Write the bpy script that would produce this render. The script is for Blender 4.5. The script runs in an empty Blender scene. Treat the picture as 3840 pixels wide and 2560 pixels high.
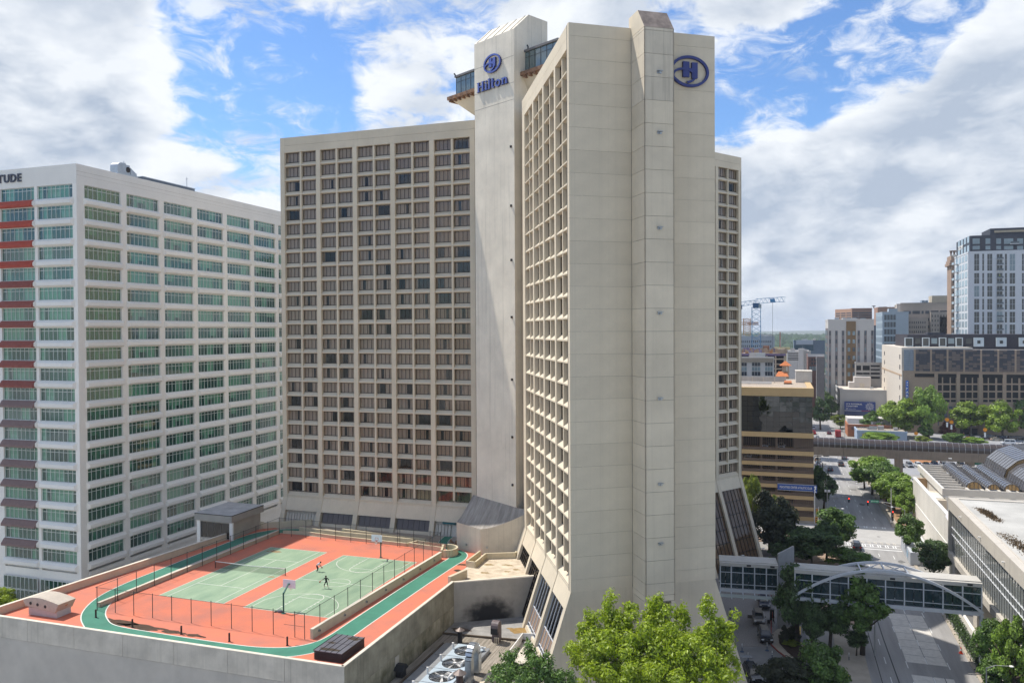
import bpy, bmesh, math, random
from math import sin, cos, pi, radians
from mathutils import Vector, Matrix
random.seed(7)
sc = bpy.context.scene
col = sc.collection

# ------------------------------------------------------------------ camera
CAM = Vector((0, 0, 50))
FPX = 2990.0                       # focal length in pixels of the 3840 px photograph
PITCH, ROLL, YAW = 0.0138 + 0.00017, -0.00507, radians(18.536)
def _rows():
    c, s = cos(PITCH), sin(PITCH)
    A = Matrix(((1, 0, 0), (0, 0, -1), (0, 1, 0)))
    P = Matrix(((1, 0, 0), (0, c, -s), (0, s, c)))
    Q = Matrix(((cos(ROLL), -sin(ROLL), 0), (sin(ROLL), cos(ROLL), 0), (0, 0, 1)))
    H = Matrix(((cos(YAW), sin(YAW), 0), (-sin(YAW), cos(YAW), 0), (0, 0, 1)))
    return Q @ P @ A @ H
RC = _rows()
cam_data = bpy.data.cameras.new('camera')
cam_data.sensor_width = 36.0
cam_data.lens = 36.0 * FPX / 3840
cam_data.clip_start = 0.5
cam_data.clip_end = 20000
cam = bpy.data.objects.new('camera', cam_data); col.objects.link(cam)
m3 = Matrix((RC[0], -RC[1], -RC[2])).transposed()
cam.matrix_world = Matrix.Translation(CAM) @ m3.to_4x4()
sc.camera = cam

# ------------------------------------------------------------------ light and sky
SUN_EL, SUN_AZ = radians(60), radians(-77)     # azimuth from +Y towards +X
sdir = Vector((sin(SUN_AZ) * cos(SUN_EL), cos(SUN_AZ) * cos(SUN_EL), sin(SUN_EL)))
sun_d = bpy.data.lights.new('sun', 'SUN')
sun_d.energy = 3.1; sun_d.angle = radians(0.53); sun_d.color = (1.0, 0.945, 0.86)
sun = bpy.data.objects.new('sun', sun_d); col.objects.link(sun)
sun.rotation_euler = sdir.to_track_quat('Z', 'Y').to_euler()
sun.location = (-200, 50, 300)

world = bpy.data.worlds.new('World'); sc.world = world; world.use_nodes = True
wt = world.node_tree; wt.nodes.clear()
def WN(t, **k):
    n = wt.nodes.new(t)
    for a, b in k.items(): setattr(n, a, b)
    return n
def WL(a, b): wt.links.new(a, b)
def wmath(op, a, b=None, clamp=False):
    n = WN('ShaderNodeMath', operation=op, use_clamp=clamp)
    for i, v in enumerate((a, b)):
        if v is None: continue
        if isinstance(v, (int, float)): n.inputs[i].default_value = v
        else: WL(v, n.inputs[i])
    return n.outputs[0]
out = WN('ShaderNodeOutputWorld')
sky = WN('ShaderNodeTexSky', sky_type='NISHITA', sun_disc=False, sun_elevation=SUN_EL, sun_rotation=SUN_AZ)
sky.altitude = 300; sky.air_density = 1.0; sky.dust_density = 0.4; sky.ozone_density = 3.0
tc = WN('ShaderNodeTexCoord'); sepx = WN('ShaderNodeSeparateXYZ'); WL(tc.outputs['Generated'], sepx.inputs[0])
# the cloud field: clouds stretch flat towards the horizon
mp = WN('ShaderNodeMapping'); mp.inputs['Scale'].default_value = (1, 1, 2.0); WL(tc.outputs['Generated'], mp.inputs[0])
def noise(vec, scale, detail, rough, dist=0.0):
    n = WN('ShaderNodeTexNoise'); n.inputs['Scale'].default_value = scale; n.inputs['Detail'].default_value = detail
    n.inputs['Roughness'].default_value = rough; n.inputs['Distortion'].default_value = dist; WL(vec, n.inputs['Vector']); return n.outputs['Fac']
off = WN('ShaderNodeVectorMath', operation='ADD'); WL(mp.outputs[0], off.inputs[0]); off.inputs[1].default_value = (-0.035, 0.0, 0.05)
nA = noise(mp.outputs[0], 5.5, 9, 0.56, 0.25)
nB = noise(off.outputs[0], 5.5, 5, 0.52, 0.25)
nC = noise(mp.outputs[0], 22, 7, 0.62, 0.6)
def raydir(u, v):                  # direction of a pixel of the 2352 px wide photograph: where a cloud stands in the sky
    k = 3840 / 2352
    c = Vector(((u * k - 1920) / FPX, (v * k - 1280) / FPX, 1)); return (RC.transposed() @ c).normalized()
bias = 0.0
BLOBS = [((110, 170), 10, .19), ((330, 280), 7, .24), ((60, 330), 8, .14), ((-300, 200), 16, .25), ((310, 75), 4, .16), ((590, 10), 5, .10),
         ((470, 330), 6, -.20), ((420, 120), 4, -.18), ((640, 300), 8, -.18), ((600, 130), 6, -.12), ((980, 170), 6, .12), ((920, 270), 5, .14), ((600, 440), 5, .24), ((450, 430), 4, .16),
         ((1330, 30), 7, .22), ((1800, 70), 7, .34), ((2230, 10), 5, .06),
         ((1740, 225), 6, -.55), ((1990, 130), 6.5, -.50), ((2130, 70), 5, -.30), ((1870, 200), 5, -.22), ((2010, 400), 13, .34), ((2000, 590), 16, .34), ((2350, 330), 12, .25), ((1760, 440), 10, .26),
         ((1200, -600), 25, .14)]
for (uv, rad, amp) in BLOBS:
    d = WN('ShaderNodeVectorMath', operation='DOT_PRODUCT'); WL(tc.outputs['Generated'], d.inputs[0]); d.inputs[1].default_value = raydir(*uv)
    mr = WN('ShaderNodeMapRange', interpolation_type='SMOOTHERSTEP')
    mr.inputs['From Min'].default_value = cos(radians(rad)); mr.inputs['From Max'].default_value = 1.0
    mr.inputs['To Min'].default_value = 0; mr.inputs['To Max'].default_value = amp * 1.1
    WL(d.outputs['Value'], mr.inputs['Value']); bias = wmath('ADD', bias, mr.outputs[0])
dens = wmath('ADD', wmath('ADD', nA, wmath('MULTIPLY', wmath('SUBTRACT', nC, 0.5), 0.70)), bias)
cov = WN('ShaderNodeMapRange', interpolation_type='SMOOTHSTEP'); WL(dens, cov.inputs['Value'])
cov.inputs['From Min'].default_value = 0.43; cov.inputs['From Max'].default_value = 0.70
# sunlit tops and grey undersides: how much thicker the cloud is towards the sun
lit = WN('ShaderNodeMapRange'); WL(wmath('SUBTRACT', wmath('ADD', nA, wmath('MULTIPLY', wmath('SUBTRACT', nC, 0.5), 0.30)), nB), lit.inputs['Value'])
lit.inputs['From Min'].default_value = -0.13; lit.inputs['From Max'].default_value = 0.16
thick = WN('ShaderNodeMapRange'); WL(dens, thick.inputs['Value']); thick.inputs['From Min'].default_value = 0.60; thick.inputs['From Max'].default_value = 1.15
thick.inputs['To Min'].default_value = 0.45; thick.inputs['To Max'].default_value = -0.12
litv = wmath('ADD', lit.outputs[0], thick.outputs[0], True)
# high broken ripples between the heaps
mp2 = WN('ShaderNodeMapping'); mp2.inputs['Scale'].default_value = (1.2, 1.0, 2.6); mp2.inputs['Rotation'].default_value = (0.25, 0.35, 0.0); WL(tc.outputs['Generated'], mp2.inputs[0])
nW = noise(mp2.outputs[0], 15, 10, 0.66, 0.7); nW2 = noise(mp2.outputs[0], 4.2, 4, 0.5, 0.3)
wisp = WN('ShaderNodeMapRange', interpolation_type='SMOOTHSTEP'); WL(wmath('ADD', nW, wmath('MULTIPLY', wmath('SUBTRACT', nW2, 0.5), 0.9)), wisp.inputs['Value'])
wisp.inputs['From Min'].default_value = 0.45; wisp.inputs['From Max'].default_value = 0.72; wisp.inputs['To Max'].default_value = 0.82
covall = wmath('MAXIMUM', cov.outputs[0], wisp.outputs[0])
ccol = WN('ShaderNodeMix', data_type='RGBA'); WL(litv, ccol.inputs['Factor'])
ccol.inputs['A'].default_value = (0.44, 0.515, 0.635, 1); ccol.inputs['B'].default_value = (0.88, 0.915, 0.96, 1)
skm = WN('ShaderNodeMix', data_type='RGBA', blend_type='MULTIPLY'); skm.inputs['Factor'].default_value = 1.0
WL(sky.outputs[0], skm.inputs['A']); skm.inputs['B'].default_value = (0.78, 0.96, 1.16, 1)
bg1 = WN('ShaderNodeBackground'); bg1.inputs['Strength'].default_value = 0.09; WL(skm.outputs['Result'], bg1.inputs['Color'])
bg2 = WN('ShaderNodeBackground'); bg2.inputs['Strength'].default_value = 0.66; WL(ccol.outputs['Result'], bg2.inputs['Color'])
mixw = WN('ShaderNodeMixShader'); WL(covall, mixw.inputs[0]); WL(bg1.outputs[0], mixw.inputs[1]); WL(bg2.outputs[0], mixw.inputs[2])
WL(mixw.outputs[0], out.inputs[0])

vs = sc.view_settings
vs.view_transform = 'Standard'; vs.look = 'None'; vs.exposure = 0.74; vs.gamma = 1.0; vs.use_curve_mapping = False
sc.render.engine = 'CYCLES'
cy = sc.cycles
cy.use_denoising = True; cy.max_bounces = 8; cy.diffuse_bounces = 3; cy.glossy_bounces = 3; cy.transparent_max_bounces = 16
cy.transmission_bounces = 4; cy.sample_clamp_indirect = 6
cy.caustics_reflective = False; cy.caustics_refractive = False

# ------------------------------------------------------------------ survey helpers: a pixel of the photograph onto a known plane
REG = dict(R1=(0, 1740, .52306), R2=(900, 1800, .4848), R3=(2640, 1900, .5102), R4=(2640, 1300, .5102), R5=(2700, 800, .4847), R6=(1650, 0, .5102), R7=(0, 560, .4719),
           A1=(1450, 2150, .2976), A2=(2640, 2150, .2614), A3=(3240, 2150, .2614), A4=(3240, 1720, .2742), A5=(2700, 1620, .3380), A6=(3000, 1400, .3571), A7=(1050, 1860, .3189),
           A8=(1650, 1780, .2678), B1=(1700, 40, .2551), B4=(2780, 1080, .2678), B5=(1800, 2200, .4677), D=(0, 0, 1.63265))
RT = RC.transposed()
def ray(r, x, y):
    a = REG[r]
    return RT @ Vector(((a[0] + x * a[2] - 1920) / FPX, (a[1] + y * a[2] - 1280) / FPX, 1))
def Pz(r, x, y, z):
    v = ray(r, x, y); return CAM + v * ((z - CAM.z) / v.z)
def Px(r, x, y, X):
    v = ray(r, x, y); return CAM + v * (X / v.x)
def Py(r, x, y, Y):
    v = ray(r, x, y); return CAM + v * (Y / v.y)
def Pw(r, x, y, p0, d):            # onto the vertical plane through p0 with horizontal direction d
    n = Vector((-d[1], d[0], 0)); v = ray(r, x, y)
    return CAM + v * (n.dot(Vector(p0) - CAM) / n.dot(v))

# ------------------------------------------------------------------ object helpers
def link(o, parent=None):
    col.objects.link(o)
    if parent is not None: o.parent = parent
    return o
def tag(o, label=None, cat=None, group=None, kind=None):
    if label: o['label'] = label
    if cat: o['category'] = cat
    if group: o['group'] = group
    if kind: o['kind'] = kind
    return o
def thing(name, label, cat, loc=(0, 0, 0), rz=0.0, group=None, scale=None):
    o = bpy.data.objects.new(name, None); link(o); o.location = loc; o.rotation_euler = (0, 0, rz)
    if scale: o.scale = scale
    o.empty_display_size = 0.5
    return tag(o, label, cat, group)
class MB:
    def __init__(s): s.v = []; s.f = []; s.m = []
    def poly(s, pts, mi=0):
        b = len(s.v); s.v += [tuple(p) for p in pts]; s.f.append(tuple(range(b, b + len(pts)))); s.m.append(mi); return s
    def box(s, x0, y0, z0, x1, y1, z1, mi=0):
        b = len(s.v)
        s.v += [(x0, y0, z0), (x1, y0, z0), (x1, y1, z0), (x0, y1, z0), (x0, y0, z1), (x1, y0, z1), (x1, y1, z1), (x0, y1, z1)]
        for q in ((3, 2, 1, 0), (4, 5, 6, 7), (0, 1, 5, 4), (1, 2, 6, 5), (2, 3, 7, 6), (3, 0, 4, 7)):
            s.f.append(tuple(b + i for i in q)); s.m.append(mi)
        return s
    def obox(s, c, dx, dy, hx, hy, z0, z1, mi=0):     # box turned about Z: centre c, unit axes dx, dy, half sizes
        pts = [Vector((c[0], c[1])) + Vector(dx[:2]) * a * hx + Vector(dy[:2]) * b_ * hy for a, b_ in ((-1, -1), (1, -1), (1, 1), (-1, 1))]
        return s.prism(pts, z0, z1, mi)
    def prism(s, pts, z0, z1, mi=0, top=None):
        ar = sum(pts[i][0] * pts[(i + 1) % len(pts)][1] - pts[(i + 1) % len(pts)][0] * pts[i][1] for i in range(len(pts)))
        if ar < 0: pts = list(reversed(pts))
        n = len(pts); b = len(s.v)
        s.v += [(p[0], p[1], z0) for p in pts] + [(p[0], p[1], z1) for p in pts]
        s.f.append(tuple(reversed(range(b, b + n)))); s.m.append(mi)
        s.f.append(tuple(range(b + n, b + 2 * n))); s.m.append(mi if top is None else top)
        for i in range(n):
            j = (i + 1) % n; s.f.append((b + i, b + j, b + n + j, b + n + i)); s.m.append(mi)
        return s
    def extr(s, prof, axis, a0, a1, mi=0):            # closed profile swept straight: axis 'x' -> prof (y,z); 'y' -> prof (x,z)
        n = len(prof); b = len(s.v)
        for a in (a0, a1):
            s.v += [((a, p[0], p[1]) if axis == 'x' else (p[0], a, p[1])) for p in prof]
        s.f.append(tuple(range(b, b + n))); s.m.append(mi); s.f.append(tuple(reversed(range(b + n, b + 2 * n)))); s.m.append(mi)
        for i in range(n):
            j = (i + 1) % n; s.f.append((b + j, b + i, b + n + i, b + n + j)); s.m.append(mi)
        return s
    def tube(s, p0, p1, r0, r1=None, n=8, mi=0, caps=True):
        r1 = r0 if r1 is None else r1
        p0, p1 = Vector(p0), Vector(p1); d = (p1 - p0)
        if d.length < 1e-6: return s
        d.normalize(); a = d.orthogonal().normalized(); c = d.cross(a); b = len(s.v)
        for p, r in ((p0, r0), (p1, r1)):
            for i in range(n):
                t = 2 * pi * i / n; s.v.append(tuple(p + a * (r * cos(t)) + c * (r * sin(t))))
        for i in range(n):
            j = (i + 1) % n; s.f.append((b + i, b + j, b + n + j, b + n + i)); s.m.append(mi)
        if caps:
            s.f.append(tuple(reversed(range(b, b + n)))); s.m.append(mi); s.f.append(tuple(range(b + n, b + 2 * n))); s.m.append(mi)
        return s
    def path(s, pts, r, n=6, mi=0):
        for p, q in zip(pts, pts[1:]): s.tube(p, q, r, r, n, mi)
        return s
    def bar(s, p0, p1, w, h, mi=0, up=(0, 0, 1)):     # square bar between two points
        p0, p1 = Vector(p0), Vector(p1); d = (p1 - p0).normalized(); a = d.cross(Vector(up))
        if a.length < 1e-4: a = d.orthogonal()
        a.normalize(); c = a.cross(d).normalized(); b = len(s.v)
        for p in (p0, p1):
            for x, y in ((-1, -1), (1, -1), (1, 1), (-1, 1)): s.v.append(tuple(p + a * (x * w / 2) + c * (y * h / 2)))
        for q in ((0, 1, 2, 3), (7, 6, 5, 4), (0, 4, 5, 1), (1, 5, 6, 2), (2, 6, 7, 3), (3, 7, 4, 0)):
            s.f.append(tuple(b + i for i in q)); s.m.append(mi)
        return s
    def lathe(s, prof, c=(0, 0, 0), n=16, mi=0):      # prof (r,z)
        b = len(s.v); k = len(prof)
        for i in range(n):
            t = 2 * pi * i / n
            for r, z in prof: s.v.append((c[0] + r * cos(t), c[1] + r * sin(t), c[2] + z))
        for i in range(n):
            j = (i + 1) % n
            for q in range(k - 1):
                s.f.append((b + i * k + q, b + j * k + q, b + j * k + q + 1, b + i * k + q + 1)); s.m.append(mi)
        return s
    def ribbon(s, pts, w, z, mi=0):                   # flat strip along a polyline
        n = len(pts); L = []; R = []
        for i in range(n):
            p = Vector(pts[i][:2]); d = Vector(pts[min(i + 1, n - 1)][:2]) - Vector(pts[max(i - 1, 0)][:2]); d.normalize(); q = Vector((-d.y, d.x))
            L.append(p + q * w / 2); R.append(p - q * w / 2)
        b = len(s.v)
        for i in range(n): s.v += [(L[i].x, L[i].y, z), (R[i].x, R[i].y, z)]
        for i in range(n - 1): s.f.append((b + 2 * i, b + 2 * i + 1, b + 2 * i + 3, b + 2 * i + 2)); s.m.append(mi)
        return s
    def mesh(s, name, mats, smooth=False):
        me = bpy.data.meshes.new(name); me.from_pydata(s.v, [], s.f)
        if not isinstance(mats, (list, tuple)): mats = [mats]
        for m in mats: me.materials.append(m)
        me.polygons.foreach_set('material_index', s.m)
        if smooth: me.polygons.foreach_set('use_smooth', [True] * len(me.polygons))
        me.update(); return me
    def build(s, name, mats, parent=None, smooth=False, loc=None, rz=None):
        o = link(bpy.data.objects.new(name, s.mesh(name, mats, smooth)), parent)
        if loc is not None: o.location = loc
        if rz is not None: o.rotation_euler = (0, 0, rz)
        return o
def inst(name, me, parent=None, loc=(0, 0, 0), rz=0.0, scale=None):
    o = bpy.data.objects.new(name, me); link(o, parent); o.location = loc; o.rotation_euler = (0, 0, rz)
    if scale: o.scale = scale if isinstance(scale, tuple) else (scale,) * 3
    return o
def copy_tree(o, parent=None):
    c = o.copy(); col.objects.link(c)
    if parent is not None: c.parent = parent
    for ch in o.children: copy_tree(ch, c)
    return c

# ------------------------------------------------------------------ materials
MATS = {}
def mat(name, c, rough=0.8, metal=0.0, var=0.12, scale=0.6, bump=0.0, bscale=20, spec=0.35, streak=0.0, emis=None, c2=None, sx=(1, 1, 1), det=5):
    if name in MATS: return MATS[name]
    m = bpy.data.materials.new(name); m.use_nodes = True; nt = m.node_tree; b = nt.nodes['Principled BSDF']
    b.inputs['Roughness'].default_value = rough; b.inputs['Metallic'].default_value = metal; b.inputs['Specular IOR Level'].default_value = spec
    b.inputs['Base Color'].default_value = (*c, 1)
    if var or bump or streak:
        t = nt.nodes.new('ShaderNodeTexCoord'); mp = nt.nodes.new('ShaderNodeMapping'); mp.inputs['Scale'].default_value = sx; nt.links.new(t.outputs['Object'], mp.inputs[0])
    src = None
    if var:
        n = nt.nodes.new('ShaderNodeTexNoise'); n.inputs['Scale'].default_value = scale; n.inputs['Detail'].default_value = det; n.inputs['Roughness'].default_value = 0.62; nt.links.new(mp.outputs[0], n.inputs['Vector'])
        r = nt.nodes.new('ShaderNodeValToRGB'); nt.links.new(n.outputs['Fac'], r.inputs[0])
        r.color_ramp.elements[0].position = 0.3; r.color_ramp.elements[1].position = 0.72
        a = c2 if c2 else tuple(x * (1 - var) for x in c); d = tuple(min(1, x * (1 + var)) for x in c)
        r.color_ramp.elements[0].color = (*a, 1); r.color_ramp.elements[1].color = (*d, 1); src = r.outputs[0]
    if streak:                      # rain streaks: dirt that runs down the face
        w = nt.nodes.new('ShaderNodeMapping'); w.inputs['Scale'].default_value = (2.2, 2.2, 0.035); nt.links.new(t.outputs['Object'], w.inputs[0])
        n2 = nt.nodes.new('ShaderNodeTexNoise'); n2.inputs['Scale'].default_value = 1.0; n2.inputs['Detail'].default_value = 8; n2.inputs['Roughness'].default_value = 0.7; nt.links.new(w.outputs[0], n2.inputs['Vector'])
        r2 = nt.nodes.new('ShaderNodeMapRange'); r2.inputs['From Min'].default_value = 0.52; r2.inputs['From Max'].default_value = 0.75; r2.inputs['To Max'].default_value = streak; nt.links.new(n2.outputs['Fac'], r2.inputs['Value'])
        mx = nt.nodes.new('ShaderNodeMix'); mx.data_type = 'RGBA'; nt.links.new(r2.outputs[0], mx.inputs['Factor'])
        if src is None: mx.inputs['A'].default_value = (*c, 1)
        else: nt.links.new(src, mx.inputs['A'])
        mx.inputs['B'].default_value = (c[0] * .35, c[1] * .35, c[2] * .33, 1); src = mx.outputs['Result']
    if src is not None:             # every panel, plank or slab differs a little in tone
        oi = nt.nodes.new('ShaderNodeObjectInfo'); mr = nt.nodes.new('ShaderNodeMapRange'); mr.inputs['To Min'].default_value = .955; mr.inputs['To Max'].default_value = 1.04; nt.links.new(oi.outputs['Random'], mr.inputs['Value'])
        hs = nt.nodes.new('ShaderNodeHueSaturation'); nt.links.new(mr.outputs[0], hs.inputs['Value']); nt.links.new(src, hs.inputs['Color']); nt.links.new(hs.outputs[0], b.inputs['Base Color'])
    if bump:
        n3 = nt.nodes.new('ShaderNodeTexNoise'); n3.inputs['Scale'].default_value = bscale; n3.inputs['Detail'].default_value = 3; nt.links.new(mp.outputs[0], n3.inputs['Vector'])
        bp = nt.nodes.new('ShaderNodeBump'); bp.inputs['Strength'].default_value = bump; bp.inputs['Distance'].default_value = 0.05; nt.links.new(n3.outputs['Fac'], bp.inputs['Height']); nt.links.new(bp.outputs[0], b.inputs['Normal'])
    if emis:
        b.inputs['Emission Color'].default_value = (*c, 1); b.inputs['Emission Strength'].default_value = emis
    MATS[name] = m; return m
def glass(name, tint, rough=0.03, refl=1.0, ior=1.6, body=None, bodyf=0.0):
    """thin window glass: tinted see-through plus fresnel mirror"""
    if name in MATS: return MATS[name]
    m = bpy.data.materials.new(name); m.use_nodes = True; nt = m.node_tree; nt.nodes.clear()
    o = nt.nodes.new('ShaderNodeOutputMaterial'); tr = nt.nodes.new('ShaderNodeBsdfTransparent'); tr.inputs[0].default_value = (*tint, 1)
    gl = nt.nodes.new('ShaderNodeBsdfGlossy'); gl.inputs['Roughness'].default_value = rough; gl.inputs['Color'].default_value = (refl, refl, refl, 1)
    lw = nt.nodes.new('ShaderNodeLayerWeight'); lw.inputs['Blend'].default_value = .5; f0 = ((ior - 1) / (ior + 1)) ** 2
    pw = nt.nodes.new('ShaderNodeMath'); pw.operation = 'POWER'; nt.links.new(lw.outputs['Facing'], pw.inputs[0]); pw.inputs[1].default_value = 5
    fr = nt.nodes.new('ShaderNodeMath'); fr.operation = 'MULTIPLY_ADD'; nt.links.new(pw.outputs[0], fr.inputs[0]); fr.inputs[1].default_value = 1 - f0; fr.inputs[2].default_value = f0
    t = nt.nodes.new('ShaderNodeTexCoord'); n = nt.nodes.new('ShaderNodeTexNoise'); n.inputs['Scale'].default_value = 0.5; nt.links.new(t.outputs['Object'], n.inputs['Vector'])
    bp = nt.nodes.new('ShaderNodeBump'); bp.inputs['Strength'].default_value = 0.12; bp.inputs['Distance'].default_value = 0.06; nt.links.new(n.outputs['Fac'], bp.inputs['Height']); nt.links.new(bp.outputs[0], gl.inputs['Normal'])
    mx = nt.nodes.new('ShaderNodeMixShader'); nt.links.new(fr.outputs[0], mx.inputs[0])
    s0 = tr.outputs[0]
    if body:
        df = nt.nodes.new('ShaderNodeBsdfDiffuse'); df.inputs[0].default_value = (*body, 1); mb = nt.nodes.new('ShaderNodeMixShader'); mb.inputs[0].default_value = bodyf
        nt.links.new(tr.outputs[0], mb.inputs[1]); nt.links.new(df.outputs[0], mb.inputs[2]); s0 = mb.outputs[0]
    nt.links.new(s0, mx.inputs[1]); nt.links.new(gl.outputs[0], mx.inputs[2]); nt.links.new(mx.outputs[0], o.inputs[0])
    MATS[name] = m; return m
def paint(name, c, rough=0.35, **k): return mat(name, c, rough=rough, var=k.pop('var', 0.05), **k)

M_CONC = mat('hotel_concrete', (0.65, 0.565, 0.43), 0.85, var=0.11, scale=0.16, bump=0.15, bscale=8, streak=0.16)
M_SHAFT = mat('stained_concrete', (0.76, 0.69, 0.57), 0.85, var=0.12, scale=0.25, bump=0.15, bscale=6, streak=0.45)
M_CONC2 = mat('podium_concrete', (0.56, 0.51, 0.43), 0.85, var=0.18, scale=0.4, streak=0.4)
M_CREAM = mat('cream_wall_paint', (0.60, 0.52, 0.38), 0.8, var=0.1, scale=0.5, streak=0.10)
M_DARK = mat('dark_interior', (0.012, 0.012, 0.013), 0.9, var=0)
M_BRONZE = mat('bronze_frame', (0.035, 0.028, 0.024), 0.45, metal=0.3, var=0)
M_CURT = mat('drapes', (0.42, 0.365, 0.31), 0.95, var=0.14, scale=3, sx=(6, 1, 0.1))
G_BRONZE = glass('bronze_glass', (0.90, 0.85, 0.80), ior=1.5)
G_DARK = glass('dark_bronze_glass', (0.10, 0.085, 0.08), ior=1.75)
M_WHITE = mat('white_wall_paint', (0.82, 0.785, 0.72), 0.75, var=0.05, scale=0.2, streak=0.06)
M_WFRAME = mat('white_window_frame', (0.66, 0.68, 0.64), 0.5, var=0)
G_GREEN = glass('green_glass', (0.50, 0.78, 0.66), ior=1.9, body=(0.06, 0.27, 0.21), bodyf=0.20)
M_BLIND = mat('window_blind', (0.58, 0.64, 0.54), 0.9, var=0.15, scale=2, sx=(5, 1, .2))
M_METAL = mat('galvanised_metal', (0.42, 0.44, 0.46), 0.4, metal=0.85, var=0.15, scale=1.5)
M_BLACK = mat('black_metal', (0.02, 0.02, 0.022), 0.45, var=0)
M_WPAINT = mat('white_paint', (0.78, 0.77, 0.74), 0.6, var=0.06, scale=2)
M_STEEL = mat('white_steel', (0.56, 0.58, 0.61), 0.45, var=0.05)
# ================================================================== HOTEL
ZK, ZTOP, FP, ROWS = 17.9, 84.4, 2.763, 24          # kink of the flared base, head of the top windows, storey height, storeys
HR = thing('hotel_tower', 'tall beige concrete hotel with three window wings around a blank stair shaft, standing behind the rooftop courts', 'hotel', (-45, 125, 0))
HL = Vector((-45, 125, 0))
def hb(mb, name, mats, smooth=False, parent=None):
    return mb.build(name, mats, HR, smooth, loc=-HL)
WM = [M_BRONZE, G_BRONZE, M_CURT, M_DARK]
def window_mesh(style, panes=True, w=3.25, h=1.85):
    m = MB(); rnd = random.Random(style)
    y = -0.72
    for i in range(5):
        x = i * w / 4; t = 0.035 if 0 < i < 4 else 0.05
        m.box(max(0, x - t), y, 0, min(w, x + t), y + 0.07, h, 0)
    m.box(0, y, 0, w, y + 0.065, 0.07, 0); m.box(0, y, h - 0.07, w, y + 0.065, h, 0)
    if panes:
        for i in range(4):
            x0, x1 = i * w / 4 + .03, (i + 1) * w / 4 - .03
            m.poly([(x1, y + .02, .06), (x0, y + .02, .06), (x0, y + .02, h - .06), (x1, y + .02, h - .06)], 1)
    m.poly([(w, -1.66, 0), (0, -1.66, 0), (0, -1.66, h), (w, -1.66, h)], 3)
    def drape(x0, x1, hh=h):
        n = max(4, int((x1 - x0) / 0.13)); pts = []
        for i in range(n + 1): pts.append((x0 + (x1 - x0) * i / n, -0.86 - (0.07 if i % 2 else 0) * rnd.uniform(.6, 1.2)))
        for p, q in zip(pts, pts[1:]): m.poly([(q[0], q[1], 0.02), (p[0], p[1], 0.02), (p[0], p[1], hh), (q[0], q[1], hh)], 2)
    gaps = {0: [], 1: [], 2: [(.40, .62)], 3: [(.55, .93)], 4: [(.12, .85)], 5: [(.62, .78)], 6: [(.02, .45)], 7: [(.3, .42)], 8: [(.2, 1.0)]}[style]
    x = 0.0
    for g0, g1 in gaps:
        drape(x, g0 * w); x = g1 * w
    if x < w - .05: drape(x, w)
    return m
WIN = [window_mesh(s).mesh('hotel_window_%d' % s, WM) for s in range(9)]
WIN_OPEN = [window_mesh(s, False).mesh('hotel_window_frame_%d' % s, WM) for s in range(9)]
pm = MB(); pm.box(0, 0, 0, 3.25 / 4 - .06, 0.012, 1.73, 0); PANE = pm.mesh('hotel_pane', [G_BRONZE])
SILL_PROF = [(-1.74, 0.0), (-.78, 0.0), (-.09, -.60), (-.09, -.78), (-.72, -.905), (-1.74, -.905)]
SILL = MB().extr(SILL_PROF, 'x', 0, 6.95).mesh('hotel_sill', [M_CONC])
def style_pick(rnd, k):
    r = rnd.random(); dark = 0.30 + 0.018 * k            # more open rooms lower down
    if r > dark: return rnd.choice((0, 1))
    return rnd.choice((2, 3, 4, 5, 6, 7, 7, 5, 8))
STUFFW = MB(); STUFFW_N = [0]
def add_tf(dst, src, mtx):
    b = len(dst.v); dst.v += [tuple(mtx @ Vector(p)) for p in src.v]; dst.f += [tuple(b + i for i in f) for f in src.f]; dst.m += src.m
def facade(P0, X, m0, nb, zg, seed, n_obj, n_pane, endm, legz=None):
    """window grid of one wing: local X along the wall, Y outwards, Z up"""
    rz = math.atan2(X[1], X[0]); rnd = random.Random(seed); R = Matrix.Rotation(rz, 3, 'Z')
    base = Vector((P0[0], P0[1], 0)) - HL
    place = lambda s, z=0: base + R @ Vector((s, 0, 0)) + Vector((0, 0, z))
    W, F, P = 3.25, .45, .91; count = 0
    tall = MB().box(0, -1.75, ZK, P, 0, ZTOP + .02).mesh('hotel_pilaster', [M_CONC])
    fin = MB().box(0.04, -1.72, ZK + 1.4, F - .04, -.13, ZTOP).mesh('hotel_fin', [M_CONC])
    s = m0; cols = []
    for b in range(nb):
        cols += [s, s + W + F]
        inst('fin', fin, HR, place(s + W), rz)
        if b < nb - 1: inst('pilaster', tall, HR, place(s + 2 * W + F), rz)
        for k in range(ROWS):
            inst('sill', SILL, HR, place(s, ZTOP - 1.85 - k * FP), rz)
        s += 2 * W + F + P
    e0 = s - P
    inst('pilaster', MB().box(0, -1.75, ZK, m0, 0, ZTOP + .02).mesh('hotel_end_pilaster', [M_CONC]), HR, place(0), rz)
    inst('pilaster', MB().box(0, -1.75, ZK, endm, 0, ZTOP + .02).mesh('hotel_end_pilaster', [M_CONC]), HR, place(e0), rz)
    # plain band and joint at the top
    inst('parapet', MB().box(0, -1.75, ZTOP + .02, e0 + endm, .003, ZTOP + 1.35).box(0.01, -1.75, ZTOP + 1.38, e0 + endm - .01, .003, 87.3).mesh('hotel_parapet', [M_CONC]), HR, place(0), rz)
    for ci, x in enumerate(cols):
        for k in range(ROWS):
            z = ZTOP - 1.85 - k * FP; st = style_pick(rnd, k)
            if count < n_obj:
                if count < n_pane:
                    w = inst('window', WIN_OPEN[st], HR, place(x, z), rz)
                    for i in range(4): inst('pane', PANE, w, (i * W / 4 + .03, -.70, .06))
                else: inst('window', WIN[st], HR, place(x, z), rz)
            else:
                add_tf(STUFFW, window_mesh(st), Matrix.Translation(place(x, z)) @ Matrix.Rotation(rz, 4, 'Z'))
            count += 1
    return place, rz, cols, e0
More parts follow.
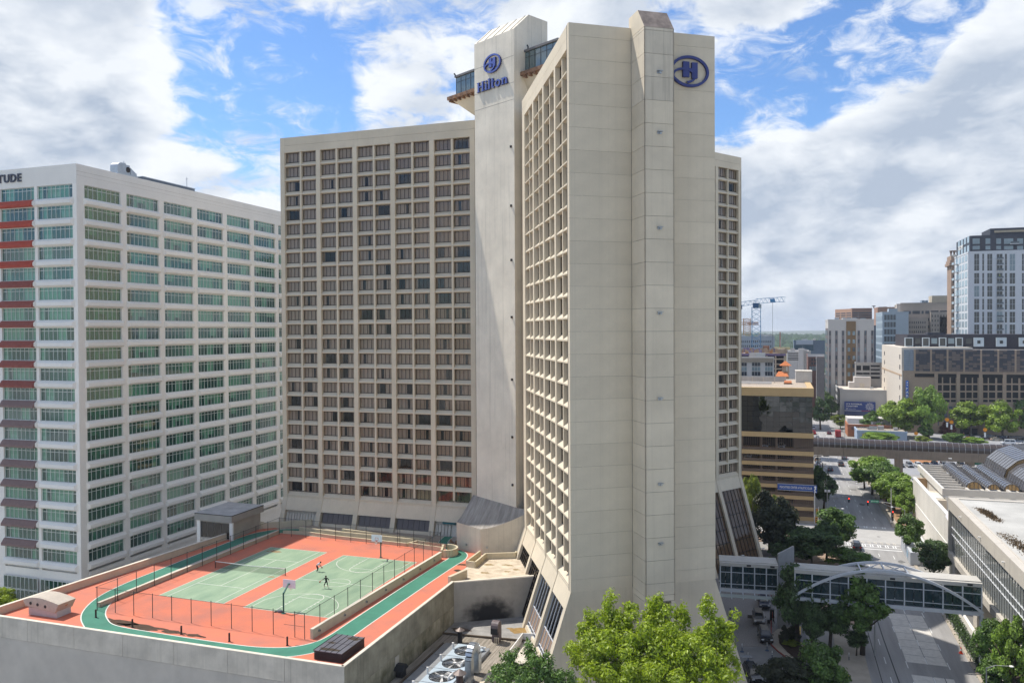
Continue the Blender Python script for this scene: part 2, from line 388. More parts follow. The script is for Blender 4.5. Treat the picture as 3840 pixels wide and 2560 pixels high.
SL = 0.33                                                   # slope of the flared base
# ---- west wing
X1 = Vector((-1, 0, 0))
pl1, rz1, cols1, e1 = facade((-51.25, 132.5), X1, .95, 5, 13.1, 3, 240, 75, .95)
# ---- south wing (long blank end towards the street corner)
A = Vector((-24.22, 94.41, 0)); T = Vector((-.4617, .8870, 0)); E = Vector((.8367, .5476, 0)); NE = Vector((.5476, -.8367, 0))
pl2, rz2, cols2, e2 = facade(A + T * .17, T, .75, 4, 0, 5, 60, 0, 2.1)
# ---- east wing
X3 = Vector((-.5530, -.8330, 0)); P3 = Vector((-7.85, 181.06, 0))
pl3, rz3, cols3, e3 = facade(P3, X3, .95, 2, 0, 9, 0, 0, 1.0)
w = STUFFW.build('window', WM, HR); tag(w, kind='stuff')

def flare(pl, rz, m0, nb, zg, kinds, endm, e0):
    """sloping legs, aprons and glazing under the window grid"""
    W, F, P = 3.25, .45, .91; h = ZK - zg; out = SL * h
    def legm(w):
        return MB().extr([(0, ZK), (-1.75, ZK), (out - 1.9, zg), (out, zg)], 'x', 0, w).mesh('hotel_leg', [M_CONC])
    inst('flared_leg', legm(m0), HR, pl(0), rz); inst('flared_leg', legm(endm), HR, pl(e0), rz)
    s = m0; leg = legm(P)
    BW = 2 * W + F
    for b in range(nb):
        if b < nb - 1: inst('flared_leg', leg, HR, pl(s + BW), rz)
        za = ZK - 2.3                                        # lower edge of the concrete apron
        prof = [(-1.74, 19.0), (-.78, 19.0), (-.09, 18.1), (-.09, ZK), (SL * (ZK - za) - .09, za), (SL * (ZK - za) - .9, za), (-1.74, ZK - .6)]
        inst('apron', MB().extr(prof, 'x', 0, BW).mesh('hotel_apron', [M_CONC]), HR, pl(s), rz)
        kd = kinds[b] if b < len(kinds) else kinds[-1]
        rec = -.55
        yz = lambda z: SL * (ZK - z) + rec
        if kd == 'louvre' or kd == 'door':
            m = MB(); z0, z1 = zg, za + .1
            m.poly([(BW, yz(z0) - .25, z0), (0, yz(z0) - .25, z0), (0, yz(z1) - .25, z1), (BW, yz(z1) - .25, z1)])
            inst('recess_wall', m.mesh('hotel_recess', [M_CONC2]), HR, pl(s), rz)
            lm = MB().extr([(yz(z1 - .7) + .02, z1 - .7), (yz(zg) + .02, zg + .02), (yz(zg) - .2, zg + .02), (yz(z1 - .7) - .2, z1 - .7)], 'x', 0, .5).mesh('hotel_slat', [M_CONC2])
            n0, n1 = (0, 11) if kd == 'louvre' else (6, 11)
            for i in range(n0, n1): inst('slat', lm, HR, pl(s + .12 + i * .615), rz)
        elif kd == 'panel':
            z0, z1 = zg + .5, za + .05; n = 6; g = BW - .3
            m = MB(); m.poly([(BW, yz(z0) - .5, zg), (0, yz(z0) - .5, zg), (0, yz(z1) - .5, z1), (BW, yz(z1) - .5, z1)])
            inst('recess_wall', m.mesh('hotel_recess', [M_DARK]), HR, pl(s), rz)
            pmesh = MB().extr([(yz(z0), z0), (yz(z1), z1), (yz(z1) - .08, z1), (yz(z0) - .08, z0)], 'x', .03, g / n - .03).mesh('brown_panel', [mat('brown_glass_panel', (0.085, 0.066, 0.060), .3, var=.1, spec=.5)])
            for i in range(n): inst('panel', pmesh, HR, pl(s + i * g / n), rz)
            inst('plinth', MB().extr([(yz(zg) + .15, zg), (yz(z0) + .15, z0), (yz(z0) - .4, z0), (yz(zg) - .4, zg)], 'x', 0, BW).mesh('hotel_plinth', [M_CONC]), HR, pl(s), rz)
        else:                                                # tall raking glazing with white bars
            wf, gl, spn = kd
            z0, z1 = (zg + .6), za + .05
            zs = [z1, z1 - 4.6, z1 - 6.8, z0] if spn else [z1 - (z1 - z0) * i / 6 for i in range(7)]
            n = 5 if spn else 6
            back = MB(); back.poly([(BW, yz(z0) - 1.3, z0), (0, yz(z0) - 1.3, z0), (0, yz(z1) - 1.3, z1), (BW, yz(z1) - 1.3, z1)])
            inst('recess_wall', back.mesh('hotel_recess', [M_DARK]), HR, pl(s), rz)
            for r, (za_, zb_) in enumerate(zip(zs, zs[1:])):
                gm = MB().extr([(yz(zb_), zb_), (yz(za_), za_), (yz(za_) - .03, za_), (yz(zb_) - .03, zb_)], 'x', .02, BW / n - .02).mesh('hotel_glazing', [MATS['brown_spandrel'] if (spn and r == 1) else gl])
                for i in range(n): inst('glazing_panel', gm, HR, pl(s + i * BW / n), rz)
            fr = MB()
            for i in range(n + 1):
                x = min(max(i * BW / n, .05), BW - .05); fr.bar((x, yz(z0) + .05, z0), (x, yz(z1) + .05, z1), .07 if spn else .06, .12)
            for z in zs: fr.bar((0, yz(z) + .06, z), (BW, yz(z) + .06, z), .11, .11)
            inst('glazing_frame', fr.mesh('hotel_glazing_frame', [wf]), HR, pl(s), rz)
            if spn:
                inst('plinth', MB().extr([(yz(zg) + .3, zg), (yz(z0) + .3, z0), (yz(z0) - .6, z0), (yz(zg) - .6, zg)], 'x', 0, BW).mesh('hotel_plinth', [M_CONC]), HR, pl(s), rz)
        s += BW + P
mat('brown_spandrel', (0.30, 0.215, 0.16), .5, var=.08)
G_RAKE = glass('raking_glass', (0.16, 0.13, 0.11), ior=1.5)
G_RAKE2 = glass('sloping_lobby_glass', (0.20, 0.15, 0.12), ior=1.45, rough=.04, body=(.25, .16, .095), bodyf=.6)  # tan diffuse body stands in for the tan building mirrored in the panes
flare(pl1, rz1, .95, 5, 13.1, ['door', 'panel', 'panel', 'panel', 'louvre'], .95, e1)
flare(pl2, rz2, .75, 4, 7.8, [(M_STEEL, G_RAKE, True), (M_STEEL, G_RAKE, True), (M_BRONZE, G_RAKE, False), (M_BRONZE, G_RAKE, False)], 2.1, e2)
flare(pl3, rz3, .95, 2, 0.0, [(M_BRONZE, G_RAKE2, False)], 1.0, e3)
for s in (.75, 8.61): 
    pass
# ---- the solid of the wings behind the window grid
C_ = A + E * 19.61
NI = 1.76
inn = lambda P, n, d: P + n * d
def pts2(*a): return [(p[0], p[1]) for p in a]
hb(MB().prism(pts2((-51.25, 132.5 + NI), (-91.5 + .9, 132.5 + NI), (-91.5 + .9, 150), (-51.25, 150)), 8, 87.0), 'wing_core', [M_CONC])
hb(MB().prism(pts2((-91.51, 132.49), (-90.6, 132.49), (-90.6, 150.0), (-91.51, 150.0)), ZK, 87.29), 'end_wall', [M_CONC])
NT = Vector((-T.y, T.x, 0)) * -1      # inwards from the window face of the south wing
A2 = A + E * NI; B2 = A2 + T * 34.84
hb(MB().prism(pts2(A2 + T * .6, C_ + T * .1, C_ + T * 34.84, B2), 0, 87.0), 'wing_core', [M_CONC])
N3 = Vector((.833, -.553, 0)); Q3 = P3 - N3 * NI
hb(MB().prism(pts2(Q3 + X3 * .3, Q3 + X3 * 30, Q3 + X3 * 30 - N3 * 17, Q3 + X3 * .3 - N3 * 17), 0, 87.0), 'wing_core', [M_CONC])
hb(MB().prism(pts2(P3 - X3 * .02, P3 + X3 * .3, P3 - N3 * 19 + X3 * .3, P3 - N3 * 19 - X3 * .02), ZK, 87.28), 'end_wall', [M_CONC])
hb(MB().prism([(-50.2, 134.3), (-39.5, 127.6), (-23.9, 136), (-22, 152), (-40, 168), (-50.2, 150)], 8, 87.05), 'core_block', [M_CONC])
# ---- blank end of the south wing: cladding panels with open joints, one per storey
EL = 8.13; ER0 = 8.13 + 3.85; ELEN = 19.61
rzE = math.atan2(E.y, E.x)       # local X along the end wall, local -Y outwards
def endp(s, o, z): return A + E * s + NE * o + Vector((0, 0, z)) - HL
MZ = [ZK + .02] + [ZTOP + 1.33 - FP * k for k in range(24, -1, -1)]
MZ = sorted(z for z in MZ if z >= ZK)
hb(MB().prism(pts2(A + E * .02 - NE * .02, C_ - E * .02 - NE * .02, C_ - E * .02 - NE * .9, A + E * .02 - NE * .9), ZK, 87.2), 'end_wall', [mat('joint_shadow', (.20, .18, .15), .9, var=0)])
zs_ = MZ + [87.3]
def clad(s0, s1, o0, name='wall_panel'):
    for z0, z1 in zip(zs_, zs_[1:]):
        if z1 - z0 < .2: continue
        m = MB().box(0, -.02, .0, s1 - s0, .6, z1 - z0 - .022).mesh('hotel_wall_panel', [M_CONC])
        inst(name, m, HR, endp(s0, o0, z0), rzE)
clad(0.0, EL, 0.0); clad(ER0, ELEN, 0.0)
# flared ends
hl = ZK
def wedge(s_in, sgn, zg, th, dpt):
    o = SL * (ZK - zg); pts = []
    p0 = A + E * s_in; a0 = p0 + E * (-.9 * sgn * 0)
    tri = [(0, ZK), (sgn * o, zg), (-sgn * .05, zg), (-sgn * .05, ZK)]
    m = MB(); b = []
    for dd in (NE * -.015, NE * -.015 - NE * dpt):
        for (q, z) in tri: m.v.append(tuple(p0 + E * q + dd + Vector((0, 0, z))))
    m.f += [(0, 1, 2, 3), (7, 6, 5, 4), (0, 4, 5, 1), (1, 5, 6, 2), (2, 6, 7, 3), (3, 7, 4, 0)]; m.m = [0] * 6
    hb(m, 'flared_wall', [M_CONC])
wedge(0, -1, 0, .8, .75); wedge(ELEN, 1, 0, .8, 33)
hb(MB().prism(pts2(A - NE * .015, C_ - NE * .015, C_ - NE * .6, A - NE * .6), 0, ZK + .01), 'lower_wall', [M_CONC])
# projecting stair shaft on the end wall
PO = 4.0
M1 = A + E * EL; 
def quad_panel(p, q, z0, z1, th=.12):
    n = Vector((q - p)).normalized(); n = Vector((n.y, -n.x, 0)); return MB().prism(pts2(p, q, q - n * th, p - n * th), z0, z1)
f0 = M1 + NE * PO; f1 = M1 + E * 3.85 + NE * PO; M2 = M1 + E * 3.85
hb(MB().prism(pts2(M1 + E * .06, M2 - E * .06, f1 - E * .06 - NE * .06, f0 + E * .06 - NE * .06), 17.0, 86.1), 'shaft_core', [MATS['joint_shadow']])
M_STREAK = mat('streaked_shaft_panel', (0.60, 0.53, 0.42), 0.85, var=0.12, scale=.3, streak=.6)
zp = [17.2] + [z for z in MZ if z > 17.5] + [86.1]
for z0, z1 in zip(zp, zp[1:]):
    for p, q in ((M1, f0), (f0, f1), (f1, M2)):
        if (p - M1).length < .1: p = p + NE * .12
        if (q - M2).length < .1: q = q + NE * .01
        hb(quad_panel(p, q, z0, z1 - .04), 'wall_panel', [M_STREAK if z1 > 78 else M_CONC])
hb(quad_panel(M1 + NE * .12, f0, 0, 17.15, .5), 'flank_wall', [M_CONC]); hb(quad_panel(f1, M2, 0, 17.15, .5), 'flank_wall', [M_CONC])
hb(MB().prism(pts2(f0 + E * .6 - NE * .5, f1 - E * .55 - NE * .5, M2 - E * .55, M1 + E * .6), 0, 16.9), 'dark_recess', [mat('recess_brown', (.07, .06, .055), .6, var=.2, streak=.3)])
m = MB(); zt = 86.1; zp2 = 88.7; bk = NE * 1.9
cap = [f0, f1, M2 - NE * .6, M1 - NE * .6]
v = [f0 + Vector((0, 0, zt)), f1 + Vector((0, 0, zt)), f1 - bk + Vector((0, 0, zp2)), f0 - bk + Vector((0, 0, zp2)), M2 - NE * .6 + Vector((0, 0, zp2)), M1 - NE * .6 + Vector((0, 0, zp2)), M2 - NE * .6 + Vector((0, 0, zt)), M1 - NE * .6 + Vector((0, 0, zt))]
m.v = [tuple(x) for x in v]; m.f = [(0, 1, 2, 3), (3, 2, 4, 5), (0, 3, 5, 7), (1, 6, 4, 2), (5, 4, 6, 7), (0, 7, 6, 1)]; m.m = [1, 0, 0, 0, 0, 0]
hb(m, 'shaft_cap', [M_CONC, mat('stained_cap', (.26, .21, .18), .9, var=.4, scale=.8, streak=.5)])
for z in (80.6, 73.4, 62, 51.8, 41.5, 31.2, 24.0, 20.5)[:7]:
    c = (f0 + f1) / 2 + NE * .03
    hb(MB().obox((c.x, c.y), E, NE, .28, .03, z, z + .35).obox((c.x + NE.x * .16, c.y + NE.y * .16), E, NE, .34, .16, z + .26, z + .32).tube(c + NE * .03 + Vector((0, 0, z + .12)), c + NE * .22 + Vector((0, 0, z + .1)), .09), 'wall_lamp', [M_METAL])
# ---- central stair shaft
D_ = Vector((.882, -.4706, 0)); DN = Vector((.4706, .882, 0))
SL0 = Vector((-50.4, 130.45, 0)); SR0 = SL0 + D_ * 10.0
ZS, ZA = 99.8, 103.0
def sprof(sh):
    return [Vector((0, 0, 0)), ]
fr0, ap, bkd = 0.0, 3.45, 8.0
m = MB(); v = []
for p in (SL0, SR0):
    v += [p + Vector((0, 0, 12)), p + Vector((0, 0, ZS)), p + DN * ap + Vector((0, 0, ZA)), p + DN * bkd + Vector((0, 0, ZA)), p + DN * bkd + Vector((0, 0, 12))]
m.v = [tuple(x) for x in v]
m.f = [(0, 5, 6, 1), (1, 6, 7, 2), (2, 7, 8, 3), (3, 8, 9, 4), (4, 3, 2, 1, 0), (5, 9, 8, 7, 6)]; m.f = [tuple(reversed(f)) if False else f for f in m.f]; m.m = [0] * 6
hb(m, 'stair_shaft', [M_SHAFT])
seam = mat('seam_metal', (.36, .33, .28), .6, var=.1)
for i in range(5):                      # raised seams on the sloped top
    p = SL0 + D_ * (.8 + i * 2.1)
    hb(MB().bar(p + Vector((0, 0, ZS + .05)), p + DN * ap + Vector((0, 0, ZA + .06)), .08, .09), 'roof_seam', [seam])
for z in (91.0, 88.2, 95.4):            # pour joints
    hb(MB().prism(pts2(SL0 - DN * .012, SR0 - DN * .012, SR0, SL0), z, z + .05), 'pour_joint', [mat('pour_joint_grey', (.30, .28, .24), .9, var=.1)])
for z, r_ in ((80.3, 1), (70.5, 1), (61.5, 1), (52, 1), (41.6, 1), (32, 1), (24, 1)):
    p = SR0 - D_ * .75 - DN * .1
    hb(MB().obox((p.x, p.y), D_, DN, .14, .12, z, z + .38), 'vent_hood', [M_BRONZE])
# dark glass slots between shaft and wings
for (p, q) in ((Vector((-51.25, 132.62, 0)), SL0 + DN * 1.4), (SR0 + DN * 1.9 - D_ * .1, Vector((-40.2, 127.35, 0)) + D_ * .9)):
    d = (q - p).normalized(); n = Vector((d.y, -d.x, 0))
    for k in range(ROWS + 1):
        z = 20.0 + k * FP * .96
        hb(MB().prism(pts2(p, q, q - n * .05, p - n * .05), z, z + FP * .96 - .28), 'slot_pane', [G_DARK])
    hb(MB().prism(pts2(p - n * .12, q - n * .12, q - n * .3, p - n * .3), 18, 86), 'slot_backing', [M_BRONZE])
# concrete block at the foot of the shaft with its stained, swept roof
k0, k1, k2 = Vector((-51.84, 124.61, 0)), Vector((-46.65, 122.41, 0)), Vector((-38.4, 125.0, 0))
m = MB(); top = []; nS = 7
lowL, lowC, lowR = k0 + Vector((0, 0, 17.6)), k1 + Vector((0, 0, 17.3)), k2 + Vector((0, 0, 20.35))
upL, upR = SL0 - D_ * 1.0 + Vector((0, 0, 21.0)), SR0 + D_ * .5 + Vector((0, 0, 20.5))
nC = 12; rows = []
for j in range(nS + 1):
    t = j / nS; row = []
    for i in range(nC + 1):
        u = i / nC
        if u < .42: e = lowL.lerp(lowC, u / .42)
        else:
            q = (u - .42) / .58; e = lowC.lerp(lowR, q); e.z = lowC.z + (lowR.z - lowC.z) * (1 - cos(q * pi / 2) * .999) ** .8
        g = upL.lerp(upR, u); p = e.lerp(g, t); p.z = e.z + (g.z - e.z) * (t ** 1.25); row.append(p)
    rows.append(row)
nn = nC + 1
for row in rows: m.v += [tuple(p) for p in row]
for j in range(nS):
    for i in range(nC): m.f.append((j * nn + i, j * nn + i + 1, (j + 1) * nn + i + 1, (j + 1) * nn + i)); m.m.append(0)
M_SWEPT = mat('weathered_roof', (.34, .31, .275), .85, var=.35, scale=1.1, sx=(1.6, .22, .22), det=8)
hb(m, 'swept_roof', [M_SWEPT], True)
m = MB(); b = len(m.v)
for i in range(nn):
    p = rows[0][i]; m.v += [(p.x, p.y, 12.9), tuple(p - Vector((0, 0, .004)))]
for i in range(nC): m.f.append((2 * i, 2 * i + 2, 2 * i + 3, 2 * i + 1)); m.m.append(0)
hb(m, 'base_block', [mat('streaked_base', (.58, .52, .42), .85, var=.12, scale=.4, streak=.4)])
for p, z in ((Pz('A8', 372, 968, 14.5), 14.4),): pass
hb(MB().tube(k0.lerp(k1, .42) + Vector((0, -.02, 14.2)), k0.lerp(k1, .42) + Vector((-.06, -.16, 14.2)), .16, .16, 12), 'wall_lamp', [M_METAL])
hb(MB().tube(k1.lerp(k2, .12) + Vector((0, -.02, 14.3)), k1.lerp(k2, .12) + Vector((.05, -.18, 14.3)), .15, .15, 12), 'wall_lamp', [M_METAL])
# ---- rooftop lounge: glass box on a rusty fascia and a tapered concrete soffit, both sides of the shaft
LB = SL0 + DN * 2.6
RUST = mat('rusty_fascia', (.24, .135, .075), .85, var=.45, scale=1.2, c2=(.10, .06, .045))
G_LOUNGE = glass('lounge_glass', (.30, .38, .38), ior=2.1, body=(.16, .24, .25), bodyf=.55)
def lp(s, d, z): return LB + D_ * s + DN * d + Vector((0, 0, z))
s0, s1, dep = -8.1, 17.8, 9.0
hb(MB().prism(pts2(lp(s0 - 1.3, -1.2, 0), lp(s1, -1.2, 0), lp(s1, dep, 0), lp(s0 - 1.3, dep, 0)), 92.35, 92.95), 'fascia', [RUST])
for sa in [s0 - .9 + i * 1.2 for i in range(7)] + [10.6 + i * 1.2 for i in range(6)]:
    hb(MB().prism(pts2(lp(sa, -1.1, 0), lp(sa + .35, -1.1, 0), lp(sa + .35, 1.2, 0), lp(sa, 1.2, 0)), 91.95, 92.36), 'bracket', [RUST])
m = MB(); lo = [lp(-1.2, 2.5, 86.5), lp(11.2, 2.5, 86.5), lp(11.2, dep - 1, 86.5), lp(-1.2, dep - 1, 86.5)]; hi = [lp(s0 - .6, -.5, 92.34), lp(s1 - .6, -.5, 92.34), lp(s1 - .6, dep - .3, 92.34), lp(s0 - .6, dep - .3, 92.34)]
m.v = [tuple(p) for p in lo + hi]; m.f = [(0, 1, 5, 4), (1, 2, 6, 5), (2, 3, 7, 6), (3, 0, 4, 7), (4, 5, 6, 7), (3, 2, 1, 0)]; m.m = [0] * 6
hb(m, 'soffit', [M_CONC])
hb(MB().prism(pts2(lp(-2.6, 1.5, 0), lp(12.3, 1.5, 0), lp(12.3, dep + 2, 0), lp(-2.6, dep + 2, 0)), 86, 90), 'lounge_base', [M_CONC])
hb(MB().prism(pts2(lp(s0, .5, 0), lp(s1 - .5, .5, 0), lp(s1 - .5, dep - 1, 0), lp(s0, dep - 1, 0)), 92.95, 96.4), 'lounge_core', [mat('lounge_interior', (.10, .11, .11), .9, var=.2)])
hb(MB().prism(pts2(lp(s0 - .2, -.3, 0), lp(s1, -.3, 0), lp(s1, dep, 0), lp(s0 - .2, dep, 0)), 96.45, 96.8), 'lounge_roof', [mat('lead_roof', (.16, .155, .16), .6, var=.1)])
n = int((s1 - s0) / 1.3)
for i in range(n):
    a = s0 + i * (s1 - s0) / n; b_ = s0 + (i + 1) * (s1 - s0) / n
    if -0.2 < a and b_ < 10.0: continue
    for z0, z1 in ((92.98, 95.5), (95.55, 96.44)):
        hb(MB().prism(pts2(lp(a + .03, -.02, 0), lp(b_ - .03, -.02, 0), lp(b_ - .03, .03, 0), lp(a + .03, .03, 0)), z0, z1), 'lounge_pane', [G_LOUNGE])
    hb(MB().prism(pts2(lp(a - .04, -.06, 0), lp(a + .04, -.06, 0), lp(a + .04, .05, 0), lp(a - .04, .05, 0)), 92.95, 96.45), 'mullion', [M_BRONZE])
hb(MB().prism(pts2(lp(s0, -.055, 0), lp(s1 - .5, -.055, 0), lp(s1 - .5, .05, 0), lp(s0, .05, 0)), 95.5, 95.55), 'transom', [M_BRONZE])
for s_, z_ in ((s0 - .1, 96.7), (10.9, 96.9)):
    hb(MB().tube(lp(s_, -.2, z_ - .2), lp(s_, -.2, z_ + .35), .12).tube(lp(s_, -.3, z_ + .35), lp(s_ + .25, -.6, z_ + .3), .14), 'roof_lamp', [M_BLACK])
# ---- emblem and lettering
M_BLUE = mat('blue_sign_face', (.10, .14, .42), .4, var=.05); M_NAVY = mat('navy_sign_side', (.030, .034, .14), .5, var=.05)
def ring(m, cx, cz, a, b_, w, t0, t1, n=48, y0=-.32, y1=-.02, taper=None):
    for i in range(n):
        ta, tb = t0 + (t1 - t0) * i / n, t0 + (t1 - t0) * (i + 1) / n
        wa = w; o = [(cx + a * cos(t), cz + b_ * sin(t)) for t in (ta, tb)]; q = [(cx + (a - wa) * cos(t), cz + (b_ - wa) * sin(t)) for t in (ta, tb)]
        front = [(o[0][0], y0, o[0][1]), (o[1][0], y0, o[1][1]), (q[1][0], y0, q[1][1]), (q[0][0], y0, q[0][1])]
        bck = [(p[0], y1, p[2]) for p in front]
        m.poly(list(reversed(front)), 0); m.poly([front[0], front[1], bck[1], bck[0]], 1); m.poly([front[3], bck[3], bck[2], front[2]], 1)
    return m
def slab(m, x0, z0, x1, z1, y0=-.32, y1=-.02):
    m.box(x0, y0, z0, x1, y1, z1, 1); m.poly([(x0, y0 - .006, z0), (x1, y0 - .006, z0), (x1, y0 - .006, z1), (x0, y0 - .006, z1)], 0); return m
def emblem(a, b_, w, name, p, rz, mats):
    m = MB()
    ring(m, 0, 0, a, b_, w, -2.55, 3.45)
    ring(m, -a * .30, -b_ * .30, a * .62, b_ * .50, w * .85, radians(-75), radians(235), 40, -.36)
    slab(m, -a * .36, -b_ * .38, -a * .03, b_ * .60); slab(m, a * .10, -b_ * .42, a * .40, b_ * .58); slab(m, -a * .03, b_ * .02, a * .10, b_ * .2)
    o = m.build(name, mats, HR, loc=p, rz=rz); return o
rzS = math.atan2(D_.y, D_.x)
emblem(2.15, 1.57, .30, 'emblem', Vector((-46.05, 128.1, 95.25)) - DN * .05 - HL, rzS, [M_BLUE, M_NAVY])
M_BLUE2 = mat('dark_blue_sign_face', (.040, .052, .19), .4, var=.05)
c = A + E * 16.0 + NE * .02
emblem(2.66, 1.97, .33, 'emblem', Vector((c.x, c.y, 82.5)) - HL, rzE, [M_BLUE2, M_NAVY])
def hletters():
    H = 1.65; L = []
    def new(): 
        m = MB(); L.append(m); return m
    def stem(m, x, w, z0, z1, serif=.16, bot=True, top=True):
        slab(m, x, z0, x + w, z1)
        if bot: slab(m, x - serif, z0, x + w + serif, z0 + .10, -.325)
        if top: slab(m, x - serif, z1 - .10, x + (w + serif if top == 2 else w), z1, -.325)
    m = new(); stem(m, .18, .34, 0, H, .16, True, 2); stem(m, 1.22, .34, 0, H, .16, True, 2); slab(m, .5, H * .46, 1.25, H * .58)
    m = new(); stem(m, 2.05, .32, 0, 1.10); slab(m, 2.05, 1.28, 2.37, 1.60)
    m = new(); stem(m, 2.80, .32, 0, 1.75)
    m = new(); slab(m, 3.55, .1, 3.87, 1.62); slab(m, 3.36, 1.0, 4.22, 1.12); ring(m, 3.87 + .02, .27, .34, .28, .2, radians(180), radians(330), 14)
    m = new(); ring(m, 4.98, .55, .58, .60, .26, 0, 2 * pi, 36)
    m = new(); stem(m, 5.95, .32, 0, 1.10); ring(m, 6.58, .66, .50, .48, .26, 0, pi, 20); slab(m, 6.76, 0, 7.08, .7); slab(m, 6.62, 0, 7.24, .10, -.325)
    return L
p = SL0 + D_ * 1.0 - DN * .03
for mm in hletters():
    for i, v_ in enumerate(mm.v): mm.v[i] = (v_[0] * 1.07, v_[1], v_[2])
    mm.build('sign_letter', [M_BLUE, M_NAVY], HR, loc=Vector((p.x, p.y, 91.1)) - HL, rz=rzS)
# ---- awning over the door to the deck
d0 = Vector((-51.9, 131.0, 0))
aw = MB().extr([(-.05, 17.0), (-1.3, 15.6), (-1.3, 15.3), (-.05, 15.3)], 'x', -1.25, 1.25)
q = Pz('A7', 2010, 445, 13.1)
aw.build('door_awning', [mat('green_awning', (.02, .13, .14), .7, var=.1)], HR, loc=Vector((q.x + .1, q.y + .1, -.1)) - HL)
MB().box(-1.0, -.1, 0, 1.0, .4, 2.5).build('door', [M_DARK], HR, loc=Vector((q.x + .1, q.y + .35, 13.1)) - HL)
MB().box(-1.0, -1.0, 0, -.92, .0, 2.3).box(.1, -.16, .9, .16, -.1, 1.3).build('door_leaf', [M_BLACK], HR, loc=Vector((q.x + .1, q.y + .3, 13.1)) - HL)
q = Pz('A7', 1912, 440, 13.1)
MB().box(-.2, -.2, 1.0, .2, .0, 1.6).build('fire_box', [mat('red_box', (.42, .05, .03), .5, var=.05)], HR, loc=Vector((q.x, q.y + .6, 13.1)) - HL)
# louvre low window: dark strip under the east soffit stays simple
# ================================================================== GROUND, STREETS
HR['label'] = 'tall beige concrete hotel with three window wings around a blank stair shaft'
def struct(mb, name, mats, label=None, smooth=False):
    o = mb.build(name, mats, None, smooth); return tag(o, label, None, None, 'structure')
M_GROUND = mat('city_ground', (.30, .29, .27), .95, var=.25, scale=.05)
M_ROAD = mat('street_asphalt', (.33, .32, .31), .9, var=.2, scale=.35, sx=(1.6, .12, 1), bump=.2, bscale=30)
M_ROAD2 = mat('drive_asphalt', (.19, .188, .185), .9, var=.15, scale=.5)
M_ROADC = mat('junction_concrete', (.42, .41, .39), .9, var=.10, scale=.3)
M_WALK = mat('pavement_concrete', (.40, .35, .285), .9, var=.12, scale=.5)
M_LINE = mat('white_road_paint', (.72, .72, .70), .7, var=.12, scale=2)
M_YEL = mat('yellow_road_paint', (.62, .42, .10), .7, var=.15, scale=2)
M_KERB = mat('kerb_concrete', (.42, .40, .36), .9, var=.1)
struct(MB().box(-900, -60, -.5, 1500, 900, -.03), 'ground', [M_GROUND])
M_FIELD = mat('far_fields', (.055, .085, .035), .95, var=.5, scale=.012, c2=(.16, .16, .14))
m = MB(); N = 36
for j in range(N + 1):
    for i in range(N + 1):
        x = -5200 + 11400 * i / N; y = 900 + 8200 * (j / N) ** 1.7
        z = -.03 + min(1, (y - 900) / 1500) * (14 * sin(x * .0021 + y * .0011) * sin(y * .0017 + 1.3) + 16 * (y - 900) / 8200 + 4)
        m.v.append((x, y, z))
for j in range(N):
    for i in range(N):
        b = j * (N + 1) + i; m.f.append((b, b + 1, b + N + 2, b + N + 1)); m.m.append(0)
struct(m, 'hills', [M_FIELD], None, True)
struct(MB().box(12.4, 55, -.02, 26.9, 640, .0), 'road', [M_ROAD])
struct(MB().box(-120, 205.2, -.02, 12.38, 217.8, .002), 'road', [M_ROAD])
struct(MB().box(8.6, 203, -.01, 32.6, 219.3, .006), 'road_junction', [M_ROADC])
m = MB()
for x in (15.1, 18.0, 20.9, 23.75):
    y = 70 + (x * 7 % 3)
    while y < 470:
        if not (194 < y < 221): m.box(x - .06, y, .0, x + .06, y + 2.6, .012)
        y += 7.4
tag(struct(m, 'lane_marking', [M_LINE]), kind='stuff')
m = MB()
m.box(13.2, 196.6, .006, 26.2, 197.1, .012); m.box(13.2, 198.6, .006, 26.2, 198.85, .012); m.box(13.2, 201.0, .006, 26.2, 201.25, .012)
for i in range(8):
    for q in (0, .5): m.box(13.4 + i * 1.6 + q, 198.95, .006, 13.62 + i * 1.6 + q, 200.9, .012)
for i in range(6): m.box(28.2 + i * .0, 204.2 + i * 2.0, .006, 31.8, 205.0 + i * 2.0, .0125)
for x in (27.7, 32.0): m.box(x, 203.2, .006, x + .25, 216.6, .0122)
for i in range(5):
    for q in (0, .55): m.box(16 + i * 2.1 + q, 217.6, .006, 16.3 + i * 2.1 + q, 219.2, .012)
tag(struct(m, 'crosswalk', [M_LINE]), kind='structure')
def catmull(P, n=8):
    out_ = []
    for i in range(len(P) - 1):
        p0, p1, p2, p3 = P[max(i - 1, 0)], P[i], P[i + 1], P[min(i + 2, len(P) - 1)]
        for k in range(n):
            t = k / n
            out_.append(tuple(.5 * (2 * p1[a] + (p2[a] - p0[a]) * t + (2 * p0[a] - 5 * p1[a] + 4 * p2[a] - p3[a]) * t * t + (3 * p1[a] - p0[a] - 3 * p2[a] + p3[a]) * t ** 3) for a in (0, 1)))
    out_.append(tuple(P[-1][:2])); return out_
def blot0(x, y, rx, ry, r):
    ph = r.uniform(0, 6); return MB().prism([(x + rx * cos(t) * (1 + .18 * sin(3 * t + ph)), y + ry * sin(t) * (1 + .18 * sin(4 * t + ph))) for t in (2 * pi * i / 18 for i in range(18))], -.01, .007)
m = MB()                                                  # wave-shaped street art in front of the crossing
for i in range(9):
    x = 14.2 + i * 1.35
    m.ribbon(catmull([(x + .6, 203.6), (x + .05, 203.4), (x + .15, 202.9), (x + .5, 202.6), (x + .45, 202.1), (x - .1, 201.9)], 5), .16, .0105 + .0005 * i)
struct(m, 'painted_waves', [mat('worn_cream_paint', (.62, .56, .46), .8, var=.2, scale=3)])
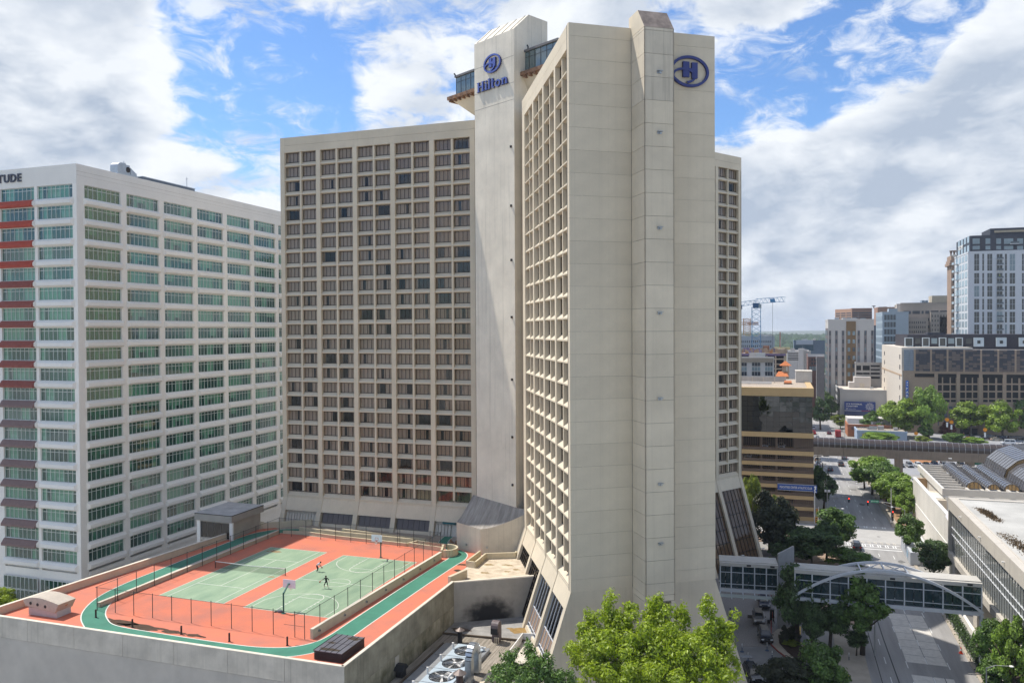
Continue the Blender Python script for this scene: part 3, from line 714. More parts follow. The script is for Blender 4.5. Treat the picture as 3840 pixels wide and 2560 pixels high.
# concrete slabs in the bus lane, slab by slab, sunlight put into their colour
M_SLAB = mat('sunlit_lane_slab', (.63, .60, .55), .9, var=.14, scale=1.2)
pad = thing('road_patch', 'jointed concrete slabs, coloured pale for sunlight, let into two lanes of the grey street', 'road patch', (0, 0, 0)); pad['kind'] = 'structure'; del pad['category']
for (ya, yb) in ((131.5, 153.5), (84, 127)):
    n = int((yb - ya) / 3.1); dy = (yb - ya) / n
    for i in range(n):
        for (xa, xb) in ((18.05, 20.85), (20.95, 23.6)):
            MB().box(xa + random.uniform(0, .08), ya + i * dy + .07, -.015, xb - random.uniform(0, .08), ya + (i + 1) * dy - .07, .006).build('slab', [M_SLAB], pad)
m = MB(); m.ribbon([(16.3, 60), (16.35, 100), (16.1, 118), (15.9, 140), (16.0, 190)], .18, .008); m.ribbon([(13.9, 60), (13.8, 120), (13.9, 195)], .12, .009); m.ribbon([(22.4, 84), (22.2, 110), (22.4, 127)], .10, .013)
struct(m, 'tar_seam', [mat('tar', (.03, .03, .03), .6, var=0)])
M_PATCH = mat('dark_asphalt_patch', (.16, .155, .15), .9, var=.2, scale=.8); r_ = random.Random(4)
for (x, y, w, d) in ((16.6, 232, 2.4, 1.6), (22.3, 246, 1.5, 3), (14.0, 120, .8, 3.5), (19.6, 176, 2.0, 1.2), (16.8, 160, 1.1, 5), (24.8, 188, 1.4, 2.2), (14.2, 185, 1.5, 2.6), (21.8, 268, 2, 2), (17.2, 210, .9, .9), (22.6, 209, .8, .8), (13.6, 102, 1.0, 2.0), (25.0, 118, 1.0, 4.2)):
    struct(blot0(x, y, w / 2, d / 2, r_), 'asphalt_patch', [M_PATCH])
# pavements with kerbs
def pave(pts, name='pavement', h=.12, m_=M_WALK):
    return struct(MB().prism(pts, -.02, h, 0), name, [m_])
pave([(26.9, 55), (27.5, 55), (27.5, 197), (32.8, 203), (26.9, 203)])
pave([(26.9, 219.6), (32.7, 219.6), (32.7, 330), (28.6, 330), (26.9, 330)])
pave([(8.6, 219.6), (12.4, 219.6), (12.4, 560), (8.6, 560)])
pave([(-60, 217.9), (8.6, 217.9), (8.6, 220.4), (-60, 220.4)])
pave([(-20, 196), (8, 196), (11.6, 199), (12.3, 205.1), (-20, 205.1)], m_=mat('plaza_paving', (.37, .27, .20), .9, var=.2, scale=.8))
pave([(3.6, 145), (12.35, 145), (12.35, 196), (3.0, 196)], m_=MATS['plaza_paving'], h=.121)
pave([(6.6, 58), (12.35, 58), (12.35, 145), (8.3, 145), (8.3, 120)])
# hotel drive: pavers, asphalt, kerbed islands
M_PAVER = mat('dark_pavers', (.22, .205, .195), .85, var=.3, scale=5, bump=.3, bscale=12)
struct(MB().prism([(-14, 128), (-1.0, 131.5), (-.6, 137), (-.3, 190), (-14, 190)], -.02, .012), 'driveway', [M_PAVER])
struct(MB().prism([(-12, 55), (6.55, 55), (6.5, 112), (3.4, 146), (-.2, 190), (-.9, 131.4), (-14, 127.9), (-12, 100)], -.02, .008), 'driveway', [M_ROAD2])
isl = [Pz('A2', x, y, .1) for x, y in ((965, 870), (960, 1010), (1060, 1110), (1170, 1190), (1360, 1330), (1590, 1190), (1480, 1090), (1365, 965), (1310, 740), (1065, 790))]
struct(MB().prism([(p.x, p.y) for p in isl], -.02, .14), 'traffic_island', [M_WALK])
bed = [Pz('A2', x, y, .1) for x, y in ((1065, 880), (1080, 1000), (1190, 1120), (1370, 1270), (1540, 1180), (1440, 1080), (1330, 990), (1240, 930))]
struct(MB().prism([(p.x, p.y) for p in bed], .0, .26), 'planting_bed', [mat('mulch', (.045, .025, .018), .95, var=.5, scale=6, bump=.6, bscale=25)])
m = MB(); rk = [Pz('A2', x, y, .1) for x, y in ((965, 600), (965, 870), (960, 1010), (1060, 1110), (1170, 1190))]
for p, q in zip(rk, rk[1:]): m.bar((p.x, p.y, .09), (q.x, q.y, .09), .16, .2)
struct(m, 'red_kerb', [mat('red_kerb_paint', (.26, .05, .04), .8, var=.2)])
m = MB()
for a, b_ in (((1370, 975), (1590, 1150)), ((1900, 1320), (2075, 1470)), ((1380, 760), (1380, 870))):
    p, q = Pz('A2', *a, .1), Pz('A2', *b_, .1); m.bar((p.x, p.y, .07), (q.x, q.y, .07), .22, .2)
struct(m, 'yellow_kerb', [M_YEL])
# ramp beside the conference building
struct(MB().box(27.5, 55, -.02, 33.5, 170, .004), 'ramp', [M_ROAD2])
struct(MB().prism([(29.6, 55), (30.1, 55), (30.1, 157), (29.6, 157)], -.02, 1.1), 'ramp_wall', [M_WHITE])
t = thing('pergola', 'row of white beams over the ramp between the low wall and the glass hall', 'pergola', (30.1, 60, 0))
for i in range(22): MB().box(0.02, i * 4.0 + .0, 1.12, 3.4, i * 4.0 + .4, 1.4).build('beam', [M_WHITE], t)
MB().box(3.42, 0, 0, 3.7, 96, 1.3).build('beam_wall', [M_WHITE], t)
# car parks
struct(MB().prism([(36, 300), (150, 310), (150, 345), (36, 336)], -.02, .02), 'car_park', [mat('car_park_asphalt', (.30, .30, .31), .9, var=.1, scale=.3)])
struct(MB().prism([(60, 375), (190, 380), (190, 425), (60, 420)], -.02, .02), 'car_park', [MATS['car_park_asphalt']])
p = [Pz('A6', x, y, .05) for x, y in ((1110, 875), (1195, 940), (1450, 930), (1420, 890))]
struct(MB().prism([(q.x, q.y) for q in p], -.02, .15), 'planting_bed', [mat('bark_bed', (.34, .16, .07), .95, var=.25, scale=2)])
struct(MB().box(28.6, 222, -.02, 32.6, 330, .13), 'verge', [mat('bare_soil', (.33, .21, .12), .95, var=.3, scale=1)])

# ================================================================== PODIUM WITH THE SPORTS DECK
ZD = 13.1
PR = thing('podium', 'concrete podium carrying the rooftop sports courts', 'podium', (0, 0, 0)); PR['kind'] = 'structure'; del PR['category']
def pb(mb, name, mats, smooth=False): return mb.build(name, mats if isinstance(mats, list) else [mats], PR, smooth)
M_RED = mat('red_court_paint', (.62, .165, .085), .75, var=.17, scale=.22, c2=(.47, .17, .12), det=9)
M_GRN = mat('green_court_paint', (.25, .33, .22), .75, var=.2, scale=.6, c2=(.19, .285, .19), sx=(1, .3, 1), det=9)
M_TRK = mat('green_track_paint', (.05, .20, .135), .75, var=.16, scale=.4)
M_CL = mat('court_line_paint', (.66, .66, .60), .75, var=.12, scale=3)
M_RIB = mat('ribbed_concrete', (.60, .56, .50), .9, var=.1, scale=.3)
OUT = [(-97.3, 75.4), (-44.5, 75.1), (-44.5, 105.8), (-34.2, 112.2), (-34, 128), (-51, 134), (-91.5, 134), (-92.7, 125.8)]
pb(MB().prism([(-97.0, 76.0), (-45.1, 75.7), (-45.1, 106.1), (-34.6, 112.7), (-34, 128), (-51, 134), (-91.5, 134), (-92.3, 125.8)], 0, ZD - .01), 'podium_core', M_CONC2)
pb(MB().prism([(-97.1, 75.9), (-45.0, 75.6), (-45.0, 106.0), (-46.3, 109), (-46.4, 122.5), (-51, 125), (-53.4, 134), (-91.5, 134), (-92.2, 125.8)], ZD - .2, ZD), 'deck', M_RED)
pb(MB().prism([(-60.2, 123.4), (-52.6, 125.0), (-53.4, 134), (-91.5, 134), (-91.2, 128.5), (-85, 124.6)], ZD - .1, ZD + .004), 'terrace', mat('terrace_concrete', (.36, .31, .25), .9, var=.2, scale=.7))
pb(MB().prism([(-46.3, 115.5), (-43.6, 109.2), (-45.0, 106.2), (-34.6, 112.5), (-34, 128), (-46.3, 122.4)], ZD - .1, ZD + .006), 'terrace', mat('bleached_terrace', (.62, .53, .41), .9, var=.12, scale=.9, c2=(.44, .36, .26)))
# walls: front face in pour bays with a fluted lower part, side face with moss, each bay its own panel
M_MOSS = mat('mossy_wall', (.33, .30, .22), .9, var=.3, scale=.5, streak=.55)
M_MOSS2 = mat('mossy_wall_low', (.38, .34, .25), .9, var=.45, scale=.35, c2=(.10, .095, .045), streak=.6)
n = 7
for i in range(n):
    a, b_ = -97.3 + i * 52.8 / n, -97.3 + (i + 1) * 52.8 / n
    pb(MB().box(a + .02, 75.25, 11.2, b_ - .02, 75.75, ZD + .68), 'wall_panel', M_CONC2)
    m = MB(); k = 48
    for j in range(k):
        x = a + (b_ - a) * j / k; w_ = (b_ - a) / k; m.extr([(x + .01, 75.30), (x + w_ * .55, 75.30), (x + w_ * .75, 75.38), (x + w_ * .75, 75.7), (x + .01, 75.7)], 'z' if False else 'y', 0, 0) if False else m.box(x + .012, 75.30, 0, x + w_ * .6, 75.6, 11.15)
    m.box(a, 75.36, 0, b_, 75.7, 11.15)
    tag(pb(m, 'fluted_panel', M_RIB), kind='stuff')
for i in range(4):
    a, b_ = 75.26 + i * 30.5 / 4, 75.26 + (i + 1) * 30.5 / 4
    pb(MB().box(-45.0, a + .02, 10.4, -44.5, b_ - .02, ZD + .68), 'wall_panel', M_MOSS)
    pb(MB().box(-45.0, a + .02, 0, -44.52, b_ - .02, 10.36), 'wall_panel', M_MOSS2)
# soot-stained diagonal wall
def soot():
    m_ = bpy.data.materials.get('soot_wall')
    mt = mat('soot_wall', (.42, .375, .315), .9, var=.12, scale=.6)
    nt = mt.node_tree; b = nt.nodes['Principled BSDF']; src = b.inputs['Base Color'].links[0].from_socket
    tcn = nt.nodes.new('ShaderNodeTexCoord'); mpn = nt.nodes.new('ShaderNodeMapping'); mpn.inputs['Location'].default_value = (-5.2 / 4.3, 0, -.6 / 3.3); mpn.inputs['Scale'].default_value = (1 / 4.3, 0, 1 / 3.3)
    nt.links.new(tcn.outputs['Object'], mpn.inputs[0]); ln = nt.nodes.new('ShaderNodeVectorMath'); ln.operation = 'LENGTH'; nt.links.new(mpn.outputs[0], ln.inputs[0])
    nz = nt.nodes.new('ShaderNodeTexNoise'); nz.inputs['Scale'].default_value = .9; nz.inputs['Detail'].default_value = 6; nt.links.new(tcn.outputs['Object'], nz.inputs['Vector'])
    ad = nt.nodes.new('ShaderNodeMath'); ad.operation = 'MULTIPLY_ADD'; nt.links.new(nz.outputs['Fac'], ad.inputs[0]); ad.inputs[1].default_value = .7; nt.links.new(ln.outputs['Value'], ad.inputs[2])
    mr_ = nt.nodes.new('ShaderNodeMapRange'); mr_.interpolation_type = 'SMOOTHSTEP'; mr_.inputs['From Min'].default_value = .75; mr_.inputs['From Max'].default_value = 1.45; mr_.inputs['To Min'].default_value = 1; mr_.inputs['To Max'].default_value = 0; nt.links.new(ad.outputs[0], mr_.inputs['Value'])
    mx = nt.nodes.new('ShaderNodeMix'); mx.data_type = 'RGBA'; nt.links.new(mr_.outputs[0], mx.inputs['Factor']); nt.links.new(src, mx.inputs['A']); mx.inputs['B'].default_value = (.025, .023, .022, 1); nt.links.new(mx.outputs['Result'], b.inputs['Base Color'])
    return mt
dv = Vector((10.3, 6.4, 0)).normalized(); L_ = 12.2
o = MB().box(0, -.02, 0, L_, .5, 5.95).build('diagonal_wall', [soot()], PR, loc=(-44.5, 105.75, 7.75), rz=math.atan2(dv.y, dv.x))
def coping(pts, z, w=.42, name='coping', mt=M_CREAM, h=.09):
    m = MB()
    for p, q in zip(pts, pts[1:]): m.bar((p[0], p[1], z), (q[0], q[1], z), w, h)
    return pb(m, name, mt)
M_CAP = mat('pale_coping', (.66, .60, .49), .8, var=.1)
coping([(-97.3, 75.45), (-44.7, 75.42)], ZD + .72, mt=M_CAP); coping([(-44.73, 75.3), (-44.73, 106)], ZD + .72, mt=M_CAP); coping([(-44.6, 106.05), (-34.4, 112.45)], ZD + .64, mt=M_CAP)
lw = MB(); lw.prism([(-97.3, 75.75), (-96.95, 75.75), (-92.45, 125.8), (-92.8, 125.8)], 0, ZD + 1.0); pb(lw, 'parapet', M_CREAM); coping([(-97.1, 75.8), (-92.6, 125.8)], ZD + 1.04, .5, mt=M_CAP)
pb(MB().box(-93.1, 125.8, ZD - 1, -91.8, 126.8, ZD + 1.2), 'parapet_post', M_CREAM); pb(MB().prism([(-91.8, 126.3), (-91.8, 126.6), (-84.5, 131.6), (-84.5, 131.3)], ZD, ZD + 1.1), 'parapet', M_CREAM)
pb(MB().prism([(-45.7, 106.4), (-45.2, 106.2), (-44.2, 110.3), (-44.7, 110.5)], ZD, ZD + 1.25), 'parapet', M_CREAM)
# running track
TR = catmull([(-76, 127.4), (-84, 127.0), (-88.3, 125.2), (-90.1, 121.5), (-90.3, 115), (-90.1, 100), (-89.8, 92), (-88.7, 86.7), (-86.2, 82.2), (-83.0, 79.2), (-79.5, 77.5), (-73, 77.05), (-63, 76.9), (-57.5, 77.2), (-53.6, 78.5), (-51.3, 80.9), (-50.45, 84), (-50.35, 90), (-50.1, 104), (-49.75, 115), (-49.5, 118.8), (-50.2, 121.4), (-51.9, 123.0)], 10)
pb(MB().ribbon(TR, 2.75, ZD + .008), 'track', M_TRK)
def offset(P, d):
    o_ = []
    for i, p in enumerate(P):
        a = Vector(P[max(i - 1, 0)]); b_ = Vector(P[min(i + 1, len(P) - 1)]); t_ = (b_ - a).normalized(); o_.append((p[0] - t_.y * d, p[1] + t_.x * d))
    return o_
pb(MB().ribbon(offset(TR, 1.42), .14, ZD + .012), 'track_line', M_CL); pb(MB().ribbon(offset(TR, -1.42), .14, ZD + .012), 'track_line', M_CL)
DP = catmull([(-52.0, 123.6), (-54.3, 125.4), (-55.7, 127.8), (-56.2, 131), (-56.3, 133.6)], 8)
pb(MB().ribbon(DP, 1.5, ZD + .016), 'track', M_TRK); pb(MB().ribbon(offset(DP, .8), .1, ZD + .018), 'track_line', M_CL); pb(MB().ribbon(offset(DP, -.8), .1, ZD + .018), 'track_line', M_CL)
# courts
def rect_lines(m, x0, y0, x1, y1, z, w=.08):
    for a, b_, c, d in ((x0, y0, x1, y0), (x0, y1, x1, y1)): m.box(a - w / 2, b_ - w / 2, z - .004, c + w / 2, d + w / 2, z)
    for a, b_, c, d in ((x0, y0, x0, y1), (x1, y0, x1, y1)): m.box(a - w / 2, b_ + w / 2, z - .004, c + w / 2, d - w / 2, z)
    return m
pb(MB().box(-82.6, 89.8, ZD - .05, -71.65, 115.9, ZD + .008), 'tennis_court', M_GRN)
m = rect_lines(MB(), -82.6, 89.8, -71.65, 115.9, ZD + .014)
for x in (-81.2, -73.05): m.box(x - .04, 89.85, ZD + .004, x + .04, 115.85, ZD + .0135)
for y in (96.0, 109.6): m.box(-81.15, y - .04, ZD + .004, -73.1, y + .04, ZD + .0135)
m.box(-77.16, 96.05, ZD + .004, -77.08, 109.55, ZD + .013); pb(m, 'court_line', M_CL)
pb(MB().box(-68.15, 89.4, ZD - .05, -54.9, 115.3, ZD + .008), 'basketball_court', M_GRN)
m = rect_lines(MB(), -68.15, 89.4, -54.9, 115.3, ZD + .014)
m.box(-68.1, 102.31, ZD + .004, -54.95, 102.39, ZD + .0135)
cx_ = -61.55
def arc(cx, cy_, r, a0, a1, n=28): return [(cx + r * cos(radians(a0 + (a1 - a0) * i / n)), cy_ + r * sin(radians(a0 + (a1 - a0) * i / n))) for i in range(n + 1)]
m.ribbon(arc(cx_, 102.35, 1.85, 0, 360, 40), .08, ZD + .0145)
for s, y0 in ((1, 89.4), (-1, 115.3)):
    a = arc(cx_, y0 + s * 1.5, 6.0, 18, 162, 32); a = [(x, y0 + s * (y - y0) if s > 0 else y0 - abs(y - (y0 - 1.5)) - 1.5 + 0) for x, y in a] if False else [(cx_ + 6.0 * cos(radians(18 + 144 * i / 32)), y0 + s * (1.5 + 6.0 * sin(radians(18 + 144 * i / 32)))) for i in range(33)]
    m.ribbon([(a[0][0], y0 + s * .05)] + a + [(a[-1][0], y0 + s * .05)], .08, ZD + .0142)
    for x in (-1.83, 1.83): m.ribbon([(cx_ + x, y0 + s * .05), (cx_ + x, y0 + s * 5.8)], .08, ZD + .0138)
    m.ribbon([(cx_ - 1.8, y0 + s * 5.8), (cx_ + 1.8, y0 + s * 5.8)], .08, ZD + .0146)
    m.ribbon([(cx_ + 1.83 * cos(radians(180 * i / 20)), y0 + s * (5.8 + 1.83 * sin(radians(180 * i / 20)))) for i in range(21)], .08, ZD + .0144)
    for k in (1.9, 2.9, 3.8, 4.7):
        for x in (-2.0, 2.0): m.box(cx_ + x - .12, y0 + s * k - .05, ZD + .004, cx_ + x + .12, y0 + s * k + .05, ZD + .0137)
pb(m, 'court_line', M_CL)
# damp stains
ST = mat('damp_stain', (.085, .05, .032), .35, var=.3, scale=2)
def blot(c, rx, ry, seed, mt=ST, z=ZD + .006):
    r = random.Random(seed); n_ = 26; ph = [r.uniform(0, 6) for _ in range(4)]
    pts = [(c[0] + rx * cos(t) * (1 + .22 * sin(3 * t + ph[0]) + .14 * sin(7 * t + ph[1])), c[1] + ry * sin(t) * (1 + .22 * sin(4 * t + ph[2]) + .12 * sin(9 * t + ph[3]))) for t in (2 * pi * i / n_ for i in range(n_))]
    return MB().prism(pts, z - .002, z)
m = blot((-80.8, 79.75), 3.3, 1.0, 1); tag(pb(m, 'stain', ST))
for c, rx, ry, sd in (((-75.6, 79.45), 3.4, .75, 2), ((-70.9, 79.3), 1.9, .45, 3), ((-67.6, 79.2), 1.2, .4, 4), ((-66.2, 79.1), .5, .2, 5), ((-52.6, 80.3), 1.1, .4, 6), ((-47.6, 116.3), .9, .5, 7), ((-46.9, 113.2), .8, .5, 8)): pb(blot(c, rx, ry, sd), 'stain', ST)
ST2 = mat('algae_stain', (.30, .22, .11), .8, var=.3, scale=3)
for c, rx, ry, sd in (((-80.5, 113.8), 1.3, .6, 11), ((-72.6, 101.8), .6, .3, 12), ((-56.2, 114.2), .5, .3, 13)): pb(blot(c, rx, ry, sd, z=ZD + .0112), 'stain', ST2)
for c, rx, ry, sd in (((-42.6, 113.4), .7, .4, 14), ((-39.5, 115.0), .5, .35, 15), ((-43.5, 117.6), .8, .5, 16), ((-40.5, 118.2), .9, .35, 17), ((-38.5, 116.4), .6, .4, 18)): pb(blot(c, rx, ry, sd, z=ZD + .009), 'stain', ST2)
# kerb walls beside the fence
pb(MB().box(-86.95, 83.4, ZD, -86.55, 124.0, ZD + .62), 'kerb_wall', M_CREAM); coping([(-86.75, 83.4), (-86.75, 124)], ZD + .65, .46, mt=M_CAP, h=.05)
m = MB().prism([(-53.45, 82.6), (-53.1, 82.6), (-51.75, 118.0), (-52.1, 118.0)], ZD, ZD + 1.15); pb(m, 'kerb_wall', M_CREAM); coping([(-53.27, 82.6), (-51.9, 118)], ZD + 1.18, .42, mt=M_CAP, h=.05)
wl = MB().tube((0, 0, 0), (.14, 0, 0), .17, .17, 12).tube((.141, 0, 0), (.17, 0, 0), .10, .10, 10, 1).mesh('wall_light', [M_METAL, M_BLACK])
for y in (83.9, 89.5, 94.8, 100.0, 105.1, 110.4, 115.2): inst('wall_light', wl, PR, (-53.1 + (y - 82.6) * .0381 + .01, y, ZD + .6))
# planters behind the far fence
M_PLANT = mat('planter_wall', (.60, .52, .36), .85, var=.12, scale=.8)
def planter(pts, h, w, name='planter_wall', close=False):
    m = MB(); P = pts + ([pts[0]] if close else [])
    for p, q in zip(P, P[1:]): m.bar((p[0], p[1], ZD + h / 2), (q[0], q[1], ZD + h / 2), w, h)
    return pb(m, name, M_PLANT)
planter([(-86, 124.4), (-82, 125.2), (-76, 124.3), (-60.6, 123.4), (-60.0, 124.6)], .55, .3); planter([(-84, 126.6), (-76, 125.9), (-60.2, 125.2)], .85, .3); planter([(-76, 128.2), (-58.4, 126.2)], .75, .35)
planter([(-60.0, 123.3)] + [(-53.3, 122.3)], .7, .3); planter([(-60.0, 123.3), (-59.3, 125.0), (-53.6, 124.2)], .72, .3)
planter([(-53.3, 122.25), (-52.2, 119.0)], 1.2, .3)
planter(arc(-52.3, 121.0, 1.9, -80, 105, 12), 1.15, .3)
planter([(-46.4, 121.5), (-46.4, 115.5), (-44.9, 115.3), (-45.0, 120.3), (-40.6, 122.2), (-40.7, 123.2)], .95, .28)

# ================================================================== FENCE
M_POST = mat('fence_post_green', (.035, .05, .045), .5, var=0)
def chain_mat():
    m_ = bpy.data.materials.new('chain_link'); m_.use_nodes = True; nt = m_.node_tree; nt.nodes.clear(); o_ = nt.nodes.new('ShaderNodeOutputMaterial'); tr = nt.nodes.new('ShaderNodeBsdfTransparent'); df = nt.nodes.new('ShaderNodeBsdfDiffuse'); df.inputs[0].default_value = (.05, .06, .05, 1)
    mx = nt.nodes.new('ShaderNodeMixShader'); mx.inputs[0].default_value = .10; nt.links.new(tr.outputs[0], mx.inputs[1]); nt.links.new(df.outputs[0], mx.inputs[2]); nt.links.new(mx.outputs[0], o_.inputs[0]); return m_
M_CHAIN = chain_mat()
FN = thing('chain_link_fence', 'tall dark chain link fence round the two rooftop ball courts', 'fence', (-70, 102, ZD))
FO = Vector((-70, 102, ZD)); FH = 3.05
pst = MB().tube((0, 0, 0), (0, 0, FH + .05), .045, .045, 6).lathe([(.06, FH + .05), (.04, FH + .12), (0, FH + .14)], n=6).mesh('fence_post', [M_POST])
posts = [(-86 + i * 3.05, 82.45) for i in range(11)] + [(-54, 82.25 + i * 3.37) for i in range(13)] + [(-86.3, 82.8 + 3.4 * i) for i in range(1, 13)] + [(-83.3 + i * 3.05, 122.95 - i * .04) for i in range(10)] + [(-61.5, 122.6)]
for x, y in posts: inst('post', pst, FN, Vector((x, y, ZD)) - FO)
runs = [((-86.2, 82.45), (-54, 82.25)), ((-54, 82.25), (-54, 122.6)), ((-86.3, 82.5), (-86.3, 123.6)), ((-86.3, 123.6), (-54, 122.6))]
for p, q in runs:
    p, q = Vector((*p, 0)) - Vector((FO.x, FO.y, 0)), Vector((*q, 0)) - Vector((FO.x, FO.y, 0)); u = Vector((0, 0, 1))
    MB().tube(p + u * FH, q + u * FH, .028, .028, 5).build('top_rail', [M_POST], FN)
    n_ = Vector((-(q - p).y, (q - p).x, 0)).normalized() * .012
    MB().poly([p + u * .05, q + u * .05, q + u * FH, p + u * FH]).build('chain_link', [M_CHAIN], FN)
for p, q in (((-56.9, 82.27), (-54, 82.25)), ((-54, 119.3), (-54, 122.6)), ((-60.4, 122.7), (-57, 122.7))):
    MB().tube(Vector((*p, ZD + 1.5)) - FO, Vector((*q, ZD + 1.5)) - FO, .022, .022, 5).build('mid_rail', [M_POST], FN)

# ================================================================== THINGS ON THE DECK
def hoop(y, s, label):
    t = thing('basketball_hoop', label, 'basketball hoop', (-61.6, y, ZD), 0 if s > 0 else pi, 'basketball hoops at the court ends')
    G = mat('hoop_green', (.02, .12, .10), .5, var=.1)
    MB().tube((0, 0, 0), (0, 0, 2.75), .11, .10, 10).box(-.25, -.25, 0, .25, .25, .03).build('pole', [G], t)
    MB().bar((0, .02, 2.6), (0, 1.15, 3.55), .16, .16).bar((0, 1.1, 3.5), (0, 1.3, 3.5), .3, .12).build('arm', [G], t)
    b_ = MB().box(-.95, 1.30, 2.95, .95, 1.36, 4.05).build('backboard', [mat('backboard_white', (.74, .76, .80), .4, var=.06, scale=2)], t)
    R_ = mat('orange_rim', (.60, .10, .03), .5, var=0)
    mm = MB()
    for a, c, d, e in ((-.3, 3.15, .3, 3.2), (-.3, 3.55, .3, 3.6), (-.3, 3.2, -.25, 3.55), (.25, 3.2, .3, 3.55)): mm.box(a, 1.355, c, d, 1.366, e)
    mm.build('target_square', [R_], b_)
    mm = MB(); pts_ = [(.23 * cos(2 * pi * i / 20), 1.62 + .23 * sin(2 * pi * i / 20), 3.05) for i in range(21)]; mm.path(pts_, .014, 5); mm.bar((0, 1.36, 3.05), (0, 1.4, 3.05), .2, .1); mm.build('rim', [R_], t)
    mm = MB()
    for i in range(12):
        a0, a1 = 2 * pi * i / 12, 2 * pi * (i + .5) / 12
        for sg in (1, -1):
            mm.tube((.22 * cos(a0), 1.62 + .22 * sin(a0), 3.04), (.12 * cos(a0 + sg * .5), 1.62 + .12 * sin(a0 + sg * .5), 2.6), .008, .008, 3)
    mm.build('net', [M_WPAINT], t)
hoop(89.0, 1, 'near green basketball hoop seen from behind its white backboard'); hoop(115.9, -1, 'far green basketball hoop with orange target square and net')
t = thing('tennis_net', 'tennis net stretched across the green tennis court', 'tennis net', (-77.3, 103, ZD))
for x in (-6.4, 6.4): MB().tube((x, 0, 0), (x, 0, 1.1), .06, .06, 8).build('net_post', [M_BRONZE], t)
nm = bpy.data.materials.new('tennis_net_mesh'); nm.use_nodes = True; nt = nm.node_tree; nt.nodes.clear(); o_ = nt.nodes.new('ShaderNodeOutputMaterial'); tr = nt.nodes.new('ShaderNodeBsdfTransparent'); df = nt.nodes.new('ShaderNodeBsdfDiffuse'); df.inputs[0].default_value = (.04, .05, .04, 1); mx = nt.nodes.new('ShaderNodeMixShader'); mx.inputs[0].default_value = .35; nt.links.new(tr.outputs[0], mx.inputs[1]); nt.links.new(df.outputs[0], mx.inputs[2]); nt.links.new(mx.outputs[0], o_.inputs[0])
MB().poly([(-6.35, 0, .03), (0, 0, .02), (6.35, 0, .03), (6.35, 0, 1.03), (0, 0, .90), (-6.35, 0, 1.03)]).build('net', [nm], t)
MB().bar((-6.4, 0, 1.05), (0, 0, .92), .06, .09).bar((0, 0, .92), (6.4, 0, 1.05), .06, .09).build('net_band', [M_WPAINT], t)
bl = MB().tube((0, 0, 0), (0, 0, 1.0), .11, .11, 10).tube((0, 0, 1.0), (0, 0, 1.06), .12, .08, 10).tube((0, 0, 0), (0, 0, .03), .17, .17, 10)
blm = bl.mesh('bollard', [mat('bollard_brown', (.045, .026, .024), .5, var=.1)])
for i, ((x, y), lab) in enumerate(zip([(-84.0, 80.3), (-76.8, 79.0), (-69.3, 79.0), (-62.2, 78.9), (-54.9, 80.0)], ('beside the corner of the fence where the track bends', 'standing in the large damp stain', 'at the ragged end of the damp stains', 'on dry red deck between stains and slatted vent', 'nearest to the black slatted vent box'))):
    tag(inst('bollard', blm, None, (x, y, ZD)), 'short dark bollard ' + lab, 'bollard', 'bollards along the near track')
# curved metal hood with portholes
t = thing('vent_hood', 'curved beige metal vent hood with round portholes on the deck corner', 'vent hood', (-91.0, 79.6, ZD))
M_HOOD = mat('hood_paint', (.46, .40, .33), .6, var=.12, scale=1.5)
prof = [(-3.0 + 6.0 * i / 12, 1.9 + .55 * sin(pi * (i / 12) ** .75)) for i in range(13)]
MB().extr([(-2.4, 0), (2.4, 0), (2.4, .95), (-2.4, .95)], 'y', -1.1, 1.1).build('base', [mat('hood_base', (.55, .53, .50), .8, var=.1)], t)
hp = prof + [(2.35, .75), (-2.55, 1.2), (-3.0, 1.75)]
m = MB().extr([(x, z) for x, z in reversed(hp)], 'y', -1.35, 1.35); m.build('hood', [M_HOOD], t)
for x, z in ((-1.75, 1.62), (-.55, 1.55), (.75, 1.42)): MB().tube((x, -1.352, z), (x, -1.372, z), .21, .21, 16).build('porthole', [M_BLACK], t)
MB().tube((2.62, .1, 1.6), (2.72, .1, 1.62), .3, .3, 16).build('porthole', [mat('porthole_orange', (.45, .16, .07), .6, var=0)], t)
# black slatted vent box
t = thing('vent_box', 'black slatted vent box with ribbed metal lid on the deck corner', 'vent box', (-47.9, 79.6, ZD), radians(0))
MB().box(-1.75, -2.0, 0, 1.75, 2.9, .98).build('body', [M_BLACK], t)
SLB = mat('dark_slat', (.035, .035, .038), .45, var=.1)
for i in range(9):
    z = .06 + i * .105
    MB().box(-1.82, -2.08, z, 1.82, -2.01, z + .06).build('slat', [SLB], t); MB().box(1.76, -2.0, z, 1.83, 2.9, z + .06).build('slat', [SLB], t)
LID = mat('lid_metal', (.21, .21, .24), .35, metal=.5, var=.15, scale=.7)
for j in (0, 1):
    for i in range(5): MB().box(-1.85 + i * .742, -2.1 + j * 2.55, 1.0, -1.85 + i * .742 + .72, -2.1 + j * 2.55 + 2.5, 1.06).build('lid_panel', [LID], t)
for i in range(6): MB().box(-1.87 + i * .742 - .02, -2.1, 1.0, -1.87 + i * .742 + .03, 2.95, 1.10).build('lid_rib', [M_BLACK], t)
for c, rx, ry, sd in (((-48.2, 78.2), 1.3, .35, 21), ((-47.0, 81.8), .9, .4, 22), ((-48.9, 80.0), .5, .25, 23)): o = blot(c, rx, ry, sd, z=1.067); o.v = [(x + 47.9, y - 79.6, z) for x, y, z in o.v]; o.build('stain', [mat('rust_puddle', (.06, .045, .03), .3, var=.3)], t)
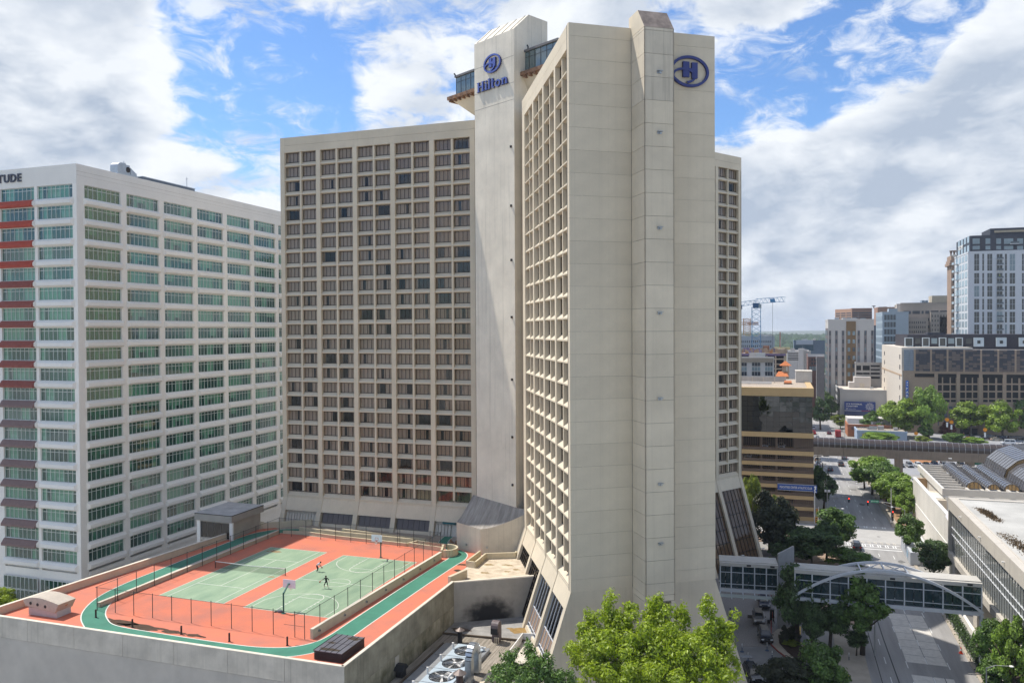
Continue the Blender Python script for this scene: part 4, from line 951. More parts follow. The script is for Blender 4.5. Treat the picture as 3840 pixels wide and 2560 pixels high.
# chairs by the door
def chair(x, y, rz, lab):
    t = thing('wooden_chair', lab, 'chair', (x, y, ZD), rz, 'wooden chairs outside the deck door'); W_ = mat('chair_wood', (.30, .13, .05), .6, var=.15)
    MB().box(-.25, -.25, .42, .25, .25, .47).build('seat', [W_], t); MB().box(-.25, .2, .5, .25, .25, 1.0).build('backrest', [W_], t)
    for a in (-.22, .22):
        for b_ in (-.22, .22): MB().box(a - .025, b_ - .025, 0, a + .025, b_ + .025, .42 if b_ < 0 else .95).build('leg', [W_], t)
        MB().box(a - .03, -.25, .64, a + .03, .22, .68).build('armrest', [W_], t)
chair(-53.5, 126.5, 2.4, 'wooden armchair next to the green path to the door'); chair(-52.5, 125.6, -.6, 'wooden armchair tucked against the stained block wall')
t = thing('sports_bag', 'grey sports bag dropped at the foot of the near hoop', 'bag', (-62.3, 89.2, ZD))
bm_ = MB().lathe([(0, 0), (.26, .02), (.3, .16), (.22, .3), (0, .34)], n=12); bm_.v = [(x * 1.5, y * .8, z) for x, y, z in bm_.v]; bm_.build('body', [mat('bag_grey', (.14, .15, .18), .8, var=.3, scale=8)], t, True)
MB().path([(-.2, 0, .3), (-.12, .05, .46), (.12, .05, .46), (.2, 0, .3)], .02, 5).build('handle', [M_BLACK], t)
MB().box(-.75, -.25, 0, -.45, .05, .12).build('side_pouch', [M_BLACK], t)
# flat roofed pavilion between podium and white tower
t = thing('rooftop_pavilion', 'low flat roofed pavilion in front of the green glazed white tower', 'pavilion', (-100, 128, 0))
p0 = Pz('R1', 1395, 345, 17.5); p1 = Pz('R1', 1660, 370, 17.5); p2 = Pz('R1', 1890, 290, 17.5)
e1_ = (p2 - p1); p3 = p0 + e1_
RO = Vector((-100, 128, 0)); sh = lambda P: [(p.x - RO.x, p.y - RO.y) for p in P]
cen = (p0 + p1 + p2 + p3) / 4; inset = lambda k: [cen + (p - cen) * k for p in (p0, p1, p2, p3)]
MB().prism(sh((p0, p1, p2, p3)), 16.2, 17.45).build('roof_edge', [mat('pavilion_fascia', (.36, .34, .30), .8, var=.1)], t)
MB().prism(sh(inset(.985)), 17.45, 17.5).build('roof', [mat('pavilion_roof', (.42, .41, .40), .8, var=.25, scale=.5)], t)
MB().prism(sh(inset(1.004)), 17.36, 17.47).build('roof_trim', [M_BLACK], t)
MB().prism(sh(inset(.90)), 8, 16.2).build('wall', [mat('pavilion_wall', (.40, .36, .30), .85, var=.1)], t)
q = inset(.905)
for i in range(4):
    a = q[0].lerp(q[1], .05 + i * .225); b_ = q[0].lerp(q[1], .05 + (i + 1) * .225 - .015); n_ = (q[1] - q[0]).normalized(); n_ = Vector((n_.y, -n_.x, 0)) * .05
    MB().prism(sh((a, b_, b_ + n_, a + n_)), 13.2, 15.9).build('window', [G_DARK], t)
MB().prism(sh((q[0].lerp(q[1], .04), q[0].lerp(q[1], .96), q[0].lerp(q[1], .96) + n_ * 4, q[0].lerp(q[1], .04) + n_ * 4)), 12.6, 13.1).build('sill', [M_CONC2], t)
for k in (0, 1):
    a = q[0].lerp(q[1], .0 + k * .97); MB().prism(sh((a, a + (q[1] - q[0]).normalized() * .7, a + (q[1] - q[0]).normalized() * .7 + n_ * 6, a + n_ * 6)), 8, 16.2).build('pier', [M_WHITE], t)
# lower roof deck and plant
LR = thing('plant_roof', 'low weathered roof below the podium wall', 'roof', (0, 0, 0)); LR['kind'] = 'structure'; del LR['category']
ZL = 7.8
MB().prism([(-44.45, 55), (-33.4, 55), (-33.4, 94), (-30.0, 96.6), (-26, 101.5), (-35.2, 112), (-44.45, 105.7)], 0, ZL - .06).build('roof_core', [M_CONC2], LR)
m = MB(); x = -44.4
while x < -33.5:
    m.box(x, 56, ZL - .06, x + .26, 101.6 + (x + 44.4) * .06 + random.uniform(-.1, .1), ZL + random.uniform(-.012, .012)); x += .28
tag(m.build('plank', [mat('weathered_planks', (.30, .265, .22), .9, var=.35, scale=.9, sx=(3, .25, 1), c2=(.16, .14, .11))], LR), kind='stuff')
MB().prism([(-44.45, 101.7), (-33, 102.5), (-30.0, 97), (-28, 99), (-35.2, 111.5), (-44.45, 105.7)], ZL - .05, ZL + .12).build('roof_slab', [mat('grey_roof_slab', (.30, .29, .275), .85, var=.3, scale=.6)], LR)
MB().bar((-44.4, 101.6, ZL + .1), (-31.8, 102.6, ZL + .1), .25, .3).build('gutter', [mat('gutter_brown', (.10, .075, .05), .8, var=.3)], LR)
MB().box(-33.7, 55, ZL, -33.2, 93.5, ZL + .55).build('parapet', [M_CREAM], LR)
LR_ST = blot((-34.6, 105.8), 1.7, 1.0, 31, ST2, ZL + .128); LR_ST.build('stain', [mat('ochre_puddle', (.30, .19, .07), .5, var=.25, scale=2)], LR)
blot((-42.6, 103.5), 1.4, .8, 32, ST, ZL + .127).build('stain', [ST], LR)
MB().bar((-33.3, 103, ZL + .5), (-31.4, 103.4, ZL + .5), .1, .9).bar((-33.2, 103, ZL + .5), (-33.0, 96, ZL + .5), .12, .9).build('kerb_rail', [M_WPAINT], LR)
# cooling unit with four fans
CT = thing('cooling_unit', 'large grey rooftop cooling unit with a row of round fans', 'cooling unit', (-38.6, 84, ZL))
PLATE = mat('bluish_plate', (.44, .52, .58), .5, metal=.1, var=.12, scale=.8); GPL = mat('grey_plate', (.32, .33, .34), .5, metal=.4, var=.15, scale=.7)
MB().box(-4.0, -26, .0, 2.6, 13.6, .42).build('casing', [GPL], CT)
MB().bar((-4.05, -26, .3), (-4.05, 13.6, .3), .25, .5).build('edge_channel', [MATS['gutter_brown']], CT)
fanm = MB()
for k in range(5):
    a = 2 * pi * k / 5 + .3
    r0, r1 = .22, 1.46
    pts_ = [(r0 * cos(a - .25), r0 * sin(a - .25), .03), (r1 * cos(a - .14), r1 * sin(a - .14), .0), (r1 * cos(a + .14), r1 * sin(a + .14), .12), (r0 * cos(a + .25), r0 * sin(a + .25), .14)]
    fanm.poly(pts_); fanm.poly([(x, y, z - .03) for x, y, z in reversed(pts_)])
fanme = fanm.mesh('fan_blades', [M_WPAINT])
gr = MB()
for k in range(36):
    a = 2 * pi * k / 36; gr.tube((.2 * cos(a), .2 * sin(a), .24), (1.58 * cos(a), 1.58 * sin(a), .22), .014, .014, 3, 0, False)
for r_ in (.5, .9, 1.3, 1.58): gr.path([(r_ * cos(2 * pi * i / 24), r_ * sin(2 * pi * i / 24), .23) for i in range(25)], .012, 3)
grm = gr.mesh('fan_guard', [M_METAL])
for i in range(5):
    y = 11.9 - i * 4.0
    mm = MB(); n_ = 32; sq = []
    for k in range(n_):                                   # square plate with a round hole
        a = 2 * pi * k / n_; c_, s_ = cos(a), sin(a); f_ = 1 / max(abs(c_), abs(s_)); sq.append(((1.62 * c_, 1.62 * s_), (1.97 * c_ * f_, 1.95 * s_ * f_)))
    for k in range(n_):
        (a0, b0), (a1, b1) = sq[k], sq[(k + 1) % n_]; mm.poly([(a0[0], a0[1], .56), (b0[0], b0[1], .56), (b1[0], b1[1], .56), (a1[0], a1[1], .56)]); mm.poly([(a0[0], a0[1], .42), (a0[0], a0[1], .56), (a1[0], a1[1], .56), (a1[0], a1[1], .42)], 1)
    f_ = mm.build('fan_plate', [PLATE, M_BLACK], CT, loc=(0, y, 0))
    MB().lathe([(0, .43), (1.6, .43)], n=24).build('fan_well', [M_DARK], f_)
    b_ = inst('fan_blades', fanme, f_, (0, 0, .47), .5 * i); MB().lathe([(0, .68), (.2, .66), (.26, .5), (.26, .45)], n=14).build('fan_hub', [M_WPAINT], f_)
    inst('fan_guard', grm, f_, (0, 0, .42))
    MB().path([(1.15, -.5, .9), (1.25, .05, 1.0), (1.9, .75, 1.0), (2.15, .85, .7), (2.15, .85, .5)], .15, 8).tube((1.15, -.5, .9), (1.12, -.62, .45), .15, .15, 8).build('motor_pipe', [M_WPAINT], CT, loc=(0, y, 0))
    MB().tube((-1.95, .1, .5), (-2.0, .2, 1.35), .15, .15, 8).build('pipe_post', [M_WPAINT], CT, loc=(0, y, 0))
    for j in (0, 1): MB().box(-3.8 + .04, y - 1.95, .42, -2.0, y + 1.95, .47).build('cover_plate', [GPL], CT) if j == 0 else MB().box(2.05, y - 1.95, .42, 2.55, y + 1.95, .47).build('cover_plate', [GPL], CT)
# bent duct
t = thing('bent_duct', 'galvanised duct bent over beside the cooling fans', 'duct', (-35.4, 88.8, ZL)); M_DUCT = mat('duct_metal', (.40, .44, .48), .35, metal=.8, var=.15, scale=2)
pts_ = [(0, 0, 0), (0, 0, 2.6)] + [(-.0 + .0 * i, .0 + 1.15 * (1 - cos(pi * i / 10)), 2.6 + 1.15 * sin(pi * i / 10)) for i in range(1, 11)]
for i, (p, q) in enumerate(zip(pts_, pts_[1:])): MB().bar(p, q, .95, .8, 0, (1, 0, 0)).build('duct_section', [M_DUCT], t)
MB().box(-.55, -.5, 0, .55, .5, .12).build('duct_base', [M_METAL], t); MB().box(-.5, 2.3 - .5, .3, .5, 2.3 + .5, 2.6).build('duct_drop', [M_DUCT], t)
def stack(x, y, h, r, lab, mt, cap=1.9):
    t = thing('vent_stack', lab, 'vent pipe', (x, y, ZL), 0, 'vent pipes on the low roof')
    MB().tube((0, 0, 0), (0, 0, h), r, r, 12).build('pipe', [mt], t); MB().lathe([(0, h + r * 1.6), (r * cap, h + r * .35), (r * cap, h + r * .2), (0, h + r * .3)], n=14).build('rain_cap', [mat('cap_metal', (.20, .165, .15), .5, metal=.4, var=.2)], t)
stack(-41.0, 99.5, 1.6, .33, 'dark vent pipe with conical cap beside the gutter', M_BLACK); stack(-35.6, 86.2, 1.9, .42, 'brown vent pipe with wide conical cap in front of the bent duct', mat('brown_pipe', (.06, .035, .035), .5, var=.2))
t = thing('gooseneck_vent', 'brown hooded gooseneck vent standing at the roof gutter', 'vent', (-36.4, 101.4, ZL + .1))
pr = [(-.55, 0), (.55, 0), (.55, 2.1)] + [(-.25 + .8 * cos(pi * i / 8) * 1.0, 2.1 + .75 * sin(pi * i / 8)) for i in range(0, 9)] + [(-1.05, 1.5), (-.55, 1.5)]
mm = MB().extr([(p[0], p[1]) for p in pr], 'x', -.5, .5); mm.build('hood', [mat('brown_hood', (.13, .10, .10), .55, var=.25, scale=2)], t)
MB().box(-.5, -1.06, 1.2, .5, -1.0, 2.0).build('grille', [M_BLACK], t)
for i in range(3): MB().tube((.1 + .25 * i, -1.0, 0), (.1 + .25 * i, -1.0, .7), .05).lathe([(0, .9), (.1, .85), (.1, .7), (0, .68)], (.1 + .25 * i, -1.0, 0), 8).build('small_pipe', [M_CREAM], t)
t = thing('wall_vent', 'black square vent hood at the foot of the mossy wall', 'vent', (-43.9, 87.6, ZL))
MB().box(-.4, -.55, 0, .4, .55, .9).build('body', [M_BLACK], t); MB().extr([(-.85, .9), (.85, .9), (.3, 1.5), (-.3, 1.5)], 'x', -.6, .6).build('hood', [M_BLACK], t); MB().box(-.58, -.5, 1.1, -.52, .5, 2.4).build('backing_plate', [M_CONC2], t)
# ================================================================== WHITE APARTMENT TOWER
AP = thing('apartment_tower', 'white apartment tower with green glass bands and red awnings, beyond the sports deck', 'apartment building', (-118, 109.74, 0)); AO = Vector((-118, 109.74, 0))
AZ0, AFP, AH, AW = 74.05, 3.64, 2.32, 8.25
AM = [M_WFRAME, G_GREEN, M_BLIND, M_DARK, mat('dim_room', (.10, .15, .135), .9, var=.3, scale=1)]
M_AWR = mat('red_awning', (.42, .07, .04), .8, var=.12, scale=1.5); M_AWB = mat('faded_brown_awning', (.22, .145, .13), .8, var=.12, scale=1.5)
def apt_window(seed, panes=True):
    r = random.Random(seed); m = MB(); n = 8; w = AW; h = AH
    for i in range(n + 1): x = min(max(i * w / n, .04), w - .04); m.box(x - .04, -.34, 0, x + .04, -.24, h, 0)
    for z in (.04, h * .74, h - .04): m.box(0, -.335, z - .04, w, -.245, z + .04, 0)
    if panes:
        for i in range(n):
            for z0, z1 in ((.08, h * .74 - .04), (h * .74 + .04, h - .08)):
                x0, x1 = i * w / n + .04, (i + 1) * w / n - .04; m.poly([(x1, -.29, z0), (x0, -.29, z0), (x0, -.29, z1), (x1, -.29, z1)], 1)
    k = 0
    while k < n:                                     # runs of blinds and dim rooms behind the glass
        run = r.choice((1, 1, 2, 2, 3)); mi = r.choice((2, 2, 2, 4, 4, 3)) if r.random() < .8 else 3
        x0, x1 = k * w / n, min(n, k + run) * w / n; zb = 0 if mi != 2 or r.random() < .7 else h * r.uniform(.2, .6)
        m.poly([(x1, -.46, zb), (x0, -.46, zb), (x0, -.46, h), (x1, -.46, h)], mi)
        if zb: m.poly([(x1, -1.0, 0), (x0, -1.0, 0), (x0, -1.0, h), (x1, -1.0, h)], 3)
        k += run
    return m
AWIN = [apt_window(s).mesh('apartment_window_%d' % s, AM) for s in range(10)]; AWIN_O = [apt_window(s, False).mesh('apartment_window_frame_%d' % s, AM) for s in range(10)]
APN = [MB().box(0, 0, 0, AW / 8 - .08, .01, AH * .74 - .12).mesh('apartment_pane', [G_GREEN]), MB().box(0, 0, 0, AW / 8 - .08, .01, AH * .26 - .12).mesh('apartment_transom_pane', [G_GREEN])]
def spandrel_mesh(w, h, d, e):
    m = MB(); b = [(-e, -.3, 0), (w + e, -.3, 0), (w + e, -.3, h), (-e, -.3, h), (-e, 0, 0), (w + e, 0, 0), (w + e, 0, h), (-e, 0, h), (-.0, d, .30), (w, d, .30), (w, d, h - .42), (0, d, h - .42)]
    m.v = b; m.f = [(8, 11, 10, 9), (4, 8, 9, 5), (5, 9, 10, 6), (6, 10, 11, 7), (7, 11, 8, 4), (0, 4, 5, 1), (1, 5, 6, 2), (2, 6, 7, 3), (3, 7, 4, 0)]; m.m = [0] * 9; return m
SPN = spandrel_mesh(AW, AFP - AH, .5, .35).mesh('apartment_spandrel', [M_WHITE])
def apt_face(P, rz, ss, rows, sep, seed, z0=AZ0):
    r = random.Random(seed); R = Matrix.Rotation(rz, 3, 'Z'); base = Vector((P[0], P[1], 0)) - AO; c = 0
    pl = lambda s, z=0: base + R @ Vector((s, 0, 0)) + Vector((0, 0, z))
    for s in ss:
        for k in range(rows):
            z = z0 - k * AFP; i = r.randrange(10)
            if c < sep:
                w = inst('window', AWIN_O[i], AP, pl(s, z), rz)
                for q in range(8): inst('pane', APN[0], w, (q * AW / 8 + .04, -.295, .08)); inst('pane', APN[1], w, (q * AW / 8 + .04, -.295, AH * .74 + .04))
            else: inst('window', AWIN[i], AP, pl(s, z), rz)
            inst('spandrel', SPN, AP, pl(s, z - (AFP - AH)), rz); c += 1
    return pl
NB = 7; PIT = 9.72; S_END = 109.74 + 1.7
ys = [S_END + PIT * b + AW for b in range(NB)]        # far edge of each bay
Y_FAR = ys[-1] + 2
pl = apt_face((-118, Y_FAR), -pi / 2, [Y_FAR - y for y in ys], 19, 0, 41)
for o in [o for o in AP.children if o.name.startswith('window') and abs(o.location.y + AO.y - ys[0]) < .1][:18]:
    i = int(o.data.name.split('.')[0].rsplit('_', 1)[1]); o.data = AWIN_O[i]
    for q in range(8): inst('pane', APN[0], o, (q * AW / 8 + .04, -.295, .08)); inst('pane', APN[1], o, (q * AW / 8 + .04, -.295, AH * .74 + .04))
# piers, band and corners of the long face
for b in range(NB + 1):
    y0 = ys[b - 1] if b else 109.74; y1 = (ys[b] - AW) if b < NB else Y_FAR
    MB().box(-.5, y0, 0, .004, y1, 76.4).build('pier', [M_WHITE], AP, loc=(0, -AO.y, 0))
MB().box(-.5, 109.74, 76.4, .006, Y_FAR, 79.9).build('parapet', [M_WHITE], AP, loc=(0, -AO.y, 0))
MB().box(-.001, 109.74, 78.6, .012, Y_FAR, 78.66).box(-.001, 109.74, 77.9, .012, Y_FAR, 77.94).build('band_joint', [M_CONC2], AP, loc=(0, -AO.y, 0))
MB().box(-.5, 109.75, 0, -.001, Y_FAR, 8.2 - 1.3).build('base_wall', [M_WHITE], AP, loc=(0, -AO.y, 0))
for b in range(NB): MB().box(-.02, ys[b] - AW, 6.2, .25, ys[b], 6.85).build('base_band', [M_WHITE], AP, loc=(0, -AO.y, 0))
MB().box(-29.5, .5, 0, -1.1, Y_FAR - AO.y, 79.2).build('tower_core', [M_WHITE], AP)
# the short face with the awnings
rzL = pi; sL = [.95, 9.9]
plL = apt_face((-118, 109.74), rzL, [.95, 9.9], 19, 0, 77)
MB().box(-.95, -.004, 0, 0, .5, 76.4).build('pier', [M_WHITE], AP); MB().box(-9.9, -.004, 0, -9.2, .5, 76.4).build('pier', [M_WHITE], AP); MB().box(-30, -.004, 0, -18.15, .5, 76.4).build('pier', [M_WHITE], AP)
MB().box(-30, -.006, 76.4, -.003, .5, 79.9).build('parapet', [M_WHITE], AP)
MB().box(-30, .01, 0, 0, .5, 8.2 - 1.3).build('base_wall', [M_WHITE], AP)
awm = {}
for k in range(19):
    mt = M_AWR if k < 4 else (M_AWB if k > 9 else mat('fading_red_awning', (.27, .075, .055), .8, var=.15, scale=1.5))
    if mt.name not in awm: awm[mt.name] = MB().extr([(-.1, 1.30), (.25, 1.26), (.88, .42), (.88, .03), (-.1, .03)], 'x', .05, AW - .05).mesh('awning_' + mt.name, [mt])
    if k < 18: inst('awning', awm[mt.name], AP, (-9.9, 0, AZ0 - AFP * k - (AFP - AH) + .02), rzL)
for s in sL:                                              # entrance glazing at street level
    for z0, z1 in ((1.0, 2.9), (3.1, 5.3)):
        w = MB()
        for i in range(9): x = min(max(i * AW / 8, .05), AW - .05); w.box(x - .05, .28, z0, x + .05, .4, z1, 0)
        w.box(0, .285, z0 - .06, AW, .395, z0 + .03, 0).box(0, .285, z1 - .03, AW, .395, z1 + .06, 0)
        w.poly([(AW, .34, z0), (0, .34, z0), (0, .34, z1), (AW, .34, z1)], 1); w.poly([(AW, .26, z0), (0, .26, z0), (0, .26, z1), (AW, .26, z1)], 3)
        o = w.build('window', AM, AP, loc=(-s - 0, 0, 0), rz=rzL)
# sign letters
def text_mesh(s, size, depth, font_bold=.02):
    cu = bpy.data.curves.new('sign_text', 'FONT'); cu.body = s; cu.size = size; cu.extrude = depth; cu.offset = font_bold; cu.resolution_u = 3
    o = bpy.data.objects.new('sign_text', cu); col.objects.link(o); bpy.context.view_layer.update()
    me = bpy.data.meshes.new_from_object(o.evaluated_get(bpy.context.evaluated_depsgraph_get())); bpy.data.objects.remove(o); return me
def place_text(s, size, depth, mt, parent, p, ax, up=Vector((0, 0, 1)), bold=.02, name='sign_letter', width=None, spaced=None):
    """letters one by one along axis ax, standing up"""
    ax = Vector(ax).normalized(); x = 0.0; n = ax.cross(up); objs = []
    for ch in s:
        if ch == ' ': x += size * .32; continue
        me = text_mesh(ch, size, depth, bold); me.materials.clear(); me.materials.append(mt)
        xs = [v.co.x for v in me.vertices]; w_ = max(xs)
        objs.append((me, x, w_)); x += w_ + size * (.10 if spaced is None else spaced)
    f = (width / (x - size * .1)) if width else 1.0
    for me, x0, w_ in objs:
        o = bpy.data.objects.new(name, me); link(o, parent)
        M = Matrix((ax, up, n)).transposed().to_4x4(); M = M @ Matrix.Diagonal((f, 1, 1, 1)); M.translation = Vector(p) + ax * (x0 * f); o.matrix_local = M
    return x * f
M_LETTER = mat('dark_sign_letter', (.06, .065, .09), .5, var=.05)
place_text('TUDE', 2.05, .1, M_LETTER, AP, (-18.55, -.12, 77.55), (1, 0, 0), bold=.05, width=5.75)
# roof plant of the tower
t = thing('roof_plant_block', 'long low plant block on the white tower roof', 'plant room', (-121, 122, 79.9)); MB().box(-8, 6.5, -.7, 0, 21.5, 1.2).build('block', [mat('slate_blue_cladding', (.10, .13, .17), .6, var=.1)], t); MB().box(-8.1, 6.4, 1.2, .1, 21.6, 1.35).build('coping', [M_METAL], t)
for y in (2.5, 20): MB().tube((-.8, y, 0), (-.8, y, 3.6), .06).tube((-1.2, y, 3.2), (-.4, y, 3.2), .04).build('mast', [M_METAL], t)
t = thing('roof_duct_unit', 'rounded galvanised duct unit on top of the white tower', 'air handler', (-121, 124, 79.9))
MB().box(-1.6, -2.4, 0, .6, 2.6, .9).build('base', [M_METAL], t)
MB().extr([(-2.3, .9), (-2.3, 2.0)] + [(-1.3 + 1.0 * cos(pi - pi / 2 * i / 6), 2.0 + .9 * sin(pi / 2 * i / 6)) for i in range(1, 7)] + [(-.2, 2.9), (-.2, .9)], 'x', -1.4, .4).build('elbow', [M_METAL], t)
MB().box(-1.3, -.1, .9, .3, .9, 2.7).build('fan_box', [M_METAL], t); MB().tube((.3, .4, 1.8), (.36, .4, 1.8), .55, .55, 16).build('fan_ring', [M_BRONZE], t)
MB().extr([(1.0, .9), (1.0, 2.3), (2.3, 1.5), (2.6, 1.4), (2.6, .9)], 'x', -1.2, .35).build('outlet', [M_METAL], t)

# ================================================================== SKYBRIDGE WITH ARCH
SB = thing('skybridge', 'glazed white skybridge with a steel arch crossing the street', 'footbridge', (10, 130, 0)); SBO = Vector((10, 130, 0))
GB = glass('skybridge_glass', (.14, .24, .26), ior=1.6, body=(.05, .10, .115), bodyf=.45); M_SBR = mat('skybridge_roof', (.50, .48, .44), .7, var=.08, scale=.5)
def bridge(p, q, z0, z1, wd, nb, brackets=False):
    p, q = Vector(p), Vector(q); d = (q - p); L = d.length; d.normalize(); n = Vector((-d.y, d.x, 0)); rz = math.atan2(d.y, d.x); o0 = Vector((p.x, p.y, 0)) - SBO
    def bd(mb, name, mats): return mb.build(name, mats, SB, loc=o0, rz=rz)
    bd(MB().box(0, -.15, z0 - .55, L, wd, z0), 'floor', [M_STEEL]); bd(MB().box(0, -.25, z1, L, wd + .1, z1 + .55), 'roof', [M_SBR]); bd(MB().box(0, .3, z1 + .55, L, wd - .2, z1 + .7), 'roof_deck', [M_SBR])
    w = L / nb
    hs = (z0 + .05, z0 + .75, z1 - 1.05, z1 - .03)
    for i in range(nb):
        for k in range(2):
            for a, b_ in zip(hs, hs[1:]):
                x0, x1 = i * w + k * w / 2 + .06, i * w + (k + 1) * w / 2 - .06
                bd(MB().box(x0, -.02, a + .05, x1, .0, b_ - .03), 'pane', [GB])
        bd(MB().bar((i * w + .2, 1.0, z0 + .1), ((i + 1) * w - .2, 1.0, z1 - .2), .18, .18, 0, (0, 1, 0)), 'truss_brace', [M_STEEL])
    for i in range(nb + 1):
        x = min(max(i * w, .1), L - .1); bd(MB().box(x - .09, -.2, z0 - .75, x + .09, .02, z1), 'mullion', [M_STEEL])
        if i < nb: bd(MB().box(x + w / 2 - .02, -.04, z0, x + w / 2 + .02, .01, z1), 'mullion_thin', [M_BLACK])
    for z in hs[1:3]: bd(MB().box(0, -.1, z - .05, L, .012, z + .05), 'rail', [M_STEEL])
    bd(MB().box(0, .8, z0, L, wd - .8, z0 + .02), 'carpet', [M_DARK])
    for i in range(nb):
        bd(MB().box(i * w + .05, wd - .1, z0 + .1, (i + 1) * w - .05, wd - .08, z1 - .1), 'back_pane', [GB])
    for i in (nb // 2, nb - 1): bd(MB().box(i * w + .6, -.28, z1 + .12, i * w + 1.3, -.2, z1 + .42), 'roof_grille', [M_BLACK])
    return bd, L
bd, Lb = bridge((2.2, 131.3, 0), (28.2, 132.2, 0), 8.35, 12.05, 3.4, 10)
# the arch pair
for yo, nm in ((-.55, 'arch'), (3.8, 'arch')):
    P_ = []
    for i in range(25):
        s = -.3 + (Lb + .3) * i / 24; u = i / 24 * 2 - 1; P_.append(Vector((s, yo, 8.4 + 5.1 * (1 - u * u))))
    m = MB()
    for a, b_ in zip(P_, P_[1:]): m.bar(a, b_, .34, .36)
    bd(m, nm, [M_STEEL])
for i in (9, 12, 15):
    u = i / 24 * 2 - 1; s = -.3 + (Lb + .3) * i / 24; z = 8.4 + 5.1 * (1 - u * u); bd(MB().bar((s, -.5, z), (s, 3.8, z), .2, .2), 'arch_tie', [M_STEEL])
for a, b_ in ((9, 12), (12, 15)):
    za, zb = [8.4 + 5.1 * (1 - (i / 24 * 2 - 1) ** 2) for i in (a, b_)]; sa, sb = [-.3 + (Lb + .3) * i / 24 for i in (a, b_)]
    bd(MB().bar((sa, -.5, za), (sb, 3.8, zb), .12, .12), 'arch_brace', [M_STEEL]); bd(MB().bar((sa, 3.8, za), (sb, -.5, zb), .12, .12), 'arch_brace', [M_STEEL])
bd(MB().box(Lb - .3, -.4, 0, Lb + .1, .5, 8), 'bridge_post', [M_STEEL])
bd2, L2 = bridge((-9.5, 137.2, 0), (-.2, 138.2, 0), 6.75, 10.5, 4.0, 5)
bd2(MB().box(0, -1.6, 5.73, L2, -.2, 5.85), 'canopy', [mat('canopy_glass', (.45, .50, .47), .3, var=.05)])
for i in range(6): bd2(MB().bar((i * L2 / 5, -1.7, 5.6), (i * L2 / 5, -.2, 6.1), .14, .2), 'canopy_bracket', [M_STEEL])
t = thing('concrete_pylon', 'tall grey slab wall the skybridge passes on the hotel side', 'wall', (0, 139.6, 0)); M_PYL = mat('pylon_concrete', (.34, .345, .35), .85, var=.1, scale=.6)
m = MB(); v = [(-.15, 0), (2.35, 1.7), (2.15, 2.1), (-.35, .4)]
for i, (za, zb) in enumerate(((0, 3.6), (3.64, 7.6), (7.64, 11.0))): MB().prism(v, za, zb).build('wall_panel', [M_PYL], t)
m.v = [(-.15, 0, 11.03), (2.35, 1.7, 11.03), (2.15, 2.1, 11.03), (-.35, .4, 11.03), (-.15, 0, 12.5), (2.35, 1.7, 13.6), (2.15, 2.1, 13.6), (-.35, .4, 12.5)]; m.f = [(0, 1, 5, 4), (1, 2, 6, 5), (2, 3, 7, 6), (3, 0, 4, 7), (4, 5, 6, 7), (3, 2, 1, 0)]; m.m = [0] * 6; m.build('wall_panel', [M_PYL], t)

# ================================================================== CONFERENCE HALL
CH = thing('conference_hall', 'white conference hall with overhanging raked glass front by the street', 'hall', (30, 166, 0)); CO = Vector((30, 166, 0))
def cb(mb, name, mats): return mb.build(name, mats if isinstance(mats, list) else [mats], CH, loc=-CO)
M_HALL = mat('hall_panel', (.52, .48, .42), .8, var=.06, scale=.4); M_HALLW = mat('hall_white_render', (.66, .63, .57), .85, var=.07, scale=.3)
# overhanging glass box, x 30..62, far end y 166
ZB0, ZB1 = 8.4, 18.6
cb(MB().box(31.0, 58, ZB0, 62, 165.7, ZB1 - .5), 'box_core', MATS['dim_room'])
for i in range(13):
    y0, y1 = 58 + i * 8.28, 58 + (i + 1) * 8.28
    cb(MB().box(29.8, y0 + .03, ZB1 - 2.2, 30.9, y1 - .03, ZB1), 'parapet_panel', M_HALL); cb(MB().box(29.8, y0 + .03, ZB0 - .9, 30.9, y1 - .03, ZB0 + .3), 'sill_panel', M_HALL)
cb(MB().box(30.95, 164.9, ZB0 - .9, 62, 166.2, ZB1), 'end_wall', M_HALL); cb(MB().box(29.8, 165.65, ZB0 - .9, 30.94, 166.2, ZB1), 'end_wall', M_HALL)
GH = glass('hall_glass', (.30, .33, .32), ior=2.0, body=(.40, .42, .40), bodyf=.62)  # pale grey diffuse body paints in the reflections on the glass
n = 80
for i in range(n):
    y0 = 58 + i * 107.5 / n; y1 = 58 + (i + 1) * 107.5 / n
    if y0 < 88: continue
    for z0, z1 in ((ZB0 + .35, 11.9), (11.95, 13.2), (13.25, ZB1 - 2.25)): cb(MB().box(30.35, y0 + .04, z0, 30.38, y1 - .04, z1), 'pane', GH)
    cb(MB().box(30.28, y0 - .03, ZB0 + .3, 30.42, y0 + .03, ZB1 - 2.2), 'mullion', mat('hall_mullion', (.16, .16, .155), .5, var=0))
for z in (11.92, 13.22): cb(MB().box(30.2, 58, z - .035, 30.44, 165.6, z + .035), 'transom', M_STEEL)
cb(MB().box(31, 58, ZB1 - .5, 62, 165, ZB1 - .15), 'roof', mat('white_membrane_roof', (.46, .45, .42), .85, var=.2, scale=.12))
cb(MB().box(30.9, 58, ZB1 - .5, 31.2, 165.5, ZB1 + .05), 'parapet_inner', M_HALL)
WEED = mat('roof_scrub', (.16, .11, .06), .95, var=.5, scale=3)
rr = random.Random(3)
m = MB()
